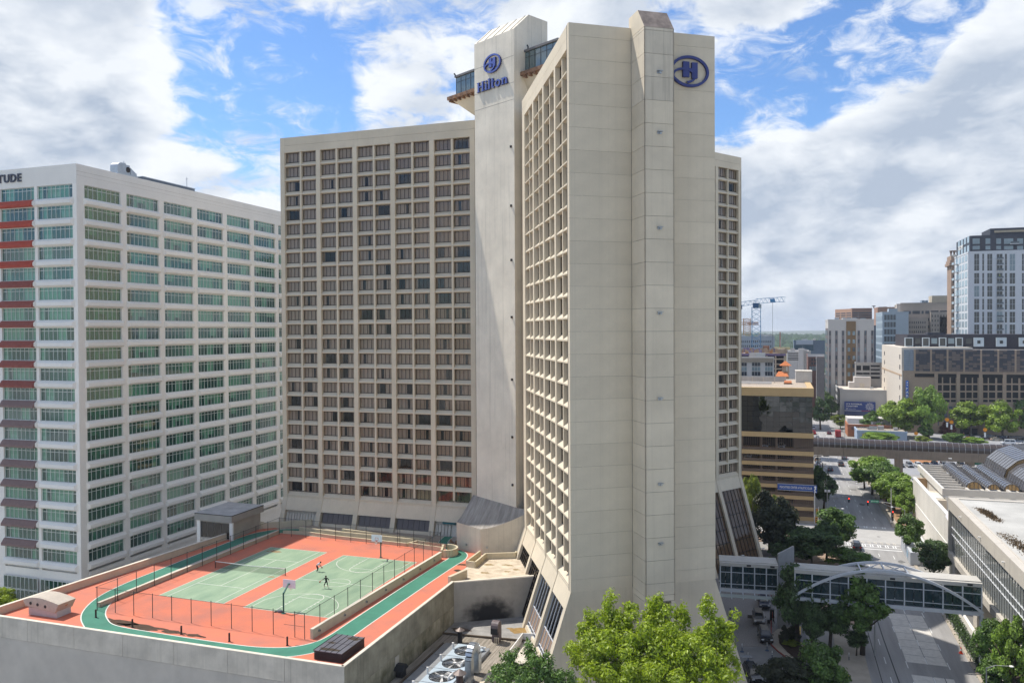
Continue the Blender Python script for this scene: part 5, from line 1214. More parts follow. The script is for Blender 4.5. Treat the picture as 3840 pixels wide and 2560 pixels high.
for (xa, ya, xb, yb, w_) in ((33, 158, 34, 148, 1.0), (32.5, 140, 34, 120, 1.6), (32.3, 112, 33.5, 96, 1.5)):
    for i in range(900):
        u = rr.random(); x = xa + (xb - xa) * u + rr.gauss(0, w_ * .4); y = ya + (yb - ya) * u + rr.gauss(0, .6); h = rr.uniform(.15, .9) * max(.2, 1 - abs(2 * u - 1))
        a = rr.uniform(0, pi); dx, dy = .09 * cos(a), .09 * sin(a); m.poly([(x - dx, y - dy, ZB1 - .15), (x + dx, y + dy, ZB1 - .15), (x + rr.uniform(-.2, .2), y + rr.uniform(-.2, .2), ZB1 - .15 + h)])
tag(m.build('roof_scrub', [WEED]), 'dry brown scrub growing along the white hall roof', 'scrub', None, 'stuff')
for x, y, a, b_, h in ((47, 163, 2.6, 1.6, .5), (52.5, 160, 1.2, .9, .9)): cb(MB().box(x, y, ZB1 - .15, x + a, y + b_, ZB1 + h), 'roof_vent', M_METAL)
cb(MB().box(46, 100, ZB1 - .2, 62, 130, ZB1 + 4.5), 'stair_block', M_HALL)
for y in (99, 113, 127, 141, 155): cb(MB().tube((29.8, y, ZB1 - 1.3), (29.45, y, ZB1 - 1.25), .12), 'wall_lamp', M_WPAINT)
# lower storey, white flank and roof terrace
cb(MB().box(33.2, 58, 0, 62, 165, ZB0 - .9), 'lower_core', M_HALL)
for y in (126, 146, 163): cb(MB().box(30.4, y, 0, 33.4, y + 2.6, ZB0 - .9), 'pier', M_HALL)
for i in range(6):
    y0, y1 = 166.3 + i * 10.3, 166.3 + (i + 1) * 10.3
    cb(MB().box(32.75, y0 + .03, 0, 33.3, y1 - .03, 5.6), 'wall_panel', M_HALLW); cb(MB().box(32.8, y0 + .03, 5.7, 33.3, y1 - .03, 11.3), 'wall_panel', M_HALLW)
cb(MB().box(32.7, 166.3, 5.58, 33.2, 228, 5.72), 'string_course', M_WPAINT); cb(MB().box(32.75, 166.3, 11.3, 33.5, 228, 11.55), 'coping', M_WPAINT)
cb(MB().box(33.3, 166.3, 0, 62, 228, 8.0), 'flank_core', M_HALLW); cb(MB().box(33.3, 227.4, 8, 36, 228, 11.4), 'wall', mat('tan_wall', (.50, .33, .18), .85, var=.1))
cb(MB().box(34, 170, 8.0, 37, 225, 8.05), 'terrace', MATS['tan_wall']); cb(MB().box(33.35, 204, 8.0, 36.3, 215, 10.6), 'terrace_room', mat('cream_wall', (.60, .52, .40), .85, var=.06)); cb(MB().box(33.3, 205.5, 10.6, 36.3, 212.5, 10.75), 'terrace_roof', M_HALLW)
# roof with beams and barrel skylights
ZR = 13.0
cb(MB().box(36.2, 205.2, 7, 100, 240, ZR - 2.0), 'upper_core', M_HALLW)
cb(MB().box(35.6, 205.0, ZR - 1.5, 100, 205.5, ZR + .1), 'beam', M_HALL); cb(MB().box(35.6, 205.5, ZR - 1.5, 36.1, 240, ZR + .1), 'beam', M_HALLW); cb(MB().box(36.1, 239.5, ZR - 1.5, 100, 240, ZR + .1), 'beam', M_HALL)
for i in range(9): cb(MB().box(36.1, 209.5 + i * 3.5, ZR - 1.3, 41.0, 210.0 + i * 3.5, ZR - .1), 'roof_beam', M_HALL)
for i in range(12): cb(MB().box(41.0 + i * 4.2, 205.5, ZR - 1.3, 41.5 + i * 4.2, 209.4, ZR - .1), 'roof_beam', M_HALL)
for i in range(8): cb(MB().box(40.5 + i * 3.6, 204.94, 8.6, 43.2 + i * 3.6, 205.0, 10.6), 'window', G_GREEN); 
cb(MB().box(36.2, 204.96, 8, 100, 205.2, ZR - 1.6), 'front_wall', M_HALLW)
M_SKY = mat('skylight_glass', (.11, .11, .12), .15, var=.2, scale=.6, spec=.8); M_RIBS = mat('skylight_rib', (.10, .09, .085), .5, var=0); M_END = mat('amber_glazing', (.40, .25, .10), .4, var=.2)
def barrel(x0, x1, ya, yb, rows, label):
    r = (x1 - x0) / 2; cx0 = (x0 + x1) / 2; zc = ZR - .6; hgt = r * (.95 if r < 3 else .62); n_ = 8
    arcp = [(cx0 + r * cos(pi * i / n_), zc + hgt * sin(pi * i / n_)) for i in range(n_ + 1)]
    t = thing('barrel_skylight', label, 'skylight', (cx0, ya, zc), 0, 'barrel skylights on the hall roof'); off_ = Vector((cx0, ya, zc)); dy = (yb - ya) / rows
    sb_ = []
    for j in range(rows):
        m = MB()
        for i in range(n_):
            (xa, za), (xb, zb) = arcp[i], arcp[i + 1]; m.poly([(xa - off_.x, j * dy + .04, za - zc), (xa - off_.x, (j + 1) * dy - .04, za - zc), (xb - off_.x, (j + 1) * dy - .04, zb - zc), (xb - off_.x, j * dy + .04, zb - zc)])
        m.build('pane', [M_SKY], t)
    m = MB()
    for j in range(rows + 1): m.path([(x - off_.x, j * dy, z - zc + .03) for x, z in arcp], .06, 4)
    for i in range(1, n_): m.tube((arcp[i][0] - off_.x, 0, arcp[i][1] - zc + .03), (arcp[i][0] - off_.x, yb - ya, arcp[i][1] - zc + .03), .035, .035, 4)
    m.build('rib', [M_RIBS], t)
    m = MB(); m.poly([(x - off_.x, -.03, z - zc) for x, z in reversed(arcp)]); m.build('end_glazing', [M_END], t)
    m = MB()
    for k in (-.5, 0, .5): m.bar((r * k, -.08, -.05), (r * k, -.08, hgt * sqrt_(1 - k * k)), .1, .06)
    m.path([(x - off_.x, -.06, z - zc) for x, z in arcp], .14, 5); m.build('end_frame', [M_RIBS], t)
sqrt_ = math.sqrt
barrel(41.6, 45.0, 211.2, 240, 16, 'barrel skylight nearest the roof beams'); barrel(46.0, 48.6, 211.2, 240, 16, 'middle slim barrel skylight between two others'); barrel(49.5, 52.6, 211.2, 240, 16, 'barrel skylight beside the broad glass vault')
barrel(53.2, 70, 210.6, 228, 9, 'front part of the broad glass vault'); barrel(52.6, 74, 226, 246, 9, 'rear taller part of the broad glass vault')
t = thing('rooftop_tarp', 'crumpled white tarpaulin on a frame at the terrace edge', 'tarpaulin', (32.8, 180, 11))
m = MB(); rr = random.Random(5); N_ = 9
for j in range(N_):
    for i in range(N_): m.v.append((-.4 + 3.0 * i / (N_ - 1), -3.5 + 7 * j / (N_ - 1), 1.8 + .5 * sin(i * 1.3) * cos(j * .9) - (0 if i > 2 else (3 - i) * .55) + rr.uniform(-.12, .12)))
for j in range(N_ - 1):
    for i in range(N_ - 1): b = j * N_ + i; m.f.append((b, b + 1, b + N_ + 1, b + N_)); m.m.append(0)
m.build('sheet', [mat('tarp_cloth', (.62, .62, .66), .8, var=.12, scale=2)], t, True)
for x, y in ((0, -3), (0, 3), (2.4, -3), (2.4, 3)): MB().tube((x, y, -1), (x, y, 1.9), .05).build('pole', [M_WPAINT], t)

# ================================================================== ATHLETIC CLUB GARAGE
CL = thing('club_garage', 'tan and brown parking garage with mirrored glass upper storeys', 'parking garage', (-8, 220.5, 0)); KO = Vector((-8, 220.5, 0))
def kb(mb, name, mats): return mb.build(name, mats if isinstance(mats, list) else [mats], CL, loc=-KO)
M_TAN = mat('tan_band', (.52, .37, .19), .8, var=.07, scale=.4); M_FIN = mat('brown_fin', (.15, .11, .085), .8, var=.15, scale=1)
XL, XR, YF, YB = -26, 8.45, 220.5, 262
levels = [(0, 1.1), (2.75, 3.65), (5.55, 6.5), (8.35, 9.3), (11.3, 12.3), (14.1, 15.1), (17.0, 18.1), (21.6, 22.9)]
kb(MB().box(XL, YF + 8, 0, XR - .3, YB, 22), 'garage_core', M_DARK)
for i, (a, b_) in enumerate(levels): kb(MB().box(XL, YF - .25, a, XR, YF + 9, b_), 'floor_band', M_TAN)
for (a, b_) in zip(levels, levels[1:]):
    kb(MB().box(XL, YF - .02, a[1] - .0, XR, YF + .16, a[1] + .75), 'guard_wall', M_FIN)
    fin = MB().box(0, -.16, a[1] + .01, .09, .0, b_[0] - .01).mesh('garage_fin', [M_FIN])
    x = -9.2; 
    while x < XR - .1:
        if len([o for o in CL.children if o.name.startswith('fin')]) < 299: inst('fin', fin, CL, Vector((x, YF + .12, 0)) - KO)
        x += .46
    for xa in (-9.6, -1.0, -4.8): kb(MB().box(xa, YF + .05, a[1], xa + .5, YF + 1.2, b_[0]), 'column', M_FIN)
    kb(MB().box(3.5, YF + .2, a[1], XR - .05, YF + .5, b_[0]), 'solid_bay', mat('brown_concrete', (.20, .15, .115), .85, var=.12))
    for xc in (-2.6, 1.0, -7.0):
        if a[0] > 7 or a[0] == 0: continue
tl = kb(MB().box(XL, YF, 22.9, XR - .35, YB, 32.4), 'glass_core', mat('bronze_mirror_back', (.012, .010, .009), .2, var=0))
GM = glass('mirror_glass', (.05, .045, .04), rough=.015, refl=.62, ior=2.2)
for i in range(14):
    for j in range(7):
        w_ = (XR - .3 - (-14.5)) / 14; x0 = -14.5 + i * w_; h_ = 9.3 / 7
        o = kb(MB().box(x0 + .02, -.06, 0, x0 + w_ - .02, -.02, h_ - .04), 'pane', GM); o.location = Vector((0, YF, 23.0 + j * h_)) - KO; o.rotation_euler = (random.uniform(-.012, .012), 0, random.uniform(-.002, .002))
kb(MB().box(XL, YF - .4, 32.4, XR, YF + 1.5, 34.6), 'cornice', M_TAN); kb(MB().box(XR - 1.5, YF + 1.5, 32.4, XR, YB, 34.6), 'cornice', M_TAN)
kb(MB().box(XL, YF + 1.5, 33.9, XR - 1.5, YB, 34.4), 'roof', mat('gravel_roof', (.40, .33, .26), .95, var=.25, scale=1.5, sx=(4, .4, 1)))
def ky(r, x0, y0, x1, y1, Y): a, b_ = Py(r, x0, y1, Y), Py(r, x1, y0, Y); return a.x, a.z, b_.x, b_.z
t = thing('lift_overrun', 'plain white concrete lift box on the tan garage roof', 'roof box', (6, 246, 34.4)); a = ky('B4', 762, 1170, 990, 1378, 246); MB().box(a[0] - 6, 0, 0, a[2] - 6, 7, a[3] - 34.4).build('box', [mat('lift_box_concrete', (.52, .50, .47), .85, var=.1, streak=.3)], t); MB().box(a[0] - 6.1, -.1, a[3] - 34.4, a[2] - 5.9, 7.1, a[3] - 34.2).build('coping', [M_CONC2], t)
t = thing('roof_screen', 'long low grey screen wall on the tan garage roof', 'screen wall', (-4, 243, 34.4)); a = ky('B4', -150, 1245, 620, 1320, 243); MB().box(a[0] + 4, 0, .3, a[2] + 4, .3, a[3] - 34.4).build('screen', [mat('screen_grey', (.42, .40, .38), .8, var=.15, streak=.3)], t)
for i in range(6): x = a[0] + 4 + (a[2] - a[0]) * i / 5; MB().box(x - .1, -.06, 0, x + .1, .36, a[3] - 34.3).build('screen_post', [M_CONC2], t)
t = thing('roof_hatch', 'small orange roof hatch on the tan garage', 'roof hatch', (2, 238, 34.4)); a = ky('B4', 600, 1330, 705, 1378, 238); MB().extr([(0, 0), (2.4, 0), (2.4, .9), (0, .45)], 'x', a[0] - 2, a[2] - 2).build('hatch', [mat('orange_hatch', (.42, .14, .05), .7, var=.1)], t); MB().box(a[0] - 2.1, -.1, 0, a[2] - 1.9, 2.5, .2).build('frame', [M_BRONZE], t)
t = thing('roof_pipe', 'long white pipe lying along the tan garage roof', 'pipe', (-6, 236, 34.4)); a = ky('B4', -150, 1345, 425, 1372, 236); MB().box(a[0] + 6, 0, .1, a[2] + 6, .5, .75).build('pipe', [M_WPAINT], t); [MB().box(a[0] + 6 + i * 2.5, -.1, 0, a[0] + 6.3 + i * 2.5, .6, .12).build('support', [M_METAL], t) for i in range(4)]
# sign board on the garage
t = thing('club_sign', 'blue athletic club sign board across the tan garage', 'sign', (0, YF - .4, 8)); M_SIGNB = mat('royal_blue_board', (.03, .09, .33), .4, var=.05)
a = ky('A5', 638, 590, 1040, 632, YF - .4); MB().box(a[0], -.15, a[1] - 8, a[2], .0, a[3] - 8).build('board', [M_SIGNB], t)
MB().box(a[0], -.17, a[1] - 8 - .08, a[2], .01, a[1] - 8 - .01).box(a[0], -.17, a[3] - 7.99, a[2], .01, a[3] - 7.92).build('board_edge', [M_WPAINT], t)
place_text('PEACHTREE CENTER ATHLETIC CLUB', .82, .02, M_WPAINT, t, (a[0] + .55, -.18, (a[1] + a[3]) / 2 - 8 - .29), (1, 0, 0), bold=.012, width=(a[2] - a[0]) - 1.0)
a = ky('A5', 1036, 592, 1076, 670, YF - .6); MB().box(a[0], -.4, a[1] - 8, a[2], .1, a[3] - 8).build('end_board', [M_SIGNB], t)
m = MB(); cx0, cz0 = (a[0] + a[2]) / 2, (a[1] + a[3]) / 2 - 8
m.lathe([(0, 0), (.28, 0)], n=12); m.v = [(cx0 + x, -.42, cz0 + .55 + y) for x, y, z in m.v]; m.build('figure_head', [M_WPAINT], t); MB().bar((cx0 + .15, -.42, cz0 + .25), (cx0 - .2, -.42, cz0 - .3), .3, .02, 0, (0, 1, 0)).bar((cx0 - .2, -.42, cz0 - .3), (cx0 + .2, -.42, cz0 - .8), .25, .02, 0, (0, 1, 0)).build('figure_body', [M_WPAINT], t)

# ================================================================== PEOPLE-MOVER TUBE
TB = thing('tube_bridge', 'long tubular glass walkway on a concrete beam over the far street', 'footbridge', (12, 285, 0)); YT = 285
M_TUBE = mat('tube_glass', (.065, .045, .035), .22, var=.2, scale=.5, spec=.8); M_BEAM = mat('tube_beam_concrete', (.27, .215, .165), .9, var=.15, scale=.4, streak=.5)
def tz(x): return 10.6 - (x - 12) * .005
nseg = 60; x0, x1 = 7.0, 112.0; w_ = (x1 - x0) / nseg
prof = [(cos(pi * i / 8), sin(pi * i / 8)) for i in range(9)]
seg = MB()
for i in range(8): (a, b_), (c, d) = prof[i], prof[i + 1]; seg.poly([(0.06, 2.1 + 2.2 * a, .9 + 2.0 * b_), (w_ - .06, 2.1 + 2.2 * a, .9 + 2.0 * b_), (w_ - .06, 2.1 + 2.2 * c, .9 + 2.0 * d), (0.06, 2.1 + 2.2 * c, .9 + 2.0 * d)])
seg.poly([(w_ - .06, -.1, .0), (.06, -.1, .0), (.06, -.1, .9), (w_ - .06, -.1, .9)]); segm = seg.mesh('tube_pane', [M_TUBE])
hoopm = MB().path([(0, 2.1 + 2.24 * a, .9 + 2.04 * b_) for a, b_ in prof], .055, 4).box(-.05, -.16, 0, .05, -.1, .9).mesh('tube_hoop', [mat('hoop_grey', (.30, .30, .30), .5, var=0)])
for i in range(nseg):
    x = x0 + i * w_; inst('pane', segm, TB, (x - 12, 0, tz(x))); inst('hoop', hoopm, TB, (x - 12, 0, tz(x)))
for i in range(8):
    xa, xb = x0 + i * (x1 - x0) / 8, x0 + (i + 1) * (x1 - x0) / 8
    m = MB().box(xa - 12 + .03, -.2, tz(xa) - 2.9, xb - 12 - .03, 4.4, tz(xa) - .05); m.build('beam', [M_BEAM], TB)
    MB().box(xa - 12 + .03, -.28, tz(xa) - 1.0, xb - 12 - .03, -.2, tz(xa) - .06).build('beam_edge', [M_BEAM], TB)
for x in (37.0, 57.6, 79, 100): MB().box(x - 12 - 1.1, .6, 0, x - 12 + 1.1, 3.6, tz(x) - 2.9).build('pier', [M_BEAM], TB)
for x in (51.5, 74.5): MB().bar((x - 12, -.3, tz(x) - 1.9), (x - 12, -1.3, tz(x) - 1.8), .12, .12).box(x - 12 - .5, -1.5, tz(x) - 1.9, x - 12 + .4, -1.0, tz(x) - 1.65).build('street_light', [M_WPAINT], TB)
# ================================================================== CITY BEYOND
M_GLB = mat('far_window_glass', (.05, .06, .075), .18, var=.25, scale=.15, spec=.7); M_GLL = mat('far_window_pale', (.22, .28, .30), .25, var=.2, scale=.2, spec=.6)
M_CLAD = mat('far_white_cladding', (.56, .53, .50), .8, var=.05, scale=.05); M_FROOF = mat('far_roof', (.42, .40, .38), .9, var=.15, scale=.1)
def fx(r, x0, y0, x1, y1, Y):
    a, b = Py(r, x0, y1, Y), Py(r, x1, y0, Y); return a.x, a.z, b.x, b.z
class Bld:
    def __init__(s, name, label, cat, x0, Y, x1, depth, zt, m_, group=None, roof=None, z0=0):
        s.t = thing(name, label, cat, (x0, Y, z0), 0, group); s.x0, s.Y, s.x1, s.d, s.zt, s.z0 = x0, Y, x1, depth, zt, z0
        MB().box(0, 0, 0, x1 - x0, depth, zt - z0 - .3).build('wall', [m_], s.t)
        MB().box(-.15, -.15, zt - z0 - .6, x1 - x0 + .15, .4, zt - z0 + .4).box(-.15, .4, zt - z0 - .6, .4, depth, zt - z0 + .4).build('parapet', [m_], s.t)
        MB().box(.3, .35, zt - z0 - .32, x1 - x0, depth, zt - z0 - .2).build('roof', [roof or M_FROOF], s.t)
        w = x1 - x0
        if w > 14 and depth > 12:                            # plant, vents and aerials on the roof
            q = random.Random(int(x0 * 7 + zt)); rr_ = zt - z0 - .2
            for i in range(q.randint(3, 6)):
                a, b, c, d, h = q.uniform(.1, .8) * w, q.uniform(.15, .75) * depth, q.uniform(1, 4), q.uniform(1, 3), q.uniform(.6, 2.0); MB().box(a, b, rr_, min(a + c, w - .5), b + d, rr_ + h).build('roof_unit', [M_METAL if i % 2 else M_FROOF], s.t)
            MB().tube((w * .7, depth * .4, rr_), (w * .7, depth * .4, rr_ + 5), .07, .04, 5).build('aerial', [M_METAL], s.t)
    def rects(s, name, R, mats, th=.12, stuff=True, mi=None):
        """R: front rectangles (x0, z0, x1, z1) in world metres"""
        if stuff:
            m = MB()
            for i, (a, b, c, d) in enumerate(R): m.box(a - s.x0, -th, b - s.z0, c - s.x0, .05, d - s.z0, mi[i] if mi else 0)
            o = m.build(name, mats, s.t); tag(o, kind='stuff'); return o
        for i, (a, b, c, d) in enumerate(R): MB().box(a - s.x0, -th, b - s.z0, c - s.x0, .05, d - s.z0).build(name, [mats[mi[i]] if mi else mats[0]], s.t)
    def side(s, name, R, mats, th=.12, stuff=True):    # on the street side wall: (y0, z0, y1, z1)
        m = MB()
        for (a, b, c, d) in R: m.box(-th, a - s.Y, b - s.z0, .05, c - s.Y, d - s.z0)
        o = m.build(name, mats, s.t)
        if stuff: tag(o, kind='stuff')
    def grid(s, u0, u1, nu, z0, z1, nz, fw, fh):
        du, dz = (u1 - u0) / nu, (z1 - z0) / nz
        return [(u0 + i * du + du * (1 - fw) / 2, z0 + j * dz + dz * (1 - fh) / 2, u0 + (i + 1) * du - du * (1 - fw) / 2, z0 + (j + 1) * dz - dz * (1 - fh) / 2) for i in range(nu) for j in range(nz)]
rb = random.Random(11)
# far woods on the rolling land
M_WOOD = mat('far_woods', (.034, .066, .026), .95, var=.45, scale=.02)
m = MB()
ico = [(0, 0, 1)] + [(cos(2 * pi * i / 6), sin(2 * pi * i / 6), .45) for i in range(6)] + [(1.05 * cos(2 * pi * (i + .5) / 6), 1.05 * sin(2 * pi * (i + .5) / 6), -.15) for i in range(6)]
icf = [(0, 1 + i, 1 + (i + 1) % 6) for i in range(6)] + [(1 + i, 7 + i, 1 + (i + 1) % 6) for i in range(6)] + [(1 + (i + 1) % 6, 7 + i, 7 + (i + 1) % 6) for i in range(6)]
def hz(x, y): return -.03 + (min(1, max(0, (y - 900) / 1500)) * (14 * sin(x * .0021 + y * .0011) * sin(y * .0017 + 1.3) + 16 * (y - 900) / 8200 + 4) if y > 900 else 0)
for i in range(9500):
    y = 560 + 3600 * rb.random() ** 1.25; x = rb.uniform(-.12, .5) * y + rb.uniform(-40, 40)
    r = rb.uniform(5, 10) * (1 + y / 3500); h = rb.uniform(.7, 1.2); b = len(m.v); z = hz(x, y) + r * .45; an = rb.random() * 6
    for (a, c, d) in ico: m.v.append((x + r * (a * cos(an) - c * sin(an)) * rb.uniform(.8, 1.2), y + r * (a * sin(an) + c * cos(an)) * rb.uniform(.8, 1.2), z + r * d * h))
    for f in icf: m.f.append(tuple(b + q for q in f)); m.m.append(0)
tag(m.build('far_woods', [M_WOOD]), 'distant green woods along the horizon behind the cranes', 'woods', None, 'stuff')
# small far houses and sheds, low between the woods
for i in range(44):
    y = rb.uniform(600, 1500); x = rb.uniform(.02, .42) * y; h = rb.uniform(6, 20); w = rb.uniform(14, 40); c = rb.choice(((.45, .43, .40), (.30, .28, .27), (.50, .50, .52), (.30, .17, .12), (.36, .33, .28)))
    if x / y > .135 or i % 2: continue                   # only what shows between the garage and the residential tower
    B = Bld('far_block', 'low %s distant block among trees, about %s' % ({45: 'cream', 30: 'grey', 50: 'white', 36: 'tan'}[int(c[0] * 100)], ('half a kilometre off' if y < 900 else 'a kilometre off', 'beside the woods', 'in the woods')[i % 3]), 'building', x, y, x + w, rb.uniform(12, 25), h, mat('far_block_%d' % (int(c[0] * 100)), c, .85, var=.1, scale=.1), 'low distant city blocks')
    B.rects('window', B.grid(x + 1, x + w - 1, max(2, int(w / 4)), 1, h - 1, max(1, int(h / 3.4)), .55, .5), [M_GLB])
# -- white building with tall windows behind the garage
a = fx('B4', -200, 978, 455, 1245, 300); B = Bld('white_office', 'white office with tall dark windows under a brown cornice, behind the tan garage', 'office building', a[0], 300, a[2], 18, a[3], mat('white_office_wall', (.50, .49, .48), .8, var=.06))
c = fx('B4', -200, 978, 452, 1030, 299.8); B.rects('cornice', [(c[0], c[1], c[2], c[3])], [mat('taupe_cornice', (.30, .26, .21), .8, var=.08)], .6, False)
for (xa, xb) in ((-160, -100), (-40, 78), (145, 268), (330, 440)):
    for (ya, yb, mm) in ((1042, 1092, M_GLB), (1102, 1160, M_GLL), (1168, 1225, M_GLB)):
        w = fx('B4', xa, ya, xb, yb, 299.9)
        for k in range(3): dx = (w[2] - w[0]) / 3; B.rects('window', [(w[0] + k * dx + .08, w[1] + .05, w[0] + (k + 1) * dx - .08, w[3] - .05)], [mm], .14, False)
# -- church with orange tiled roofs
M_OR = mat('orange_tiles', (.52, .17, .06), .85, var=.2, scale=2); M_ST = mat('mission_stucco', (.46, .36, .26), .85, var=.1)
a = fx('B4', 572, 1100, 665, 1225, 330); t = thing('mission_tower', 'stucco bell tower with orange tiled cap', 'bell tower', ((a[0] + a[2]) / 2, 330, 0)); w = (a[2] - a[0]) / 2
MB().box(-w, 0, 0, w, 2 * w, fx('B4', 0, 1165, 1, 1200, 330)[3]).build('shaft', [M_ST], t); z1 = fx('B4', 0, 1165, 1, 1200, 330)[3]; z2 = a[3]
for sx_ in (-w, w - .5): MB().box(sx_, 0, z1, sx_ + .5, .6, z2).build('belfry_pier', [M_ST], t); MB().box(sx_, 2 * w - .6, z1, sx_ + .5, 2 * w, z2).build('belfry_pier', [M_ST], t)
MB().box(-.2, 0, z1, .2, .5, z2).build('belfry_pier', [M_ST], t); MB().box(-w - .2, -.2, z1 - .2, w + .2, 2 * w + .2, z1 + .2).build('ledge', [M_ST], t); MB().box(-w, 0, z2, w, 2 * w, z2 + .4).build('lintel', [M_ST], t)
e = w + 1; zc = z2 + .4; m = MB(); m.v = [(-e, w - e, zc), (e, w - e, zc), (e, w + e, zc), (-e, w + e, zc), (0, w, zc + 1.9)]; m.f = [(0, 1, 4), (1, 2, 4), (2, 3, 4), (3, 0, 4), (3, 2, 1, 0)]; m.m = [0] * 5; m.build('tiled_cap', [M_OR], t)
a = fx('B4', 500, 1175, 650, 1235, 326); t = thing('mission_hall', 'small stucco hall with an orange tiled roof beside its bell tower', 'hall', (a[0], 326, 0)); L = a[2] - a[0]; MB().box(0, 0, 0, L, 9, a[1]).build('wall', [M_ST], t); m = MB(); m.v = [(-.4, -.6, a[1]), (L + .4, -.6, a[1]), (L + .4, 9.6, a[1]), (-.4, 9.6, a[1]), (0.5, 4.5, a[3]), (L - .5, 4.5, a[3])]; m.f = [(0, 1, 5, 4), (1, 2, 5), (2, 3, 4, 5), (3, 0, 4), (3, 2, 1, 0)]; m.m = [0] * 5; m.build('tiled_roof', [M_OR], t)
# -- building under construction
Yc = 420; a = fx('B4', -260, 905, 625, 1185, Yc); t = thing('building_frame', 'concrete frame building under construction with open floors', 'building site', (a[0], Yc, 0)); M_RAW = mat('raw_concrete', (.42, .33, .24), .9, var=.2, scale=.5); L = a[2] - a[0]
flo = [fx('B4', 0, y, 1, y + 5, Yc)[3] for y in (1180, 1120, 1055, 985, 912)]
for i, z in enumerate(flo): MB().box(0, 0, z - .45, L, 30, z).build('floor_slab', [M_RAW], t)
for z0, z1 in zip([0] + flo, flo):
    for k in range(8): x = .5 + (L - 1.2) * k / 7; MB().box(x - .35, .2, z0, x + .35, .9, z1 - .45).build('column', [M_RAW], t)
MB().box(1, 6, 0, L - 1, 28, flo[-1] - .46).build('dark_inside', [mat('site_inside', (.035, .03, .04), .9, var=.3)], t)
m = MB()
for k in range(170):
    x = rb.uniform(0, L); h = rb.uniform(.4, 2.6); w = rb.uniform(.2, 1.6); y = rb.uniform(0, 20); m.box(x, y, flo[-1], x + w, y + .5, flo[-1] + h, rb.choice((0, 0, 1, 2)))
tag(m.build('formwork', [M_RAW, mat('formwork_orange', (.42, .20, .08), .8, var=.2), mat('formwork_violet', (.24, .20, .33), .8, var=.2)], t), kind='stuff')
m = MB(); m.box(0, -.4, flo[-1] - 1.2, L, -.3, flo[-1] - .1); m.build('safety_net', [mat('violet_net', (.16, .12, .20), .8, var=.3, scale=.5)], t)
b = fx('B4', 305, 810, 390, 905, 428); MB().box(b[0] - a[0], 8, b[1], b[2] - a[0], 14, b[3]).build('core_wall', [mat('rust_form', (.26, .13, .08), .8, var=.2)], t)
b = fx('B4', 505, 850, 610, 910, 422); MB().box(b[0] - a[0], 2, b[1], b[2] - a[0], 8, b[3]).build('core_wall', [M_RAW], t)
def lattice(t, p, q, w, n, mt, name, r=.12):
    """square lattice mast or jib between two points"""
    p, q = Vector(p), Vector(q); d = (q - p).normalized(); a = d.cross(Vector((0, 1, 0))); a = a.normalized() if a.length > .1 else Vector((1, 0, 0)); b = d.cross(a).normalized(); m = MB(); C4 = [(a * i + b * j) * w / 2 for i, j in ((-1, -1), (1, -1), (1, 1), (-1, 1))]
    for c in C4: m.tube(p + c, q + c, r, r, 4)
    for k in range(n):
        for i in range(4):
            u, v = (C4[i], C4[(i + 1) % 4]) if k % 2 else (C4[(i + 1) % 4], C4[i]); m.tube(p.lerp(q, k / n) + u, p.lerp(q, (k + 1) / n) + v, r * .6, r * .6, 3)
    return m.build(name, [mt], t)
M_CB = mat('crane_blue', (.05, .20, .38), .5, var=.1); Yr = 440
g0 = fx('B4', 210, 190, 211, 870, Yr); t = thing('tower_crane', 'tall blue tower crane over the building site', 'crane', (g0[0], Yr, 0)); zt = g0[3]; zj = fx('B4', 0, 240, 1, 245, Yr)[3]
lattice(t, (0, 0, 0), (0, 0, zj - 1), 4.4, 24, M_CB, 'mast', .17)
tip = fx('B4', 605, 170, 606, 171, Yr)[0] - g0[0]; ztip = fx('B4', 0, 172, 1, 173, Yr)[3]; bk = fx('B4', -60, 240, -59, 241, Yr)
lattice(t, (0, 0, zj + 2.0), (tip, -6, ztip), 2.4, 14, M_CB, 'jib', .10); lattice(t, (0, 0, zj + 1.5), (bk[0] - g0[0], 3, zj + .5), 2.2, 8, M_CB, 'counter_jib', .10)
MB().box(-1.7, -1.7, zj - 1.6, 1.7, 1.7, zj + 1.0).build('slewing_ring', [mat('crane_dark_blue', (.02, .08, .18), .5, var=0)], t); MB().box(1.2, -2.8, zj - 1.6, 2.6, -1.2, zj + .4).build('cab', [M_GLL], t); MB().extr([(-1.6, zj + 2), (1.6, zj + 2), (0.2, zt), (-.2, zt)], 'y', -.5, .5).build('apex', [M_CB], t)
x = bk[0] - g0[0]; MB().box(x - 1, 2, zj - 2.0, x + 2.5, 4, zj + .2).build('counterweight', [mat('crane_dark_blue', (.02, .08, .18))], t); MB().box(tip * .58 - 1.2, -5, zj + 1.0 + .3, tip * .58 + 1.2, -2, zj + 3).build('trolley', [M_CB], t); MB().tube((tip * .58, -3.5, zj + 1.5), (tip * .58, -3.5, zj - 40), .09, .09, 4).build('hoist_rope', [M_BLACK], t)
M_CO = mat('crane_orange', (.48, .24, .10), .5, var=.1); g1 = fx('B4', 78, 425, 79, 670, 700); t = thing('tower_crane', 'small distant orange tower crane with a flat jib', 'crane', (g1[0], 700, 0)); lattice(t, (0, 0, 0), (0, 0, g1[3]), 5.5, 40, M_CO, 'mast', .3); zj = fx('B4', 0, 497, 1, 498, 700)[3]; x = fx('B4', 240, 500, 241, 501, 700)[0] - g1[0]; lattice(t, (0, 0, zj), (x, 0, zj), 2.2, 16, M_CO, 'jib', .24); lattice(t, (0, 0, zj), (-18, 0, zj + .5), 2.2, 8, M_CO, 'counter_jib', .24); MB().tube((0, 0, g1[3]), (x * .6, 0, zj + 1), .15, .15, 3).tube((0, 0, g1[3]), (-16, 0, zj + 1), .15, .15, 3).build('stay', [M_BLACK], t)
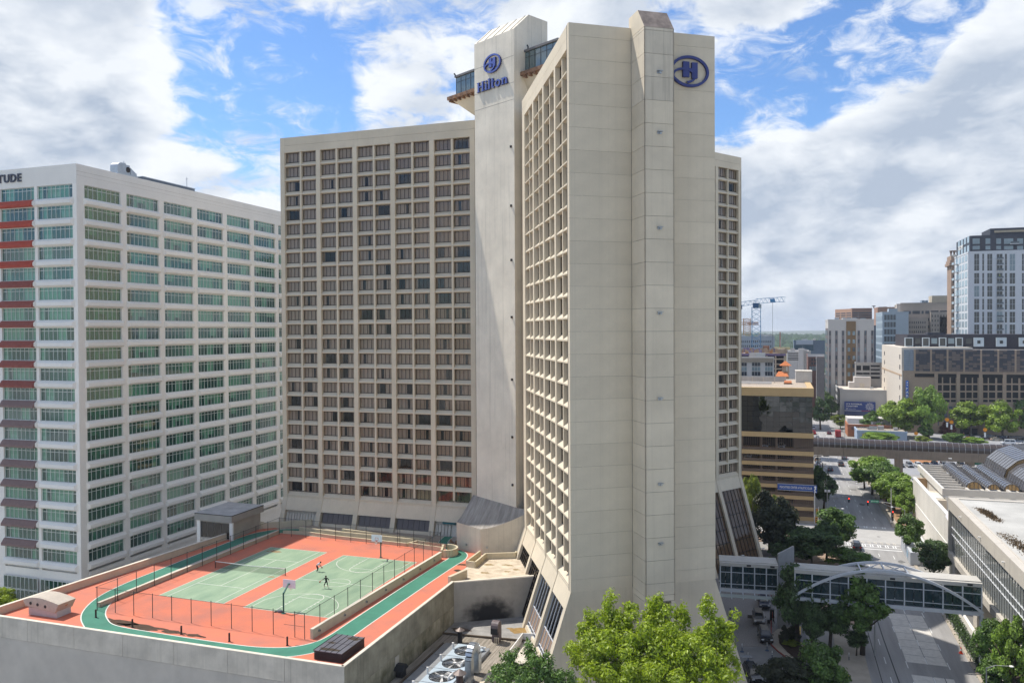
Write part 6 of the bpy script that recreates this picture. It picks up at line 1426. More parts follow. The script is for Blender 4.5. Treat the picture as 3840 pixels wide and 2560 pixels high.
g2 = fx('B4', 537, 610, 555, 790, 600); t = thing('piling_rig', 'red and grey piling rig mast rising beyond the building site', 'rig', (g2[0], 600, 0)); L = g2[2] - g2[0]; MB().box(0, 0, 0, L * .55, 2, g2[3]).build('mast', [mat('rig_red', (.42, .08, .05), .5, var=.1)], t); MB().box(L * .6, 0, 0, L, 2, g2[3] - 6).build('leader', [M_METAL], t); MB().box(-4, -3, 0, 7, 4, g2[1] - 2).build('carriage', [mat('rig_tan', (.45, .38, .20), .7, var=.2)], t)
# -- grey apartment block far left of the view
a = fx('B4', -200, 680, 465, 880, 640); B = Bld('grey_apartments', 'pale grey apartment block behind the blue crane', 'apartment building', a[0], 640, a[2], 25, a[3], mat('pale_grey_wall', (.38, .40, .44), .8, var=.06, scale=.1))
B.rects('window', B.grid(a[0] + 2, a[2] - 2, 22, a[1] - 26, a[3] - 2, 10, .42, .5), [M_GLB])
for xa, xb, yy in ((235, 320, 640), (375, 435, 645)): b = fx('B4', xa, yy, xb, 690, 650); B.rects('roof_box', [(b[0], a[3], b[2], b[3])], [M_CLAD], 0, False)
# -- white open parking deck, brick house, blue glass hall
a = fx('B4', 640, 885, 970, 1010, 560); B = Bld('white_parking_deck', 'white open parking deck beyond the building site', 'parking garage', a[0], 560, a[2], 40, a[3], mat('white_deck', (.52, .50, .48), .8, var=.06))
for y in (910, 940, 970, 995): b = fx('B4', 655, y, 800, y + 11, 559.8); B.rects('opening', [(b[0], b[1], b[2], b[3])], [M_DARK], .1, False)
b = fx('B4', 800, 845, 872, 960, 559); B.rects('stair_tower', [(b[0], 0, b[2], b[3])], [M_CLAD], 4, False)
a = fx('B4', 935, 945, 1160, 1165, 480); B = Bld('brick_house', 'dark red brick house with white cornice beside the far street', 'building', a[0], 480, a[2], 26, a[3], mat('dark_brick', (.16, .085, .07), .85, var=.2, scale=.5)); c = a
b = fx('B4', 928, 925, 1165, 968, 479.7); B.rects('cornice', [(b[0], b[1] + .3, b[2], b[3])], [M_CLAD], .5, False)
for xa in (980, 1022):
    for ya in (985, 1035): b = fx('B4', xa, ya, xa + 22, ya + 34, 479.8); B.rects('window', [(b[0], b[1], b[2], b[3])], [M_GLB], .1, False)
for xa in (955, 988, 1022): b = fx('B4', xa, 1095, xa + 26, 1155, 479.8); B.rects('window', [(b[0], b[1], b[2], b[3])], [M_GLL], .1, False)
b = fx('B4', 1055, 985, 1165, 1170, 470); B2 = Bld('grey_annex', 'plain grey annex in front of the brick house', 'building', b[0], 470, b[2], 9, b[3], mat('annex_grey', (.18, .17, .17), .85, var=.1))
a = fx('B4', 735, 735, 1170, 880, 800); B = Bld('blue_glass_hall', 'wide blue grey glass hall beyond the parking deck', 'building', a[0], 800, a[2], 40, a[3], mat('blue_grey_panel', (.16, .20, .26), .5, var=.1, scale=.05))
b = fx('B4', 768, 732, 1005, 790, 799); B.rects('white_attic', [(b[0], b[1], b[2], b[3])], [mat('bluish_white', (.50, .52, .58), .7, var=.04)], 1.5, False); b = fx('B4', 735, 792, 1010, 870, 799.5)
B.rects('window_band', [(b[0], b[1] + i * (b[3] - b[1]) / 4, b[2], b[1] + (i + .75) * (b[3] - b[1]) / 4) for i in range(4)], [mat('teal_band', (.05, .11, .15), .2, var=.1)], .3, False)
# -- white and brown residential tower
Yt = 520; a = fx('B4', 1215, 442, 1858, 1310, Yt); B = Bld('residential_tower', 'white residential tower with a brown window strip, beyond the tube walkway', 'apartment tower', a[0], Yt, a[2], 30, a[3], mat('tower_render', (.50, .475, .44), .8, var=.04))
c = fx('B4', 1468, 465, 1603, 1310, Yt); M_BRN = mat('brown_strip', (.21, .135, .065), .8, var=.08); B.rects('brown_strip', [(c[0], 0, c[2], c[3])], [M_BRN], .35, False)
M_STRIP = mat('grey_mullion_strip', (.20, .175, .17), .6, var=.1); nfl = 14; ztop, zbot = c[3] - 5.5, fx('B4', 0, 1300, 1, 1301, Yt)[1]
for (xa, xb) in ((1225, 1258), (1312, 1350), (1405, 1443), (1625, 1662), (1718, 1756), (1815, 1852)):
    q = fx('B4', xa, 500, xb, 1300, Yt); B.rects('window_strip', [(q[0], 0, q[2], ztop)], [M_STRIP], .12, False)
    for k in range(18): z = ztop - 1.9 - k * 5.05 * 1.95 / 2; B.rects('window', [(q[0] + .3, z - .9, q[2] - .3, z + 1.5)], [M_GLB if rb.random() < .65 else M_GLL], .18, False) if z > 8 else None
for (xa, xb) in ((1487, 1525), (1556, 1594)):
    q = fx('B4', xa, 500, xb, 1300, Yt)
    for k in range(18): z = ztop - 1.9 - k * 5.05 * 1.95 / 2; B.rects('window', [(q[0], z - .9, q[2], z + 1.5)], [M_GLB if rb.random() < .5 else M_GLL], .45, False) if z > 8 else None
B.side('side_bay', [(Yt + 1.5 + i * 5.2, 3, Yt + 4.5 + i * 5.2, a[3] - 5) for i in range(5)], [M_STRIP], .25)
B.side('window', [(Yt + 1.9 + i * 5.2, 6 + k * 5.0, Yt + 4.1 + i * 5.2, 9 + k * 5.0) for i in range(5) for k in range(15) if 9 + k * 5.0 < a[3] - 5], [M_GLL], .35)
q = fx('B4', 1400, 425, 1600, 460, Yt + 12); B.rects('roof_house', [(q[0], a[3] - .3, q[2], q[3])], [M_CLAD], -10, False)
a = fx('B4', 1600, 1050, 2010, 1320, 512); B = Bld('grey_parking_deck', 'grey open parking deck at the foot of the residential tower', 'parking garage', a[0], 512, a[2], 7.5, a[3], mat('deck_grey', (.40, .385, .36), .85, var=.1, streak=.3))
for (xa, ya, xb, yb) in ((1612, 1085, 1678, 1150), (1700, 1085, 1798, 1150), (1812, 1080, 1940, 1102), (1812, 1132, 1940, 1152), (1612, 1183, 1700, 1208), (1705, 1183, 1798, 1208), (1812, 1183, 1940, 1208), (1812, 1240, 1940, 1266), (1960, 1085, 2000, 1105), (1960, 1183, 2000, 1208)): q = fx('B4', xa, ya, xb, yb, 511.8); B.rects('opening', [q], [M_DARK], .1, False)
# -- brown office, orange slab, dark slab, slim glass tower
a = fx('B4', 1548, 285, 1830, 480, 820); M_BO = mat('brown_office_wall', (.30, .17, .12), .8, var=.06, scale=.05); B = Bld('brown_office_tower', 'brown office tower with black window bands behind the residential tower', 'office tower', a[0], 820, a[2], 60, a[3], M_BO)
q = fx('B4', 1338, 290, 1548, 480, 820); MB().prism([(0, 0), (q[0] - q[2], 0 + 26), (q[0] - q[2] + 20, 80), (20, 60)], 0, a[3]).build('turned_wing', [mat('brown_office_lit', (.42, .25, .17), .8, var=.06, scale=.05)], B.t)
for y in (338, 370, 402, 434):
    b = fx('B4', 1555, y, 1828, y + 18, 819.6); B.rects('window_band', [b], [M_GLB], .3, False)
    for i in range(3):
        z0, z1 = b[1], b[3]; u0, u1 = .05 + i * .32, .05 + i * .32 + .27; dx, dy = q[0] - q[2], 26.0; MB().prism([(dx * u0, dy * u0 - .3), (dx * u1, dy * u1 - .3), (dx * u1, dy * u1 + .3), (dx * u0, dy * u0 + .3)], z0, z1).build('window_band', [M_GLB], B.t)
a = fx('R5', 1222, 727, 1370, 1100, 760); B = Bld('orange_slab', 'orange brown slab tower behind the slim glass tower', 'office tower', a[0], 760, a[2], 30, a[3], mat('orange_brown_wall', (.40, .23, .16), .8, var=.06)); MB().lathe([(0, -.5), (.3, -.5), (.3, .8), (1.6, 1.6), (1.7, 1.8), (0, 1.1)], (a[2] - a[0] - 18, 4, a[3]), 14).build('dish', [M_BRONZE], B.t)
a = fx('R5', 1190, 870, 1228, 1110, 700); B = Bld('dark_slab', 'dark blue slab squeezed between two pale towers', 'building', a[0], 700, a[2], 30, a[3], mat('dark_blue_wall', (.06, .075, .11), .5, var=.1))
a = fx('R5', 1256, 765, 1362, 1120, 620); M_SGL = mat('slim_tower_cladding', (.36, .42, .47), .5, var=.05); B = Bld('slim_glass_tower', 'slim blue grey glass tower with a square window grid', 'office tower', a[0], 620, a[2] + 8, 40, a[3], M_SGL)
B.rects('window', B.grid(a[0] + 1, a[2], 4, a[3] - 72, a[3] - 1, 14, .78, .72), [M_GLB], .15, False)
B.side('window_band', [(621, a[3] - 72 + k * 5.1, 659, a[3] - 72 + k * 5.1 + 3.4) for k in range(14)], [mat('side_band_blue', (.20, .26, .32), .3, var=.1)], .15)
q = fx('R5', 1292, 738, 1358, 770, 630); B.rects('roof_house', [(q[0], a[3] - .4, q[2], q[3])], [M_SGL], -8, False)
# -- stone hotel of the twenties and its ornate neighbour
a = fx('R5', 1395, 698, 1860, 960, 640); M_DECO = mat('deco_stone', (.40, .345, .29), .85, var=.12, scale=.1, streak=.4); B = Bld('stone_block', 'long stone block with many small windows and a toothed parapet', 'building', a[0], 640, a[2], 30, a[3], M_DECO)
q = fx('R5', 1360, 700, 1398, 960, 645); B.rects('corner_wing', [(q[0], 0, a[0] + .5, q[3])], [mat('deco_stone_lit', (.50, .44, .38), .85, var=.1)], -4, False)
R = []
for j in range(9):
    for i in range(30):
        if (i % 5) != 4 and rb.random() < .9: x = a[0] + 2 + i * (a[2] - a[0] - 3) / 30; z = a[3] - 7 - j * 5.2; R.append((x, z, x + 1.3, z + 2.2))
B.rects('window', R, [M_GLB], .12)
for k in range(30): x = a[0] + k * (a[2] - a[0]) / 30; B.rects('merlon', [(x, a[3], x + 1.6, a[3] + 1.1)], [M_DECO], .1, False)
for (xa, ya, xb) in ((1440, 810, 1610), (1630, 760, 1850), (1700, 800, 1850)): q = fx('R5', xa, ya, xb, 960, 636); B.rects('lower_wing', [(q[0], 0, q[2], q[3])], [M_DECO], 3.5, False)
R = []
for (xa, xb, ya) in ((1450, 1600, 835), (1640, 1840, 785)):
    for j in range(4):
        for i in range(9): q = fx('R5', xa + (xb - xa) * i / 9, ya + j * 36, xa + (xb - xa) * i / 9 + 7, ya + j * 36 + 17, 636); R.append(q)
B.rects('window', R, [M_GLB], 3.62)
q = fx('R5', 1612, 640, 1800, 700, 655); B.rects('penthouse', [(q[0], a[3] - .3, q[2], q[3])], [mat('penthouse_cream', (.44, .38, .29), .85, var=.08)], -14, False)
for x in (1558, 1585): q = fx('R5', x - 10, 675, x + 10, 700, 648); B.rects('water_tank', [(q[0], a[3], q[2], q[3])], [mat('tank_blue', (.24, .30, .36), .6, var=.1)], -8, False)
a = fx('R5', 1788, 400, 1850, 960, 600); M_ORN = mat('ornate_brick', (.34, .235, .17), .85, var=.15, scale=.2); B = Bld('ornate_tower', 'slender ornate brown brick tower with a stepped crown beside the blue white tower', 'tower', a[0], 600, a[2] + 6, 14, a[3], M_ORN)
for k, (e, h) in enumerate(((1.4, 1.6), (.8, 3.4), (.1, 6.5))): MB().box(-e, -e, a[3] + (0, 1.6, 3.4)[k] - .2, a[2] - a[0] + 6 - k * 1.5, 14, a[3] + h).build('crown_tier', [M_ORN], B.t)
for k in range(5): x = k * 1.9; MB().lathe([(.5, 0), (.55, 1.6), (1.0, 3.0), (1.0, 3.4), (0, 3.4)], (x, 1, a[3] + 6.5), 8).build('finial', [mat('crown_stone', (.25, .17, .13), .85, var=.1)], B.t)
B.rects('window', B.grid(a[0] + .5, a[2] + 5, 4, a[3] - 90, a[3] - 2, 24, .4, .5), [M_GLB])
# -- blue white residential tower with a black crown
Yd = 500; a = fx('R5', 1918, 285, 2420, 960, Yd); b = fx('R5', 1935, 155, 2420, 285, Yd); M_BW = mat('ice_white_cladding', (.56, .58, .60), .6, var=.04); M_BK = mat('charcoal_cladding', (.045, .048, .062), .6, var=.15, scale=.4)
B = Bld('ice_white_tower', 'ice white residential tower with charcoal crown and balconies', 'apartment tower', a[0], Yd, a[2], 36, a[3], M_BW); DT = B.t
MB().box(b[0] - a[0], .3, a[3] - .2, b[2] - a[0], 36, b[3]).build('crown', [M_BK], DT); zc0, zc1 = a[3], b[3]
for (xa, xb) in ((1955, 2010), (2055, 2092), (2138, 2175), (2198, 2270), (2300, 2345)):
    for (ya, yb) in ((193, 237), (250, 280)): q = fx('R5', xa, ya, xb, yb, Yd); B.rects('crown_window', [q], [M_GLL], -.1 + .0, False)
for o in [o for o in DT.children if o.name.startswith('crown_window')]: o.location = (0, .16, 0)
q = fx('R5', 2090, 105, 2420, 155, Yd + 10); MB().box(q[0] - a[0], 10, b[3] - .2, q[2] - a[0], 30, q[3]).build('roof_house', [M_BK], DT); q2 = fx('R5', 2125, 122, 2420, 150, Yd + 9.5); MB().box(q2[0] - a[0], 9.5, q2[1], q2[2] - a[0], 10.2, q2[3]).build('roof_house_band', [mat('sand_band', (.46, .38, .26), .8, var=.06)], DT)
M_TW = mat('tower_window', (.065, .065, .062), .2, var=.3, scale=.4, spec=.6); rows = [(312, 445), (460, 545), (560, 645), (660, 745), (760, 845), (858, 950)]
for (xa, xb, kind) in ((1966, 2006, 0), (2028, 2044, 0), (2067, 2107, 0), (2140, 2186, 1), (2203, 2221, 0), (2240, 2284, 0), (2335, 2360, 0), (2375, 2400, 0)):
    for (ya, yb) in rows:
        q = fx('R5', xa, ya, xb, yb, Yd); mt = M_TW if rb.random() < .9 else M_GLL
        n_ = 1 if xb - xa < 25 else 2; h_ = 3 if yb - ya > 100 else 2
        for i in range(n_):
            for j in range(h_): dx, dz = (q[2] - q[0]) / n_, (q[3] - q[1]) / h_; B.rects('window', [(q[0] + i * dx + .07, q[1] + j * dz + .07, q[0] + (i + 1) * dx - .07, q[1] + (j + 1) * dz - .07)], [mt], .06, False)
        if kind:
            for j in range(h_): z = q[1] + j * (q[3] - q[1]) / h_; o = MB().box(q[0] - a[0] - .1, -1.6, z - .1, q[2] - a[0] + .2, -.0, z + .1).build('balcony', [M_BW], DT); MB().box(q[0] - a[0] - .08, -1.6, z + .1, q[2] - a[0] + .18, -1.55, z + 1.1).build('balcony_rail', [mat('rail_glass_dark', (.10, .12, .13), .3, var=.1)], o)
q = fx('R5', 2245, 215, 2310, 235, Yd); o = MB().box(q[0] - a[0], -1.5, q[1] - .3, q[2] - a[0], .1, q[1]).build('balcony', [M_BW], DT); MB().box(q[0] - a[0], -1.5, q[1], q[2] - a[0], -1.45, q[1] + 1.1).build('balcony_rail', [MATS['rail_glass_dark']], o)
sidew = mat('side_glass_blue', (.30, .37, .41), .25, var=.15, scale=.3, spec=.6)
for k in range(22):
    z = a[3] - 3 - k * 4.6
    for i in range(4): o = MB().box(-.12, 2 + i * 8.2, z - 1.6, .02, 7.4 + i * 8.2, z + 1.6).build('side_window', [sidew], DT)
    if k % 1 == 0 and z > 25: MB().box(-2.6, 24, z - 1.75, -.1, 30, z - 1.6).build('side_balcony', [M_BW], DT); MB().box(-2.6, 23.95, z - 1.6, -2.5, 30, z - .5).build('side_rail', [sidew], DT)
for i in range(4):
    for z in (zc0 + 2.2, zc0 + 7.2): MB().box(b[0] - a[0] - .12, 2 + i * 8, z - 1.6, b[0] - a[0] + .05, 7 + i * 8, z + 2).build('side_window', [sidew], DT)
place_text('ASCENT', 3.2, .08, M_WPAINT, DT, (b[0] - a[0] - .15, 30, zc1 - 5.5), (0, -1, 0), bold=.04)
MB().lathe([(0, 0), (1.6, .9), (1.7, 1.1), (0, .3)], (-1.5, 30, zc1 - 9), 14).build('dish', [M_WPAINT], DT)
# -- parking garage with checkered screen and black town houses on top
Yg = 424; a = fx('R4', 1460, 190, 2420, 640, Yg); M_BRK = mat('sand_brick', (.34, .255, .185), .85, var=.08, scale=.8); Bg = Bld('park_garage', 'sand brick parking garage with dark screen panels and black houses on top', 'parking garage', a[0], Yg, a[2], 80, a[3], M_BRK); GT = Bg.t
sp = a[0]
MB().box(-.35, 0.02, 0, -.01, 80, a[3] + .4).build('pale_side', [mat('pale_precast', (.60, .54, .46), .85, var=.06)], GT)
zt2 = fx('R4', 0, 20, 1, 21, Yg)[3]; zs0 = fx('R4', 0, 178, 1, 179, Yg)[1]
q = fx('R4', 1325, 5, 1452, 200, Yg); MB().box(-.3, 1.5, a[3] - 1, 30, 80, zt2 + 1.2).build('pale_upper_side', [MATS['pale_precast']], GT)
for k in range(7): z = 5 + k * 5.0; [MB().box(-.45, 6 + i * 60, z, -.34, 8 + i * 60, z + 2.2).build('side_window', [M_GLB], GT) for i in (0, 1)]
MB().box(-.42, 0, zs0 - 1.5, -.34, 80, zs0 - .6).build('side_band', [mat('sand_stripe', (.45, .33, .22), .85, var=.05)], GT)
b = fx('R4', 1468, 22, 1550, 175, Yg - .2)
for i in range(2):
    for j in range(10): dz = (b[3] - b[1]) / 10; dx = (b[2] - b[0]) / 2; MB().box(b[0] - a[0] + i * dx + .04, -.3, b[1] + j * dz + .05, b[0] - a[0] + (i + 1) * dx - .04, -.05, b[1] + (j + 1) * dz - .05).build('glass_panel', [mat('steel_blue_panel', (.19, .23, .28), .3, var=.1)], GT)
b = fx('R4', 1550, 22, 2420, 178, Yg - .2); M_SCD = mat('screen_dark', (.05, .052, .065), .6, var=.15); M_SCT = mat('screen_taupe', (.15, .12, .105), .7, var=.12)
nx, nz = 28, 10; dx, dz = (b[2] - b[0]) / nx, (b[3] - b[1]) / nz; MB().box(b[0] - a[0], -.2, b[1], b[2] - a[0], .0, b[3]).build('screen_back', [M_BLACK], GT)
for i in range(nx):
    for j in range(nz):
        tp = rb.random() < (.75 if j < 3 else .42)
        MB().box(b[0] - a[0] + i * dx + .05, -.42, b[1] + j * dz + .05, b[0] - a[0] + (i + 1) * dx - .05, -.22, b[1] + (j + 1) * dz - .05).build('screen_panel', [M_SCT if tp else M_SCD], GT)
for i in range(0, nx + 1, 4): MB().box(b[0] - a[0] + i * dx - .5, -.55, b[1], b[0] - a[0] + i * dx + .25, -.2, b[3]).build('screen_pier', [M_BRK], GT)
MB().box(b[0] - a[0], -.3, zs0 - 1.6, b[2] - a[0], .02, zs0).build('shadow_gap', [M_DARK], GT)
for (xa, xb) in ((1718, 1748), (1758, 1805), (1815, 1850), (1880, 1918), (1928, 1968), (1978, 2010), (2052, 2085), (2095, 2140), (2155, 2192), (2222, 2258), (2268, 2310), (2325, 2365), (2390, 2420)):
    for j, (ya, yb) in enumerate(((224, 268), (280, 322), (334, 376), (388, 405))): q = fx('R4', xa, ya, xb, yb, Yg); MB().box(q[0] - a[0], -.08, q[1], q[2] - a[0], .03, q[3]).build('opening', [M_DARK], GT)
for y in (445, 500, 555):
    for xa in (1700, 1762, 1800, 1835): q = fx('R4', xa, y - (8 if y == 445 else 14), xa + 26, y + (10 if y == 445 else 22), Yg); MB().box(q[0] - a[0], -.07, q[1], q[2] - a[0], .03, q[3]).build('grille_window', [mat('grille_blue', (.10, .12, .16), .5, var=.1)], GT)
q = fx('R4', 1880, 600, 2010, 640, Yg); MB().box(q[0] - a[0], -.09, 0, q[2] - a[0], .03, q[3]).build('entrance', [M_DARK], GT)
for y in (420, 470, 532): z = fx('R4', 0, y, 1, y + 1, Yg)[3]; MB().box(-.2, -.28, z - .35, a[2] - a[0], .0, z).build('string_course', [M_BRK], GT)
for x_ in (1705, 1868, 2032, 2208, 2378): q = fx('R4', x_ - 14, 200, x_ + 14, 640, Yg); MB().box(q[0] - a[0], -.35, 0, q[2] - a[0], .02, a[3]).build('pier', [M_BRK], GT)
# black houses on the garage
Yh = 440; h = fx('R5', 1450, 935, 2420, 1055, Yh); M_BKB = mat('black_brick', (.040, .036, .045), .75, var=.3, scale=2); MB().box(h[0] - a[0], 16, a[3] + .2, h[2] - a[0], 60, h[3]).build('black_house', [M_BKB], GT)
MB().box(2, 8, a[3] + .2, h[2] - a[0], 60, zt2 + .1).build('screen_roof', [M_FROOF], GT)
for i, (xa, xb) in enumerate(((1430, 1495), (1565, 1622), (1695, 1752), (1825, 1880), (1965, 2042), (2138, 2218), (2315, 2400))):
    q = fx('R5', xa, 960, xb, 1030, Yh - 1.2); fw = .35 if i < 4 else 1.4
    o = MB().box(q[0] - a[0], 14.8, q[1], q[2] - a[0], 15.95, q[1] + fw).box(q[0] - a[0], 14.8, q[3] - fw, q[2] - a[0], 15.95, q[3]).box(q[0] - a[0], 14.8, q[1] + fw, q[0] - a[0] + fw, 15.95, q[3] - fw).box(q[2] - a[0] - fw, 14.8, q[1] + fw, q[2] - a[0], 15.95, q[3] - fw).build('bay_frame', [mat('ice_bay', (.50, .56, .58), .6, var=.05)], GT); MB().box(q[0] - a[0] + fw, 15.7, q[1] + fw, q[2] - a[0] - fw, 15.9, q[3] - fw).build('bay_window', [M_TW], o)
for (xa, xb) in ((1508, 1550), (1635, 1680), (1765, 1812), (1900, 1948)):
    for ya, yb in ((965, 1008), (1025, 1048)): q = fx('R5', xa, ya, xb, yb, Yh); MB().box(q[0] - a[0], 15.85, q[1], q[2] - a[0], 16.02, q[3]).build('window', [M_GLL if rb.random() < .5 else M_TW], GT)
q = fx('R5', 1605, 922, 1745, 938, Yh + 6); MB().box(q[0] - a[0], 22, h[3] - .2, q[2] - a[0], 30, q[3]).build('roof_house', [M_BK], GT)
place_text('PARK', 1.9, .05, M_WPAINT, GT, (0, 0, 0), (1, 0, 0), bold=.02) if False else None
t = thing('park_sign', 'tall blue vertical sign with white letters on the sand brick garage', 'sign', (0, Yg - .5, 0)); q = fx('R4', 1483, 248, 1502, 405, Yg - .5); M_PS = mat('park_sign_blue', (.02, .12, .50), .4, var=.05); MB().box(q[0], -.4, q[1], q[2], .1, q[3]).build('board', [M_PS], t)
hh = (q[3] - q[1]) / 7.0
for i, ch in enumerate('PARK'):
    me = text_mesh(ch, hh * 1.1, .03, .04); me.materials.clear(); me.materials.append(M_WPAINT); o = link(bpy.data.objects.new('sign_letter', me), t); o.rotation_euler = (pi / 2, 0, 0); o.location = ((q[0] + q[2]) / 2 - hh * .36, -.44, q[3] - hh * (3.0 + i * 1.15))
for i in range(2): MB().box((q[0] + q[2]) / 2 - .2, -.46, q[3] - hh * (.9 + i * .8), (q[0] + q[2]) / 2 + .2, -.4, q[3] - hh * (.4 + i * .8)).build('sign_mark', [M_WPAINT], t)
# -- white garage with the billboard
Yw = 482; a = fx('A6', 420, 182, 900, 470, Yw); M_WG = mat('white_garage_wall', (.46, .455, .44), .85, var=.06, scale=.15); B = Bld('white_garage', 'white garage with a blank end wall and flat cream roof', 'garage', a[0], Yw, a[2] + 12, 66, a[3], M_WG, None, mat('cream_roof', (.62, .56, .48), .9, var=.08, scale=.1))
for k in range(3): B.side('window_band', [(Yw + 3 + i * 6.5, 2.5 + k * (a[3] - 3) / 3, Yw + 8 + i * 6.5, 4.5 + k * (a[3] - 3) / 3) for i in range(9)], [M_GLB], .05)
q = fx('A6', 572, 40, 745, 160, 505); MB().box(q[0] - a[0], 23, a[3] - .3, q[2] - a[0], 33, q[3]).build('roof_house', [M_CLAD], B.t); MB().box(q[0] - a[0] - 3, 22, a[3] - .3, q[0] - a[0] - .01, 30, q[3] - 3).build('roof_house', [M_CLAD], B.t); MB().box(q[2] - a[0] - 6, 22.9, q[3] - 6, q[2] - a[0] - 3.5, 23.05, q[3] - 3.5).build('louvre', [M_CONC2], B.t)
t = thing('billboard', 'blue billboard with white slogan and lion on the white garage wall', 'billboard', (0, Yw - 1.2, 0)); q = fx('A6', 466, 300, 793, 384, Yw - 1.4); M_BB = mat('billboard_blue', (.025, .055, .22), .5, var=.03)
MB().box(q[0], -.3, q[1], q[2], 0, q[3]).build('board', [M_BB], t); MB().box(q[0], -1.2, q[1] - 2.6, q[2], 0.1, q[1] - .3).build('catwalk', [mat('catwalk_blue', (.05, .07, .16), .6, var=.1)], t); MB().box(q[2] - (q[2] - q[0]) * .45, -.32, q[1] - .3, q[2], -.02, q[1] - .02).build('red_stripe', [mat('red_stripe', (.5, .04, .06), .5, var=0)], t); MB().box(q[0], -.32, q[1] - .3, q[2] - (q[2] - q[0]) * .45, -.02, q[1] - .02).build('white_stripe', [M_WPAINT], t)
for x in (.12, .37, .62, .86): MB().box(q[0] + (q[2] - q[0]) * x - .2, -.2, 0, q[0] + (q[2] - q[0]) * x + .2, .1, q[1] - 2.6).build('post', [M_BRONZE], t)
W_, H_ = q[2] - q[0], q[3] - q[1]
place_text("IT'S POSSIBLE,", H_ * .20, .02, M_WPAINT, t, (q[0] + W_ * .055, -.33, q[1] + H_ * .66), (1, 0, 0), bold=.03, width=W_ * .52); place_text('TOGETHER', H_ * .20, .02, M_WPAINT, t, (q[0] + W_ * .055, -.33, q[1] + H_ * .41), (1, 0, 0), bold=.03, width=W_ * .38)
place_text('AMERIS BANK', H_ * .10, .02, M_WPAINT, t, (q[0] + W_ * .13, -.33, q[1] + H_ * .15), (1, 0, 0), bold=.01, width=W_ * .23)
m = MB(); ring(m, q[0] + W_ * .085, q[1] + H_ * .19, H_ * .10, H_ * .10, H_ * .03, 0, 2 * pi, 20, -.34, -.3); m.build('badge', [M_WPAINT, M_WPAINT], t)
m = MB(); lx, lz, s_ = q[0] + W_ * .815, q[1] + H_ * .47, H_ * .42
for k in range(22):
    an = 2 * pi * k / 22 + .07; r0, r1 = (.62, 1.12) if k % 2 else (.68, .98); an2 = an + .12
    m.bar((lx + s_ * r0 * cos(an), -.33, lz + s_ * r0 * sin(an)), (lx + s_ * r1 * cos(an2), -.33, lz + s_ * r1 * sin(an2)), s_ * .07, .02, 0, (0, 1, 0))
for P_ in ([(-.42, .35), (-.5, .05), (-.34, -.35), (0, -.62), (.34, -.35), (.5, .05), (.42, .35)], [(-.4, .38), (-.15, .5), (.15, .5), (.4, .38)], [(-.32, .22), (-.14, .14)], [(.32, .22), (.14, .14)], [(-.1, .2), (-.13, -.12), (0, -.24), (.13, -.12), (.1, .2)], [(0, -.24), (0, -.36), (-.16, -.42)], [(0, -.36), (.16, -.42)]):
    for u, v in zip(P_, P_[1:]): m.bar((lx + s_ * u[0], -.33, lz + s_ * u[1]), (lx + s_ * v[0], -.33, lz + s_ * v[1]), s_ * .06, .02, 0, (0, 1, 0))
m.build('lion_drawing', [M_WPAINT], t)
# -- low shops by the junction
a = fx('A6', 500, 545, 690, 655, 400); B = Bld('brick_shop', 'low orange brick shop with white lettering by the far junction', 'shop', a[0], 400, a[2] + 14, 16, max(a[3], 5), mat('orange_brick', (.40, .16, .08), .85, var=.15, scale=1.5)); q = fx('A6', 540, 560, 665, 590, 399.6); B.rects('sign_panel', [(q[0], q[1], q[2] + 8, q[3])], [mat('sign_brown', (.16, .09, .07), .8, var=.1)], .15, False)
place_text('LIQUOR', 1.5, .03, M_WPAINT, B.t, (fx('A6', 595, 585, 596, 586, 400)[0] - a[0], -.2, q[1] + .4), (1, 0, 0), bold=.02)
q = fx('A6', 497, 475, 700, 520, 408); MB().box(q[0] - a[0], 8, 4.5, q[2] - a[0] + 10, 20, q[3]).build('upper_storey', [M_CLAD], B.t)
a = fx('A6', 600, 620, 1125, 715, 384); B = Bld('rental_shed', 'pale blue single storey rental shed with a yellow sign', 'shed', a[0], 384, a[2], 14, a[3], mat('pale_blue_wall', (.33, .40, .50), .8, var=.06, scale=.2), None, mat('dusty_roof', (.32, .28, .22), .9, var=.2, scale=.5))
q = fx('A6', 655, 636, 733, 662, 383.7); o = MB().box(q[0] - a[0], -.25, q[1], q[2] - a[0], -.02, q[3]).build('sign_panel', [mat('yellow_sign', (.70, .52, .03), .5, var=.04)], B.t); place_text('Hertz', .95 * (q[3] - q[1]), .02, M_BLACK, B.t, (q[0] - a[0] + .3, -.28, q[1] + .2 * (q[3] - q[1])), (1, 0, 0), bold=.03, width=(q[2] - q[0]) * .85)
q = fx('A6', 982, 680, 1008, 715, 383.9); B.rects('door', [(q[0], 0, q[2], q[3])], [M_DARK], .08, False)
for x in (720, 820): q = fx('A6', x, 605, x + 12, 622, 390); B.rects('roof_vent', [(q[0], a[3] - .2, q[2], q[3] + .3)], [M_METAL], -5, False)
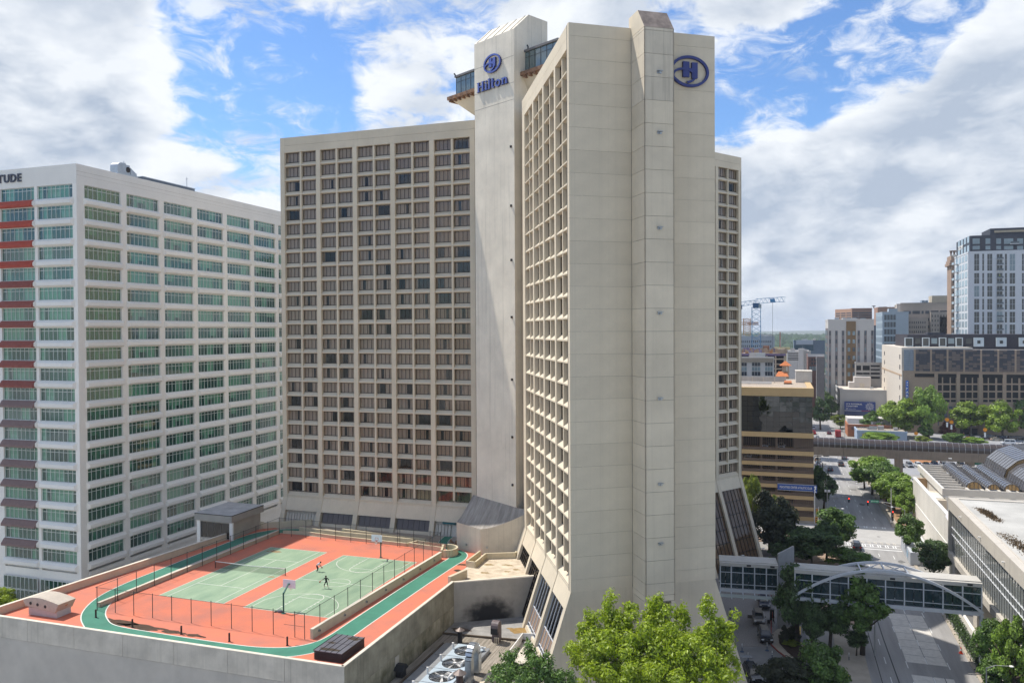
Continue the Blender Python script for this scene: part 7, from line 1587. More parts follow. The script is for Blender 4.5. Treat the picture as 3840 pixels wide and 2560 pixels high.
# site cabins and trucks north of the conference hall
for i, (x, y, w, d, lab) in enumerate(((34.2, 268, 3.4, 14, 'white roofed site trailer with dark roof panels beside the street trees'), (38.4, 262, 3.0, 12, 'grey site trailer between the hall and the first trailer'), (42.2, 258, 3.6, 10, 'short site trailer at the corner of the hall roof'))):
    t = thing('site_trailer', lab, 'trailer', (x, y, 0), 0, 'site trailers behind the conference hall'); MB().box(0, 0, .6, w, d, 3.4).build('body', [M_CLAD], t); [MB().box(.3, .6 + k * 2.2, 3.41, w - .3, 2.4 + k * 2.2, 3.5).build('roof_panel', [mat('solar_blue', (.06, .09, .14), .3, var=.1)], t) for k in range(int(d / 2.4))]; [MB().tube((-.02 + s_ * (w - .3), 2 + k * (d - 4), .4), (.3 + s_ * (w - .3), 2 + k * (d - 4), .4), .4, .4, 10).build('wheel', [M_BLACK], t) for k in (0, 1) for s_ in (0, 1)]
# ================================================================== TREES
def leaf_mat(name, c, var=.35, trans=.35):
    if name in MATS: return MATS[name]
    m = bpy.data.materials.new(name); m.use_nodes = True; nt = m.node_tree; nt.nodes.clear(); o = nt.nodes.new('ShaderNodeOutputMaterial')
    g = nt.nodes.new('ShaderNodeNewGeometry'); r = nt.nodes.new('ShaderNodeValToRGB'); nt.links.new(g.outputs['Random Per Island'], r.inputs[0])
    r.color_ramp.elements[0].color = (c[0] * (1 - var), c[1] * (1 - var), c[2] * (1 - var), 1); r.color_ramp.elements[1].color = (c[0] * (1 + var), c[1] * (1 + var * .8), c[2] * (1 + var * .3), 1)
    t = nt.nodes.new('ShaderNodeTexCoord'); n = nt.nodes.new('ShaderNodeTexNoise'); n.inputs['Scale'].default_value = 1.6; nt.links.new(t.outputs['Object'], n.inputs['Vector'])
    hs = nt.nodes.new('ShaderNodeHueSaturation'); nt.links.new(r.outputs[0], hs.inputs['Color']); mr = nt.nodes.new('ShaderNodeMapRange'); mr.inputs['From Min'].default_value = .3; mr.inputs['From Max'].default_value = .7; mr.inputs['To Min'].default_value = .72; mr.inputs['To Max'].default_value = 1.28; nt.links.new(n.outputs['Fac'], mr.inputs['Value']); nt.links.new(mr.outputs[0], hs.inputs['Value'])
    d = nt.nodes.new('ShaderNodeBsdfDiffuse'); tr = nt.nodes.new('ShaderNodeBsdfTranslucent'); gl = nt.nodes.new('ShaderNodeBsdfGlossy'); gl.inputs['Roughness'].default_value = .45; gl.inputs[0].default_value = (.5, .5, .5, 1)
    for x in (d, tr): nt.links.new(hs.outputs[0], x.inputs[0])
    a = nt.nodes.new('ShaderNodeMixShader'); a.inputs[0].default_value = trans; nt.links.new(d.outputs[0], a.inputs[1]); nt.links.new(tr.outputs[0], a.inputs[2])
    b = nt.nodes.new('ShaderNodeMixShader'); b.inputs[0].default_value = .06; nt.links.new(a.outputs[0], b.inputs[1]); nt.links.new(gl.outputs[0], b.inputs[2]); nt.links.new(b.outputs[0], o.inputs[0])
    MATS[name] = m; return m
L_DARK = leaf_mat('leaf_dark_green', (.082, .150, .050), .5); L_MID = leaf_mat('leaf_mid_green', (.125, .23, .052), .5); L_LIGHT = leaf_mat('leaf_light_green', (.23, .37, .06)); L_LIME = leaf_mat('leaf_lime', (.34, .46, .026), trans=.5); L_YEL = leaf_mat('leaf_yellow_green', (.24, .31, .04)); L_LIME2 = leaf_mat('leaf_fresh_green', (.23, .35, .04), .45); L_RED = leaf_mat('leaf_dark_red', (.14, .035, .028)); L_MAG = leaf_mat('leaf_magnolia', (.05, .062, .028)); L_FAR = leaf_mat('leaf_far_green', (.085, .150, .060))
M_BARK = mat('tree_bark', (.085, .065, .048), .95, var=.3, scale=3)
def crown_mesh(name, seed, leaf, nclump, nleaf, shape='round', size=.075, spread=.30, squash=1.0):
    r = random.Random(seed); V = []; F = []; cl = []
    for i in range(nclump):
        while True:
            p = Vector((r.uniform(-1, 1), r.uniform(-1, 1), r.uniform(-1, 1)))
            if .35 < p.length < 1.0: break
        p = p.normalized() * (.45 + .45 * r.random())
        k = (p.z + 1) / 2
        if shape == 'cone': f = 1.15 - .95 * k
        elif shape == 'oval': f = .62 + .5 * sin(pi * min(1, k * .9 + .15)) * .9
        elif shape == 'vase': f = .45 + .75 * k
        else: f = 1.0
        cl.append((Vector((p.x * f, p.y * f, p.z)), r.uniform(.6, 1.25) * spread * (.7 if shape == 'cone' else 1)))
    cl.append((Vector((0, 0, 0)), spread * 1.3))
    for c, s in cl:
        for j in range(nleaf):
            d = Vector((r.gauss(0, 1), r.gauss(0, 1), r.gauss(0, 1))).normalized(); q = c + Vector((d.x, d.y, d.z * .8)) * s * (r.random() ** .45)
            n = (d * .9 + q * .6 + Vector((r.gauss(0, .55), r.gauss(0, .55), r.gauss(0, .55) + .35))).normalized()
            a = n.orthogonal().normalized(); a = (Matrix.Rotation(r.uniform(0, 2 * pi), 3, n) @ a); b = n.cross(a); z = size * r.uniform(.6, 1.3); k = len(V)
            V += [tuple(q + a * z), tuple(q + b * z * .55 + n * z * .15), tuple(q - a * z), tuple(q - b * z * .55 + n * z * .15)]; F.append((k, k + 1, k + 2, k + 3))
    zmn = min(v[2] for v in V); zmx = max(v[2] for v in V); xm = max(max(abs(v[0]), abs(v[1])) for v in V)
    xs = sorted(abs(v[0]) for v in V); xm = xs[int(len(xs) * .985)]
    V = [(v[0] / xm, v[1] / xm, (v[2] - zmn) / (zmx - zmn)) for v in V]
    me = bpy.data.meshes.new(name); me.from_pydata(V, [], F); me.materials.append(leaf); me.update(); return me
def trunk_mesh(seed):
    r = random.Random(seed); m = MB(); m.tube((0, 0, 0), (.02, .01, .34), .034, .025, 8); top = Vector((.02, .01, .34))
    for i in range(6):
        a = 2 * pi * i / 6 + r.uniform(-.3, .3); e = Vector((.26 * cos(a), .26 * sin(a), r.uniform(.52, .80))); mid = top.lerp(e, .5) + Vector((0, 0, -.03)); m.tube(top, mid, .017, .011, 5); m.tube(mid, e, .011, .004, 5)
    m.tube(top, (0, 0, .85), .022, .005, 6); return m.mesh('tree_trunk', [M_BARK], True)
TRUNKS = [trunk_mesh(s) for s in (1, 2, 3)]
CROWN = {}
def crown(leaf, shape, v, fine):
    k = (leaf.name, shape, v, fine)
    if k not in CROWN: CROWN[k] = crown_mesh('crown_' + leaf.name, 100 + v * 7 + len(shape), leaf, *((48, 210) if fine else (30, 110)), shape, .066 if fine else .085, .29 if fine else .30)
    return CROWN[k]
NT = [0]
def tree(label, r, xb, yb, ytop, wpx, leaf, shape='round', group=None, name='leafy_tree', zb=.1, low=.22, fine=True, dy=0):
    """base pixel, crown top pixel row and crown width in pixels fix the tree's place and size"""
    p = Pz(r, xb, yb, zb); a = Py(r, xb - wpx / 2, yb, p.y); b = Py(r, xb + wpx / 2, yb, p.y); h = Py(r, xb, ytop, p.y).z - zb; w = (b - a).length * (.62 if group == G2 else .56)
    NT[0] += 1; v = NT[0] % 3; rz = NT[0] * 1.7
    t = thing(name, label, 'tree', (p.x, p.y, zb), rz, group)
    inst('trunk', TRUNKS[v], t, (0, 0, 0), 0, (h * .9, h * .9, h * .92)); inst('crown', crown(leaf, shape, v, fine), t, (0, 0, h * low), 0, (w, w, h * (1 - low)))
    return t
G1 = 'trees round the hotel drive and bridge'; G2 = 'street trees beyond the junction'; G3 = 'trees by the far car park'; G4 = 'far street trees'
tree('tall dark tree in front of the grey pylon', 'R3', 690, 1012, 400, 310, L_DARK, 'oval', G1, low=.20)
tree('slender dark tree rooted in the mulch bed', 'R3', 797, 1082, 700, 190, L_DARK, 'oval', G1, low=.30)
tree('round dark tree between the mulch bed and the street', 'R3', 925, 1040, 575, 300, L_DARK, 'round', G1, low=.26)
tree('pointed mid green tree standing before the arch', 'R3', 1165, 1085, 455, 350, L_MID, 'cone', G1, low=.24)
tree('fresh green tree at the lower end of the drive', 'R3', 870, 1420, 985, 330, L_MID, 'oval', G1, low=.1)
tree('broad dark bush tree over the black car at the drive end', 'R3', 610, 1400, 1085, 360, L_MAG, 'round', G1, low=.1)
tree('small dark tree beside the street kerb', 'R3', 1120, 1092, 900, 130, L_DARK, 'round', G1, low=.3)
tree('open dark tree on the plaza behind the bridge', 'R3', 790, 440, 150, 330, L_DARK, 'round', G1, low=.2)
tree('bright green tree at the plaza corner by the junction', 'R3', 975, 350, -10, 225, L_MID, 'vase', G1, low=.18)
tree('low pale leafed tree beside the arch top', 'R3', 1050, 470, 295, 250, L_MID, 'round', G1, low=.2)
tree('mid green tree filling the plaza behind its dark neighbour', 'R3', 900, 400, 95, 190, L_DARK, 'oval', G1, low=.2)
tree('great dark magnolia next to the raking hotel glass', 'A5', 555, 1330, 640, 520, L_MAG, 'oval', G1, low=.05)
tree('dark low shrub tree under the magnolia', 'A5', 690, 1420, 1170, 260, L_DARK, 'round', G1, low=.05)
tree('pale yellow green tree behind the top of the magnolia', 'A5', 355, 1180, 455, 210, L_YEL, 'oval', G1, low=.3)
tree('thin pale tree peeping out behind the magnolia', 'A5', 600, 1100, 685, 130, L_YEL, 'oval', G1, low=.3)
tree('young tree on the pavement by the junction crossing', 'R3', 1515, 362, 40, 175, L_MID, 'oval', G2, low=.25)
tree('dark tree next to the white container', 'R3', 1690, 512, 240, 215, L_DARK, 'round', G2, low=.15)
tree('big pale green street tree nearest to the tube walkway', 'R4', 1235, 1085, 795, 275, L_LIGHT, 'round', G2, low=.3)
tree('mid green street tree under the tube pier', 'R4', 1300, 1120, 830, 190, L_MID, 'round', G2, low=.3)
tree('vivid light green street tree beside the trailers', 'R4', 1400, 1200, 915, 215, L_LIGHT, 'round', G2, low=.25)
tree('light green tree close to the white hall wall', 'R4', 1500, 1290, 1050, 135, L_LIGHT, 'oval', G2, low=.25)
tree('dark street tree at the corner of the tan garage', 'R4', 880, 1200, 910, 140, L_DARK, 'oval', G2, low=.2)
tree('thin tree at the garage edge under the walkway', 'R4', 840, 1090, 865, 70, L_MID, 'oval', G2, low=.3)
for (lab, x, y, yt, w, lf) in (('pale green street tree in the gap of the avenue row', 1180, 1040, 800, 160, L_LIGHT), ('mid green avenue tree between two pale ones', 1340, 1150, 870, 170, L_MID), ('pale avenue tree nearest the junction mast', 1450, 1240, 985, 150, L_LIGHT)): tree(lab, 'R4', x, y, yt, w, lf, 'round', G2, low=.22)
for (lab, x, y, yt, w, lf, sh) in (('dark spreading tree just behind the mirrored garage', 215, 590, 235, 190, L_DARK, 'round'), ('rounded green tree at the head of the far street', 245, 300, 90, 150, L_LIGHT, 'round'), ('topmost green tree in the far street row', 255, 210, 10, 130, L_LIGHT, 'round'), ('grey green tree in front of the white garage corner', 330, 455, 270, 150, L_MID, 'round'), ('green tree in the middle of the far street row', 270, 400, 185, 130, L_MID, 'round')):
    tree(lab, 'A6', x, y, yt, w, lf, sh, G4, fine=False)
for (lab, x, y, yt, w, lf, sh) in (('small olive tree on the corner beside the red truck', 425, 575, 430, 160, L_YEL, 'round'), ('dark green tree below the billboard', 755, 640, 385, 240, L_MID, 'cone'), ('great yellow green tree in front of the park sign', 1070, 665, 245, 350, L_LIME2, 'round'), ('tallest mid green tree before the sand brick garage', 1345, 680, 110, 310, L_LIGHT, 'oval'), ('small green tree under the tallest garage tree', 1320, 690, 520, 140, L_MID, 'oval'), ('dark red leafed tree by the garage entrance', 1545, 690, 505, 150, L_RED, 'oval'), ('round shrub tree in front of the red leafed tree', 1620, 750, 620, 190, L_MID, 'round'), ('low leafy tree along the car park edge', 1810, 760, 660, 260, L_LIGHT, 'round'), ('yellow green tree at the car park entrance', 1785, 650, 280, 330, L_LIME2, 'round'), ('green tree half hidden behind two yellow green trees', 2030, 620, 205, 240, L_LIGHT, 'round'), ('broad yellow green tree over the parked cars', 2130, 690, 270, 330, L_LIME2, 'round'), ('blue green tree cut by the picture edge', 2330, 650, 210, 220, L_MID, 'oval'), ('low leafy tree in front of the pale blue shed', 830, 740, 615, 300, L_LIGHT, 'round'), ('olive bush tree at the end of the pale blue shed', 1290, 745, 650, 150, L_YEL, 'round')):
    tree(lab, 'A6', x, y, yt, w, lf, sh, G3, low=.15)
for (lab, x, y, yt, w, lf) in (('dark tree beside the white parking deck', 860, 1150, 1015, 130, L_DARK), ('dark tree at the building site edge', 690, 1130, 965, 110, L_DARK), ('tree below the brick house', 740, 1230, 1085, 130, L_DARK), ('tree behind the bell tower', 690, 1320, 1215, 130, L_LIGHT), ('tree next to the residential tower foot', 1105, 1290, 1085, 120, L_MID), ('tree in front of the parking deck wall', 800, 1060, 920, 90, L_DARK), ('pale tree beside the lift box', 1035, 1400, 1290, 90, L_YEL)):
    tree(lab, 'B4', x, y, yt, w, lf, 'round', G4, fine=False)
tree('leaning light green tree at the ramp end', 'R3', 2130, 1330, 815, 220, L_MID, 'round', 'trees at the ramp', low=.3)
tree('light green tree at the glass hall corner', 'R3', 2285, 1480, 775, 260, L_LIGHT, 'oval', 'trees at the ramp', low=.25)
tree('low shrub tree in front of the ramp', 'R3', 2180, 1420, 1080, 260, L_MID, 'round', 'trees at the ramp', low=.1)
tree('lime green tree at the foot of the white tower', 'R1', 5, 1110, 885, 130, L_LIME, 'round', None, low=.1)
# columnar evergreens in the bed
for lab, x, y, yt, w in (('pointed dark evergreen at the bed tip', 595, 1005, 862, 75), ('dark evergreen next to the trunk in the bed', 660, 1000, 850, 90)): tree(lab, 'R3', x, y, yt, w, L_MAG, 'cone', 'evergreens in the mulch bed', 'evergreen_shrub', low=.02)
t = tree('yellow leafed low shrub in the mulch bed', 'R3', 640, 1020, 975, 110, L_YEL, 'round', None, 'low_shrub', low=.0)
t = tree('yellow green shrub under the raking glass', 'A5', 490, 1460, 1405, 60, L_LIME, 'round', None, 'low_shrub', low=.0); t = tree('round clipped shrub beside the raking hotel leg', 'A5', 555, 1450, 1380, 60, L_LIGHT, 'round', None, 'low_shrub', low=.0)
# the big lime tree in front of the blank end: many upright plumes
def big_tree(name, label, base, plumes, leaf, seed, lsize, dens):
    r = random.Random(seed); V = []; F = []
    for (c, rx, rz_) in plumes:
        c = Vector(c); n = int(dens * rx * rx * rz_ / 2.2)
        sub = [(c + Vector((r.gauss(0, .42) * rx, r.gauss(0, .42) * rx, r.gauss(0, .42) * rz_)), r.uniform(.28, .5)) for _ in range(18)]
        for j in range(n):
            s, f = r.choice(sub); d = Vector((r.gauss(0, 1), r.gauss(0, 1), r.gauss(0, 1))).normalized(); q = s + Vector((d.x * rx, d.y * rx, d.z * rz_)) * f * r.random() ** .5
            n_ = (d + Vector((r.gauss(0, .6), r.gauss(0, .6), r.gauss(0, .5) + .4))).normalized(); a = Matrix.Rotation(r.uniform(0, 2 * pi), 3, n_) @ n_.orthogonal().normalized(); b = n_.cross(a); z = lsize * r.uniform(.6, 1.3); k = len(V)
            V += [tuple(q + a * z), tuple(q + b * z * .45 + n_ * z * .1), tuple(q - a * z), tuple(q - b * z * .45 + n_ * z * .1)]; F.append((k, k + 1, k + 2, k + 3))
    t = thing(name, label, 'tree', base)
    me = bpy.data.meshes.new('big_crown'); me.from_pydata([(v[0] - base[0], v[1] - base[1], v[2] - base[2]) for v in V], [], F); me.materials.append(leaf); me.update(); inst('crown', me, t)
    m = MB(); cen = sum((Vector(p[0]) for p in plumes), Vector()) / len(plumes); top = Vector((cen.x - base[0], cen.y - base[1], (min(p[0][2] for p in plumes)) * .7)); m.tube((0, 0, 0), top, .45, .3, 10)
    for (c, rx, rz_) in plumes: e = Vector(c) - Vector(base); mid = top.lerp(e, .5) + Vector((0, 0, -.4)); m.tube(top, mid, .16, .1, 6); m.tube(mid, e, .1, .03, 5)
    m.build('trunk', [M_BARK], t, True); return t
YT = 84.0
def pp(x, y, dy=0): q = Py('B5', x, y, YT + dy); return (q.x, q.y, q.z)
big_tree('lime_tree', 'large lime green tree in front of the blank hotel end wall', (-16.0, 83.0, 0), [(pp(1050, 260), 2.0, 2.0), (pp(880, 330, -1), 1.9, 1.8), (pp(990, 430, -2), 2.6, 1.8), (pp(1180, 300, 1), 1.7, 1.7), (pp(1420, 190, 1), 1.35, 2.0), (pp(1400, 330, -1), 2.2, 2.0), (pp(1230, 430, -2), 2.4, 2.0), (pp(1620, 280, 1), 1.2, 2.0), (pp(1830, 270), 1.6, 2.1), (pp(2000, 340, 1), 1.5, 1.7), (pp(1690, 430, -2), 2.6, 2.0), (pp(1900, 450, -1), 2.2, 2.0), (pp(1500, 520, -3), 2.8, 2.2), (pp(1080, 600, -3), 2.8, 2.2), (pp(1330, 650, -4), 3, 2.2), (pp(1650, 640, -4), 2.8, 2.2), (pp(1250, 760, -4), 3, 2), (pp(920, 680, -3), 2.2, 1.9), (pp(780, 540, 1), 1.6, 1.6), (pp(1560, 780, -4), 3, 2), (pp(2020, 600, 0), .8, 1.3), (pp(1880, 740, -4), 2.2, 1.6)], L_LIME, 5, .20, 560)
YT = 78.0
big_tree('broadleaf_tree', 'dark glossy green tree at the edge of the low roof', (-24.5, 77.0, 0), [(pp(330, 640), 1.6, 1.5), (pp(240, 560), 1.0, 1.1), (pp(390, 500, 1), .9, 1.1), (pp(450, 650, -1), 1.7, 1.5), (pp(560, 700, -1), 1.7, 1.4), (pp(200, 720, -1), 1.8, 1.4), (pp(380, 760, -2), 2.2, 1.5), (pp(680, 720, 0), 1.4, 1.2), (pp(620, 800, -1), 1.8, 1.3)], L_MID, 8, .17, 700)
# hedge by the ramp
r = random.Random(21); V = []; F = []
for i in range(9000):
    y = r.uniform(100, 157); x = 28.3 + r.gauss(0, .45); z = r.uniform(.05, 1.15) - abs(x - 28.3) * .4; n_ = Vector((r.gauss(0, 1), r.gauss(0, 1), r.gauss(0, 1) + .6)).normalized(); a = n_.orthogonal().normalized(); b = n_.cross(a); k = len(V); q = Vector((x, y, z)); s = r.uniform(.10, .2); V += [tuple(q + a * s), tuple(q + b * s * .6), tuple(q - a * s), tuple(q - b * s * .6)]; F.append((k, k + 1, k + 2, k + 3))
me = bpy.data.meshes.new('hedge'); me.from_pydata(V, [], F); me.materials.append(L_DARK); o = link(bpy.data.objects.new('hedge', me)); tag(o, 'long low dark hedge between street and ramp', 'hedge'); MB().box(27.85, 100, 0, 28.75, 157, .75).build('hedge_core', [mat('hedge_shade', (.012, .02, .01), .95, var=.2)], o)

# ================================================================== VEHICLES
M_TYRE = mat('tyre_rubber', (.015, .015, .016), .85, var=0); M_RIM = mat('wheel_rim', (.35, .36, .38), .35, metal=.8, var=0); M_CGL = mat('car_glass', (.015, .018, .022), .06, var=0, spec=.9); M_HEAD = mat('headlight', (.70, .72, .74), .15, var=0); M_TAIL = mat('taillight', (.45, .015, .01), .25, var=0); M_CHR = mat('chrome_trim', (.55, .56, .58), .2, metal=.9, var=0)
KIND = dict(sedan=dict(L=4.7, W=1.82, zb=.88, zt=1.45, hood=1.25, wf=.55, rr=-1.25, tr=-1.85, prof=[(-2.3, .32), (2.25, .3), (2.36, .55), (2.25, .76), (1.25, .92), (-1.75, .98), (-2.28, .9), (-2.36, .6)]),
            suv=dict(L=4.8, W=1.92, zb=1.02, zt=1.74, hood=1.2, wf=.65, rr=-1.9, tr=-2.22, prof=[(-2.3, .38), (2.28, .36), (2.4, .62), (2.3, .92), (1.25, 1.06), (-2.2, 1.12), (-2.36, 1.0), (-2.4, .6)]),
            pickup=dict(L=5.6, W=1.98, zb=1.08, zt=1.84, hood=1.35, wf=.8, rr=-.75, tr=-.9, prof=[(-2.75, .42), (2.7, .4), (2.82, .7), (2.75, 1.04), (1.35, 1.12), (-2.75, 1.12), (-2.8, .7)]),
            van=dict(L=5.4, W=2.0, zb=1.15, zt=2.25, hood=1.9, wf=1.25, rr=-2.5, tr=-2.6, prof=[(-2.65, .4), (2.6, .38), (2.7, .7), (2.6, 1.0), (1.9, 1.2), (-2.62, 1.2), (-2.68, .7)]))
CARS = {}
def car(kind, paintm, x, y, rz, label, group, door=False):
    k = KIND[kind]; key = (kind, paintm.name)
    if key not in CARS:
        hw = k['W'] / 2; body = MB(); pf = k['prof']; n = len(pf)
        rings = [(-hw + .06, .97), (-hw, 1.0), (hw, 1.0), (hw - .06, .97)]
        for yy, f in ((-hw, .96), (-hw + .14, 1.0), (hw - .14, 1.0), (hw, .96)):
            body.v += [(px_ * f, yy, .65 + (pz_ - .65) * (f if f == 1 else .90)) for px_, pz_ in pf]
        for s in range(3):
            for i in range(n): j = (i + 1) % n; body.f.append((s * n + i, s * n + j, (s + 1) * n + j, (s + 1) * n + i)[::-1] if False else (s * n + j, s * n + i, (s + 1) * n + i, (s + 1) * n + j)); body.m.append(0)
        body.f.append(tuple(range(n))); body.m.append(0); body.f.append(tuple(reversed(range(3 * n, 4 * n)))); body.m.append(0)
        zb, zt = k['zb'], k['zt']; B = [(k['hood'], hw - .10), (k['tr'], hw - .10)]; Tt = [(k['wf'], hw - .30), (k['rr'], hw - .30)]
        b = len(body.v); body.v += [(B[0][0], -B[0][1], zb), (B[0][0], B[0][1], zb), (B[1][0], B[1][1], zb), (B[1][0], -B[1][1], zb), (Tt[0][0], -Tt[0][1], zt), (Tt[0][0], Tt[0][1], zt), (Tt[1][0], Tt[1][1], zt), (Tt[1][0], -Tt[1][1], zt)]
        for f in ((4, 5, 6, 7), (0, 1, 5, 4), (1, 2, 6, 5), (2, 3, 7, 6), (3, 0, 4, 7)): body.f.append(tuple(b + i for i in f)); body.m.append(0)
        bme = body.mesh('car_body', [paintm])
        def glassq(p0, p1, p2, p3, u0, u1, v0, v1):
            p0, p1, p2, p3 = map(Vector, (p0, p1, p2, p3)); n_ = (p1 - p0).cross(p3 - p0).normalized() * .012
            at = lambda u, v: (p0.lerp(p1, u)).lerp(p3.lerp(p2, u), v) + n_
            return [at(u0, v0), at(u1, v0), at(u1, v1), at(u0, v1)]
        V_ = body.v[b:]; gl = []
        w_ = MB().poly(glassq(V_[0], V_[1], V_[5], V_[4], .06, .94, .08, .93)).mesh('windscreen', [M_CGL]); rw = MB().poly(glassq(V_[2], V_[3], V_[7], V_[6], .08, .92, .1, .9)).mesh('rear_window', [M_CGL])
        sw = []
        for a_, c_ in (((1, 2, 6, 5)), ((3, 0, 4, 7))) if False else ((None, None),): pass
        for q in ((1, 2, 6, 5), (3, 0, 4, 7)):
            for u0, u1 in ((.06, .48), (.52, .93)): sw.append(MB().poly(glassq(V_[q[0]], V_[q[1]], V_[q[2]], V_[q[3]], u0, u1, .1, .88)).mesh('side_window', [M_CGL]))
        wh = MB().tube((0, -.12, 0), (0, .12, 0), .36, .36, 14).mesh('car_wheel', [M_TYRE]); rim = MB().tube((0, -.13, 0), (0, .13, 0), .22, .22, 10).mesh('car_rim', [M_RIM])
        xe = k['prof'][2][0]; hl = MB().box(-.06, -.2, -.09, .02, .2, .08).mesh('car_headlight', [M_HEAD]); tl = MB().box(-.03, -.17, -.12, .04, .17, .14).mesh('car_taillight', [M_TAIL])
        ex = MB().box(xe - .05, -.5, .55, xe + .015, .5, .74).box(xe - .1, -.7, .34, xe + .01, .7, .46).mesh('car_grille', [M_BLACK])
        extra = []
        if kind == 'pickup': extra.append(('bed', MB().box(-2.65, -.82, 1.05, -1.05, .82, 1.13).mesh('truck_bed', [M_BLACK])))
        if kind == 'suv': extra.append(('roof_rail', MB().bar((.3, .6, zt + .04), (-1.7, .6, zt + .04), .05, .05).bar((.3, -.6, zt + .04), (-1.7, -.6, zt + .04), .05, .05).mesh('roof_rail', [M_BLACK])))
        CARS[key] = (bme, w_, rw, sw, wh, rim, hl, tl, ex, extra, xe, k)
    bme, w_, rw, sw, wh, rim, hl, tl, ex, extra, xe, k = CARS[key]; hw = k['W'] / 2
    t = thing('parked_car' if 'park' in group else 'car', label, {'sedan': 'car', 'suv': 'car', 'pickup': 'pickup truck', 'van': 'van'}[kind], (x, y, .015), rz, group)
    inst('body', bme, t); inst('windscreen', w_, t); inst('rear_window', rw, t)
    for s in sw: inst('side_window', s, t)
    for sx_ in (-.31 * k['L'], .31 * k['L']):
        for sy_ in (-hw + .1, hw - .1): w2 = inst('wheel', wh, t, (sx_, sy_, .36)); inst('rim', rim, w2)
    zl = k['prof'][3][1] - .08
    for sy_ in (-hw + .28, hw - .28): inst('headlight', hl, t, (xe - .04, sy_, zl)); inst('taillight', tl, t, (k['prof'][-1][0] - .03, sy_, zl + .02))
    inst('grille', ex, t)
    for sy_ in (-1, 1): MB().box(k['hood'] - .45, sy_ * (hw + .12) - .1, k['zb'] + .02, k['hood'] - .3, sy_ * (hw + .12) + .1, k['zb'] + .18).build('mirror', [paintm], t)
    for nm, me in extra: inst(nm, me, t)
    if door: MB().box(.1, -hw - .85, .45, .16, -hw - .02, k['zb']).build('open_door', [paintm], t)
    return t
P_BLK = paint('car_black', (.012, .012, .014), .18, spec=.6); P_GRY = paint('car_grey_brown', (.13, .115, .10), .25, metal=.4); P_WHT = paint('car_white', (.62, .63, .64), .25); P_SIL = paint('car_silver', (.36, .37, .38), .25, metal=.5); P_RED = paint('car_red', (.38, .02, .025), .25); P_NAV = paint('car_navy', (.025, .03, .055), .2); P_MAR = paint('car_maroon', (.10, .02, .03), .25); P_BEI = paint('car_beige', (.42, .37, .28), .3)
U, Dn = pi / 2, -pi / 2
GD = 'cars in the hotel drive'; GS = 'cars driving in the street'; GP = 'parked cars in the far lots'
car('pickup', P_NAV, -2.6, 150.6, Dn + .05, 'dark pickup truck below the skybridge canopy', GD); car('suv', P_GRY, -3.4, 142.2, Dn + .08, 'grey brown car with lit chrome front and an open door', GD, True); car('suv', P_BLK, -2.2, 134.2, Dn + .16, 'black car leading the queue in the hotel drive', GD); car('suv', P_BLK, -3.6, 118.6, Dn + .35, 'long black car half under the bush, its hatch raised', GD)
o = MB().box(-3.6, -.85, 1.85, -2.5, .85, 1.92).build('raised_hatch', [P_SIL], bpy.data.objects['car.003'] if 'car.003' in bpy.data.objects else None)
car('sedan', P_WHT, 2.4, 119.5, Dn + .1, 'white car behind the bush on the drive side lane', GD)
car('suv', P_BLK, 16.6, 196.3, U, 'black car waiting at the junction crossing', GS); car('sedan', P_BLK, 17.0, 301.5, U, 'black car with red tail lights in the near group beyond the walkway', GS); car('suv', P_GRY, 21.3, 313.5, U, 'brown grey car in the middle lane beyond the junction', GS); car('suv', P_SIL, 23.6, 331, U, 'grey car just below the tube walkway', GS); car('sedan', P_NAV, 17.2, 337, U, 'dark car partly hidden by the walkway beam', GS)
car('sedan', P_MAR, 22.4, 406, U, 'dark maroon car beyond the walkway beside the red truck', GS); car('sedan', P_SIL, 16.4, 387, U, 'silver car just above the walkway', GS); car('suv', P_RED, 15.5, 404, U, 'red car at the kerb behind the mirrored garage', GS); car('sedan', P_WHT, 16.2, 424, U, 'white car farther up the far street', GS)
car('suv', P_BEI, 13.6, 322, U, 'tan car at the kerb next to the tan garage', 'cars parked at the kerb'); car('sedan', P_WHT, 13.4, 312, U, 'white car at the kerb under the utility poles', 'cars parked at the kerb')
t = thing('delivery_truck', 'red delivery truck stopped at the far junction', 'truck', (25.6, 396, 0), U); MB().box(-3.2, -1.15, .6, 1.5, 1.15, 3.3).build('cargo_box', [P_RED], t); MB().extr([(1.55, .5), (3.2, .5), (3.2, 1.4), (2.7, 2.4), (1.55, 2.5)], 'y', -1.05, 1.05).build('cab', [P_RED], t); MB().poly([(3.22, -.9, 1.45), (3.22, .9, 1.45), (2.75, .9, 2.3), (2.75, -.9, 2.3)]).build('windscreen', [M_CGL], t); [MB().tube((sx_, sy_ - .12, .45), (sx_, sy_ + .12, .45), .45, .45, 12).build('wheel', [M_TYRE], t) for sx_ in (-2.2, 2.3) for sy_ in (-1, 1)]; MB().box(-3.23, -1.0, .75, -3.2, 1.0, 3.1).build('rear_door', [paint('truck_dark_red', (.25, .015, .02), .35)], t)
lot = [(41.5, 317.5, 'suv', P_BLK), (44.6, 318.2, 'suv', P_SIL), (47.6, 318.8, 'suv', P_WHT), (50.6, 321, 'sedan', P_BLK), (53.4, 321.6, 'suv', P_NAV), (56.4, 322.4, 'suv', P_SIL), (59.3, 323, 'sedan', P_BLK), (62.2, 323.6, 'suv', P_GRY)]
for i, (x, y, kd, pm_) in enumerate(lot): car(kd, pm_, x, y, Dn + .1, '%s %s, number of the row behind the trailers: %s' % ({'car_black': 'black', 'car_silver': 'silver', 'car_white': 'white', 'car_navy': 'navy', 'car_grey_brown': 'brown grey'}[pm_.name], {'suv': 'tall car', 'sedan': 'low car'}[kd], ('first from the street', 'second from the street', 'third from the street', 'fourth from the street', 'fifth from the street', 'sixth from the street', 'last but one', 'last of all')[i]), GP)
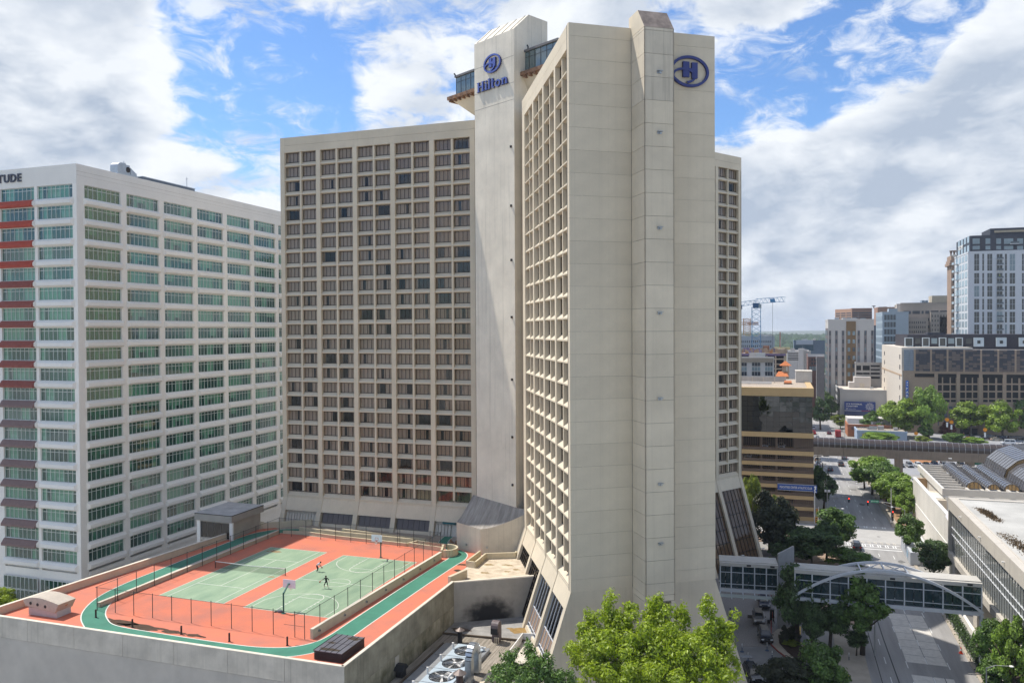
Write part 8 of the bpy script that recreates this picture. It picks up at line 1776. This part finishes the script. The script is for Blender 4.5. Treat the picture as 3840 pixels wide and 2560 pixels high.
lot2 = [(52.4, 337, 'suv', P_BLK, 0, 'black car parked on the bark bed under the walkway'), (80.4, 402, 'sedan', P_RED, .3, 'red car behind the round shrub tree'), (84.5, 404, 'sedan', P_WHT, .2, 'white car between lamp post and black car'), (87.8, 404.5, 'suv', P_BLK, .2, 'black car under the yellow green tree in the upper lot'), (91.3, 403, 'sedan', P_BEI, .2, 'beige car beside the black one in the upper lot'), (95.0, 407.5, 'suv', P_NAV, .2, 'navy car in the shade of the broad tree'), (99.0, 408, 'suv', P_GRY, .2, 'grey brown car in the shade of the broad tree'), (93.0, 391, 'van', P_WHT, pi, 'white van in the upper lot'), (99.5, 391.5, 'sedan', P_WHT, pi, 'white car right beside the white van'), (104.0, 392, 'sedan', P_SIL, pi, 'silver car near the picture edge by the white van'), (66, 337, 'sedan', P_WHT, .1, 'white and blue car behind a tube pier'), (73, 334, 'suv', P_NAV, 0, 'navy car under the tube beam'), (84, 336, 'suv', P_BLK, 0, 'black car under the tube beam end'), (102, 409, 'suv', P_BLK, .2, 'black car close to the edge in the upper lot'), (90, 411, 'suv', P_SIL, .2, 'silver car in the back row of the upper lot'), (94.5, 412, 'sedan', P_WHT, .2, 'white car in the back row of the upper lot')]
for x, y, kd, pm_, rz, lab in lot2: car(kd, pm_, x, y, rz, lab, GP)
# cars standing on the garage decks behind the fins
for i, (xa, lv, pm_, lab) in enumerate(((500, 4, P_SIL, 'silver car seen between the fins on the top garage deck'), (680, 4, P_WHT, 'white car seen between the fins on the top garage deck'), (310, 5, P_WHT, 'white car on the second garage deck from the top'), (745, 1, P_SIL, 'silver car above the blue sign board'))):
    z = levels[{4: 6, 5: 5, 1: 2}[lv]][1] + .02; p = Py('A5', xa, 200, YF + 4.0); c_ = car('suv' if i != 1 else 'sedan', pm_, p.x, YF + 4.5, Dn, lab, 'cars on the garage decks'); c_.location.z = z
t = thing('green_dumpster', 'green waste container beside the tube pier', 'dumpster', (68.5, 330.5, 0)); MB().extr([(-1.4, 0), (1.4, 0), (1.6, 1.5), (-1.6, 1.5)], 'y', -1, 1).build('body', [mat('dumpster_green', (.02, .12, .07), .6, var=.2)], t); MB().box(-1.65, -1.05, 1.5, 1.65, 1.05, 1.62).build('lid', [mat('dumpster_lid', (.02, .25, .30), .5, var=.1)], t)

# ================================================================== STREET FURNITURE
M_SIGP = mat('signal_pole', (.40, .40, .39), .5, metal=.3, var=.1); M_LITR = mat('lit_red_lamp', (1.0, .04, .02), .4, var=0, emis=3.0)
def signal(t, p, mt=M_BLACK, lit=True, s=1.0):
    o = MB().box(p[0] - .2 * s, p[1] - .15, p[2] - .6 * s, p[0] + .2 * s, p[1] + .15, p[2] + .6 * s).build('signal_head', [mt], t)
    for k, c in enumerate(((M_LITR if lit else M_BLACK), M_BLACK, M_BLACK)): MB().tube((p[0], p[1] - .16, p[2] + (.4 - .4 * k) * s), (p[0], p[1] - .24, p[2] + (.4 - .4 * k) * s), .14 * s, .14 * s, 10).build('signal_lamp', [c], o)
p = Pz('A5', 1190, 900, .1); t = thing('traffic_signal', 'grey mast with a long signal arm at the garage corner', 'traffic light', (p.x, p.y, .1), 0, 'traffic signals at the junction'); z1 = Py('A5', 1190, 645, p.y).z; e = Py('A5', 1430, 712, p.y - 2); zz = Py('A5', 1195, 745, p.y).z
MB().tube((0, 0, 0), (0, 0, z1), .16, .12, 10).build('pole', [M_SIGP], t); MB().tube((0, 0, zz), (e.x - p.x, e.y - p.y, e.z), .09, .05, 8).tube((0, 0, zz - 1.2), (0.55 * (e.x - p.x), .55 * (e.y - p.y), zz + .55 * (e.z - zz)), .05, .05, 6).build('arm', [M_SIGP], t); signal(t, (e.x - p.x, e.y - p.y, e.z - 1.0)); MB().box(-.7, -.4, z1 - .5, -.2, .1, z1 + .1).box(.1, -.4, z1 - .5, .7, .1, z1 + .1).build('lamp_head', [M_WPAINT], t)
p = Pz('A4', 375, 890, .1); t = thing('traffic_signal', 'grey mast with arm and green street name board', 'traffic light', (p.x, p.y, .1), 0, 'traffic signals at the junction'); z1 = Py('A4', 353, 408, p.y).z; e = Py('A4', 58, 562, p.y); zz = Py('A4', 362, 612, p.y).z
MB().tube((0, 0, 0), (-.1, 0, z1), .16, .12, 10).build('pole', [M_SIGP], t); MB().tube((0, 0, zz), (e.x - p.x, 0, e.z), .09, .05, 8).tube((0, 0, zz - 1.0), ((e.x - p.x) * .6, 0, zz + (e.z - zz) * .6), .05, .05, 6).build('arm', [M_SIGP], t); signal(t, (e.x - p.x - .1, 0, e.z - .9))
b_ = Py('A4', 88, 590, p.y); c_ = Py('A4', 200, 570, p.y); o = MB().box(b_.x - p.x, -.16, b_.z - .15, c_.x - p.x, -.1, c_.z + .0).build('name_board', [mat('street_sign_green', (.02, .30, .16), .4, var=.05)], t); place_text('John Portman', .42, .01, M_WPAINT, t, (b_.x - p.x + .12, -.19, b_.z + .1), (1, 0, 0), bold=.006, width=(c_.x - b_.x) - .3)
zr_ = Py('A4', 385, 745, p.y).z; signal(t, (.28, -.25, zr_)); signal(t, (.28, -.25, zr_ - 1.3), lit=False); MB().box(-.3, -.2, Py('A4', 375, 870, p.y).z, .4, -.15, Py('A4', 375, 835, p.y).z).build('notice', [M_WPAINT], t)
M_SYL = mat('signal_yellow', (.75, .32, .01), .45, var=.05); p = Pz('A5', 1050, 1010, .1); t = thing('signal_post', 'post with two yellow signal heads at the garage corner', 'traffic light', (p.x, p.y, .1), 0); z1 = Py('A5', 1050, 660, p.y).z; MB().tube((0, 0, 0), (0, 0, z1), .1, .08, 8).tube((.9, 0, 0), (.9, 0, Py('A5', 1080, 830, p.y).z), .08, .08, 8).build('pole', [M_WPAINT], t); MB().path([(0, 0, Py('A5', 0, 790, p.y).z), (.4, 0, Py('A5', 0, 775, p.y).z), (.6, 0, Py('A5', 0, 790, p.y).z)], .06, 6).build('bracket', [M_SIGP], t); signal(t, (.6, -.1, Py('A5', 0, 812, p.y).z), M_SYL, False, 1.1); signal(t, (.4, -.1, Py('A5', 0, 905, p.y).z), M_SYL, False, 1.3)
def lamp(r, xb, yb, ytop, dxa, label, base=None, name='street_lamp', double=False):
    p = base or Pz(r, xb, yb, .1); z1 = Py(r, xb, ytop, p.y).z; t = thing(name, label, 'street lamp', (p.x, p.y, .1), 0, 'street lamps')
    MB().tube((0, 0, 0), (0, 0, z1 - .5), .12, .07, 8).build('pole', [M_SIGP], t)
    for s in ((1, -1) if double else (1,)): MB().path([(0, 0, z1 - .6), (dxa * .4 * s, 0, z1 - .1), (dxa * s, 0, z1)], .05, 6).build('arm', [M_SIGP], t); MB().lathe([(0, .12), (.28, .06), (.3, -.02), (0, -.1)], (dxa * s * 1.1, 0, z1), 10).build('lamp_head', [M_WPAINT], t)
lamp('A4', 210, 560, 160, -3.6, 'tall street lamp rising out of the pale green street trees'); lamp('R3', 1475, 300, 8, -2.4, 'street lamp arching from the young tree at the crossing'); lamp('R3', 895, 330, 8, 3.2, 'street lamp behind the bright plaza tree')
lamp('A6', 470, 700, 480, -1.8, 'street lamp by the red truck'); lamp('A6', 1797, 660, 555, 1.6, 'twin headed lamp in the upper car park', None, 'car_park_lamp', True); lamp('A6', 265, 250, 130, -3.4, 'street lamp among the far street trees'); lamp('A6', 320, 330, 235, -3.4, 'lower street lamp among the far street trees')
lamp('A5', 428, 1440, 1285, .9, 'flat headed lamp in front of the raking glass', None, 'garden_lamp'); lamp('A5', 200, 1500, 1365, .9, 'second flat headed lamp by the raking glass', None, 'garden_lamp'); lamp('R3', 2075, 1500, 1155, 2.6, 'street lamp among the ramp trees'); lamp('R3', 1255, 1090, 635, .8, 'white lamp showing beside the pointed tree')
p = Pz('A5', 800, 1120, .1); t = thing('banner_pole', 'dark lamp pole with a pale banner in front of the garage', 'pole', (p.x, p.y, .1)); z1 = Py('A5', 800, 748, p.y).z; MB().tube((0, 0, 0), (0, 0, z1), .11, .08, 8).build('pole', [M_BLACK], t); MB().box(.1, -.03, Py('A5', 0, 1020, p.y).z, .7, .03, Py('A5', 0, 925, p.y).z).build('banner', [mat('pale_banner', (.45, .50, .58), .7, var=.05)], t); MB().box(-.5, -.2, z1 * .72, .5, .2, z1 * .80).build('fitting', [M_BLACK], t)
for i, (x, y0, y1, lab) in enumerate(((1085, 470, 245, 'utility pole nearer the garage wall'), (1137, 470, 340, 'short utility pole beside the far kerb'))):
    p = Pz('A5', x, y0, .1); z1 = Py('A5', x, y1, p.y).z; t = thing('utility_pole', lab, 'utility pole', (p.x, p.y, .1), 0, 'utility poles at the kerb'); MB().tube((0, 0, 0), (0, 0, z1), .16, .12, 8).build('pole', [M_BRONZE], t); MB().box(-1.2, -.06, z1 * .88, 1.2, .06, z1 * .92).box(-.9, -.06, z1 * .74, .9, .06, z1 * .78).build('cross_arm', [M_BRONZE], t); MB().tube((.4, 0, z1 * .6), (.4, 0, z1 * .8), .22, .22, 8).build('transformer', [M_METAL], t)
a, b_ = Py('A5', 1140, 385, 245), Py('A5', 1770, 525, 270); m = MB()
for k in range(3):
    P_ = [a.lerp(b_, i / 14) + Vector((0, 0, -2.4 * sin(pi * i / 14) - .3 * k)) for i in range(15)]; m.path(P_, .035, 3)
tag(m.build('overhead_wire', [M_BLACK]), 'black overhead wires sagging across the street', 'wires')
def cone(p, label):
    t = thing('traffic_cone', label, 'traffic cone', (p.x, p.y, .02), 0, 'orange traffic cones'); C_ = mat('cone_orange', (.75, .07, .02), .5, var=.05); MB().box(-.28, -.28, 0, .28, .28, .06).lathe([(.22, .06), (.06, .95), (0, .96)], n=12).build('cone', [C_], t); MB().lathe([(.156, .42), (.10, .72)], n=12).lathe([(.16, .42), (.104, .72)], n=12).build('white_band', [M_WPAINT], t)
cone(Pz('A3', 1390, 1142, .0), 'orange cone on the street edge beside the hedge'); cone(Pz('A4', 585, 1232, .1), 'orange cone on the corner by the crossing'); cone(Pz('A3', 805, 20, .1), 'orange cone partly behind the bridge roof'); cone(Pz('A6', 1720, 636, .05), 'far small orange cone at the garage entrance')
dl = MB().tube((0, 0, .06), (0, 0, .95), .055, .055, 8); dlm = dl.mesh('delineator_post', [mat('delineator_blue', (.015, .05, .11), .5, var=.05)]); dlb = MB().lathe([(0, .06), (.3, .05), (.33, 0), (0, 0)], n=12).mesh('delineator_base', [mat('delineator_blue', (.015, .05, .11))]); dlt = MB().tube((0, 0, .95), (0, 0, 1.25), .06, .06, 8).tube((0, 0, .72), (0, 0, .84), .058, .058, 8).mesh('delineator_band', [M_WPAINT])
for x, y, lab in ((905, 1092, 'close to the black leading car'), (978, 1215, 'in the asphalt lane behind the leading car'), (633, 1240, 'above the raised hatch of the black car'), (546, 1108, 'beside the flared hotel wall'), (1950, 1258, 'at the edge of the side lane'), (2080, 1240, 'on the pavement by the street tree'), (1868, 1280, 'behind the fresh green tree')):
    p = Pz('A2', x, y, .1); t = thing('marker_post', 'blue marker post with white top ' + lab, 'marker post', (p.x, p.y, .02), 0, 'blue marker posts in the hotel drive'); inst('post', dlm, t); inst('base', dlb, t); inst('white_band', dlt, t)
p = Pz('A4', 700, 1450, .1); t = thing('white_container', 'white storage container on the pavement beside the street tree', 'container', (p.x, p.y, .1)); MB().box(-.9, 0, 0, .9, 14, 2.6).build('body', [paint('container_white', (.55, .58, .62), .5)], t); [MB().box(-.95, k * 1.0, .05, -.9, k * 1.0 + .5, 2.5).build('rib', [paint('container_white', (.55, .58, .62))], t) for k in range(14)]; MB().box(-.96, 3, .6, -.91, 5, 2.0).build('blue_notice', [mat('pale_blue_notice', (.22, .34, .45), .5, var=.1)], t)
t = thing('valet_podium', 'black valet stand against the grey pylon', 'stand', (-1.2, 143.2, .02)); MB().box(-.35, -.3, 0, .35, .3, 1.9).build('cabinet', [M_BLACK], t); MB().box(-.4, -.35, 1.9, .4, .35, 2.0).build('top', [M_BLACK], t)
for i, (x, y, lab) in enumerate(((965, 505, 'red white barrier post by the canopy'), (983, 760, 'thin pole at the pavement tip'))): p = Pz('A2', x, y, .1); t = thing('canopy_post', lab, 'post', (p.x, p.y, .02)); MB().tube((0, 0, 0), (0, 0, 2.6), .06, .06, 8).build('pole', [M_SIGP], t); MB().tube((0, 0, 1.6), (0, 0, 2.6), .075, .075, 8).build('red_sleeve', [mat('red_kerb_paint', (.26, .05, .04))], t)
for x, y, lab in ((1545, 485, 'first from the park sign'), (1590, 510, 'above the red leafed tree'), (1943, 590, 'in the upper car park'), (1218, 628, 'near the end of the pale blue shed')):
    q = Py('A6', x, y, 395); t = thing('amber_sign', 'round amber parking sign, ' + lab, 'sign', (q.x, 395, 0), 0, 'amber parking signs'); MB().tube((0, 0, 0), (0, 0, q.z), .07, .07, 6).build('pole', [M_BLACK], t); MB().tube((0, -.1, q.z), (0, -.2, q.z), .8, .8, 14).build('disc', [mat('amber_disc', (.80, .28, .01), .5, var=.05)], t); MB().box(-.35, -.12, q.z - 3.2, .35, -.02, q.z - 1.2).build('plate', [M_WPAINT], t)

# ================================================================== PEOPLE
SKIN = mat('skin', (.23, .115, .07), .6, var=.06); SKIN2 = mat('skin_light', (.46, .27, .19), .6, var=.06)
def person(label, loc, rz, J, cols, group=None, scale=1.0, hair=(.02, .015, .012)):
    """J: joint -> (x,y,z); one skinned surface over the joints, coloured by nearest limb"""
    P_ = {'pelvis': .135, 'chest': .155, 'neck': .062, 'head': .105, 'crown': .09, 'shl': .075, 'shr': .075, 'ell': .05, 'elr': .05, 'wrl': .036, 'wrr': .036, 'hal': .042, 'har': .042, 'hil': .095, 'hir': .095, 'knl': .065, 'knr': .065, 'anl': .042, 'anr': .042, 'tol': .042, 'tor': .042}
    names = list(P_); idx = {n: i for i, n in enumerate(names)}
    E_ = [('pelvis', 'chest'), ('chest', 'neck'), ('neck', 'head'), ('head', 'crown'), ('chest', 'shl'), ('chest', 'shr'), ('shl', 'ell'), ('shr', 'elr'), ('ell', 'wrl'), ('elr', 'wrr'), ('wrl', 'hal'), ('wrr', 'har'), ('pelvis', 'hil'), ('pelvis', 'hir'), ('hil', 'knl'), ('hir', 'knr'), ('knl', 'anl'), ('knr', 'anr'), ('anl', 'tol'), ('anr', 'tor')]
    me = bpy.data.meshes.new('person_skeleton'); me.from_pydata([J[n] for n in names], [(idx[a], idx[b]) for a, b in E_], []); o = link(bpy.data.objects.new('person_skeleton', me)); md = o.modifiers.new('skin', 'SKIN'); md.use_smooth_shade = True
    for i, n in enumerate(names): me.skin_vertices[0].data[i].radius = (P_[n], P_[n] * (.8 if n in ('chest', 'pelvis') else 1)); me.skin_vertices[0].data[i].use_root = (n == 'pelvis')
    o.modifiers.new('sub', 'SUBSURF').levels = 1; o.modifiers['sub'].render_levels = 1; bpy.context.view_layer.update()
    bm2 = bpy.data.meshes.new_from_object(o.evaluated_get(bpy.context.evaluated_depsgraph_get())); bpy.data.objects.remove(o); bm2.name = 'person_body'; bm2.materials.clear()
    mats_ = [cols['skin'], cols['shirt'], cols['legs'], cols['shoes'], cols.get('shin', cols['legs'])]
    for m_ in mats_: bm2.materials.append(m_)
    seg = {('pelvis', 'chest'): 1, ('chest', 'neck'): 1, ('chest', 'shl'): 1, ('chest', 'shr'): 1, ('shl', 'ell'): 1, ('shr', 'elr'): 1, ('pelvis', 'hil'): 2, ('pelvis', 'hir'): 2, ('hil', 'knl'): 2, ('hir', 'knr'): 2, ('knl', 'anl'): 4, ('knr', 'anr'): 4, ('anl', 'tol'): 3, ('anr', 'tor'): 3}
    for p in bm2.polygons:
        best, bi = 9, 0
        for a, b in E_:
            A_, B_ = Vector(J[a]), Vector(J[b]); d = B_ - A_; tt = max(0, min(1, (p.center - A_).dot(d) / d.length_squared)); q = (p.center - A_ - d * tt).length - .6 * P_[a]
            if q < best: best = q; bi = seg.get((a, b), 0); 
            
        p.material_index = bi; p.use_smooth = True
    t = thing('person', label, 'person', loc, rz, group); t.scale = (scale,) * 3; inst('body', bm2, t)
    h = Vector(J['crown']); hd = Vector(J['head']); u = (h - hd).normalized(); m = MB().lathe([(0, .15), (.06, .14), (.105, .08), (.122, .0), (.115, -.05)], n=12); R_ = u.to_track_quat('Z', 'Y').to_matrix(); c = hd.lerp(h, .55); m.v = [tuple(R_ @ Vector(v) + c + Vector((0, -.015, 0))) for v in m.v]; m.build('hair', [mat('hair_dark', hair, .8, var=.1)], t, True)
    return t
def stand(**k):
    J = dict(pelvis=(0, 0, .96), chest=(0, 0, 1.32), neck=(0, .01, 1.5), head=(0, .03, 1.6), crown=(0, .03, 1.72), shl=(-.19, 0, 1.42), shr=(.19, 0, 1.42), ell=(-.25, -.02, 1.15), elr=(.25, -.02, 1.15), wrl=(-.25, .06, .92), wrr=(.25, .06, .92), hal=(-.25, .10, .83), har=(.25, .10, .83), hil=(-.1, 0, .9), hir=(.1, 0, .9), knl=(-.11, .03, .5), knr=(.11, .03, .5), anl=(-.11, 0, .09), anr=(.11, 0, .09), tol=(-.12, .17, .05), tor=(.12, .17, .05)); J.update(k); return J
W_T = mat('white_shirt', (.62, .63, .70), .85, var=.06); B_T = mat('black_clothes', (.016, .016, .018), .9, var=.1); W_S = mat('white_shoes', (.65, .65, .65), .7, var=0); D_P = mat('dark_trousers', (.03, .028, .03), .9, var=.1)
pa = Pz('R2', 600, 706, ZD + .01)
person('player in a white shirt bending over to dribble the ball', (pa.x, pa.y, ZD + .012), radians(-75), stand(pelvis=(0, -.15, .92), chest=(0, .16, 1.17), neck=(0, .33, 1.27), head=(0, .42, 1.32), crown=(0, .49, 1.41), shl=(-.19, .22, 1.22), shr=(.19, .22, 1.22), ell=(-.24, .30, .96), elr=(.24, .30, .98), wrl=(-.16, .48, .80), wrr=(.15, .52, .82), hal=(-.10, .54, .74), har=(.08, .58, .76), hil=(-.1, -.12, .86), hir=(.1, -.12, .86), knl=(-.14, .08, .48), knr=(.14, .05, .48), anl=(-.17, -.06, .09), anr=(.17, -.08, .09), tol=(-.18, .12, .05), tor=(.19, .1, .05)), dict(skin=SKIN, shirt=W_T, legs=D_P, shoes=W_S), 'basketball players', 1.06)
BALL = mat('basketball_orange', (.36, .12, .04), .7, var=.15, scale=8)
def ball(p, lab):
    t = thing('basketball', lab, 'basketball', p); m = MB().lathe([(.122 * sin(pi * i / 10), -.122 * cos(pi * i / 10)) for i in range(11)], n=16); m.build('ball', [BALL], t, True); mm = MB(); mm.path([(.1235 * cos(2 * pi * i / 24), .1235 * sin(2 * pi * i / 24), 0) for i in range(25)], .005, 4); mm.path([(0, .1235 * cos(2 * pi * i / 24), .1235 * sin(2 * pi * i / 24)) for i in range(25)], .005, 4); mm.build('seam', [M_BLACK], t)
pb_ = Pz('R2', 668, 834, ZD + .01)
fw_a = Vector((-sin(radians(-75)), cos(radians(-75)), 0)); ball(Vector((pa.x, pa.y, ZD + .66)) + fw_a * .68, 'orange basketball under the hands of the white shirted player')
person('player in black shirt and shorts running with the ball held out', (pb_.x, pb_.y, ZD + .012), radians(195), stand(pelvis=(0, 0, .93), chest=(.02, .05, 1.28), neck=(.02, .08, 1.46), head=(.02, .11, 1.56), crown=(.02, .12, 1.68), shr=(.20, .05, 1.38), shl=(-.18, .05, 1.38), elr=(.44, .10, 1.24), wrr=(.64, .22, 1.10), har=(.72, .26, 1.05), ell=(-.34, -.02, 1.16), wrl=(-.42, .08, .94), hal=(-.44, .13, .86), knr=(.20, .24, .52), anr=(.26, .02, .14), tor=(.27, .18, .06), knl=(-.14, -.02, .48), anl=(-.20, -.20, .09), tol=(-.22, -.04, .05)), dict(skin=SKIN2, shirt=B_T, legs=B_T, shin=SKIN2, shoes=W_S), 'basketball players', 1.06)
R195 = Matrix.Rotation(radians(195), 3, 'Z'); ball(Vector((pb_.x, pb_.y, ZD + .01)) + R195 @ Vector((.83, .34, 1.02)), 'orange basketball beside the outstretched hand of the player in black')
pc_ = Pz('A2', 378, 640, .02); person('doorman in a pale blue shirt and dark trousers beside the flared hotel wall', (pc_.x, pc_.y, .02), radians(150), stand(), dict(skin=SKIN, shirt=mat('pale_blue_shirt', (.42, .50, .58), .85, var=.05), legs=D_P, shoes=B_T), 'people in the hotel drive')
pd_ = Pz('A2', 1000, 715, .02); person('person in black clothes pulling a suitcase by the pylon', (pd_.x, pd_.y, .02), radians(100), stand(knl=(-.12, .16, .5), anl=(-.12, .22, .1), tol=(-.12, .4, .06), knr=(.12, -.02, .5), anr=(.12, -.25, .13), tor=(.12, -.1, .05), elr=(.26, -.12, 1.16), wrr=(.24, -.28, .95), har=(.23, -.34, .88)), dict(skin=SKIN, shirt=B_T, legs=B_T, shoes=B_T), 'people in the hotel drive')
t = thing('suitcase', 'small black wheeled suitcase behind the person in black', 'suitcase', (pd_.x - .8, pd_.y - .2, .02)); MB().box(-.22, -.15, .08, .22, .15, .65).build('case', [M_BLACK], t); MB().path([(-.1, 0, .65), (-.1, 0, .95), (.1, 0, .95), (.1, 0, .65)], .015, 5).build('handle', [M_METAL], t); [MB().tube((x, -.17, .05), (x, -.11, .05), .05, .05, 8).build('wheel', [M_TYRE], t) for x in (-.18, .18)]
q = Py('R5', 2164, 498, Yd - .8); person('person in a lime green shirt on a balcony of the ice white tower', (q.x, Yd - .8, q.z), radians(180), stand(), dict(skin=SKIN2, shirt=mat('lime_shirt', (.45, .60, .05), .8, var=0), legs=D_P, shoes=B_T), None)

# ================================================================== HAZE
hz_ = bpy.data.materials.new('haze'); hz_.use_nodes = True; nt = hz_.node_tree; nt.nodes.clear(); o_ = nt.nodes.new('ShaderNodeOutputMaterial'); pv = nt.nodes.new('ShaderNodeVolumePrincipled'); pv.inputs['Color'].default_value = (.80, .88, 1.0, 1); pv.inputs['Density'].default_value = .00010; pv.inputs['Anisotropy'].default_value = .0; nt.links.new(pv.outputs[0], o_.inputs['Volume'])
o = MB().box(-5400, -80, -1.5, 6400, 9300, 132).build('haze', [hz_]); tag(o, 'thin pale summer haze over the city', None, None, 'stuff')
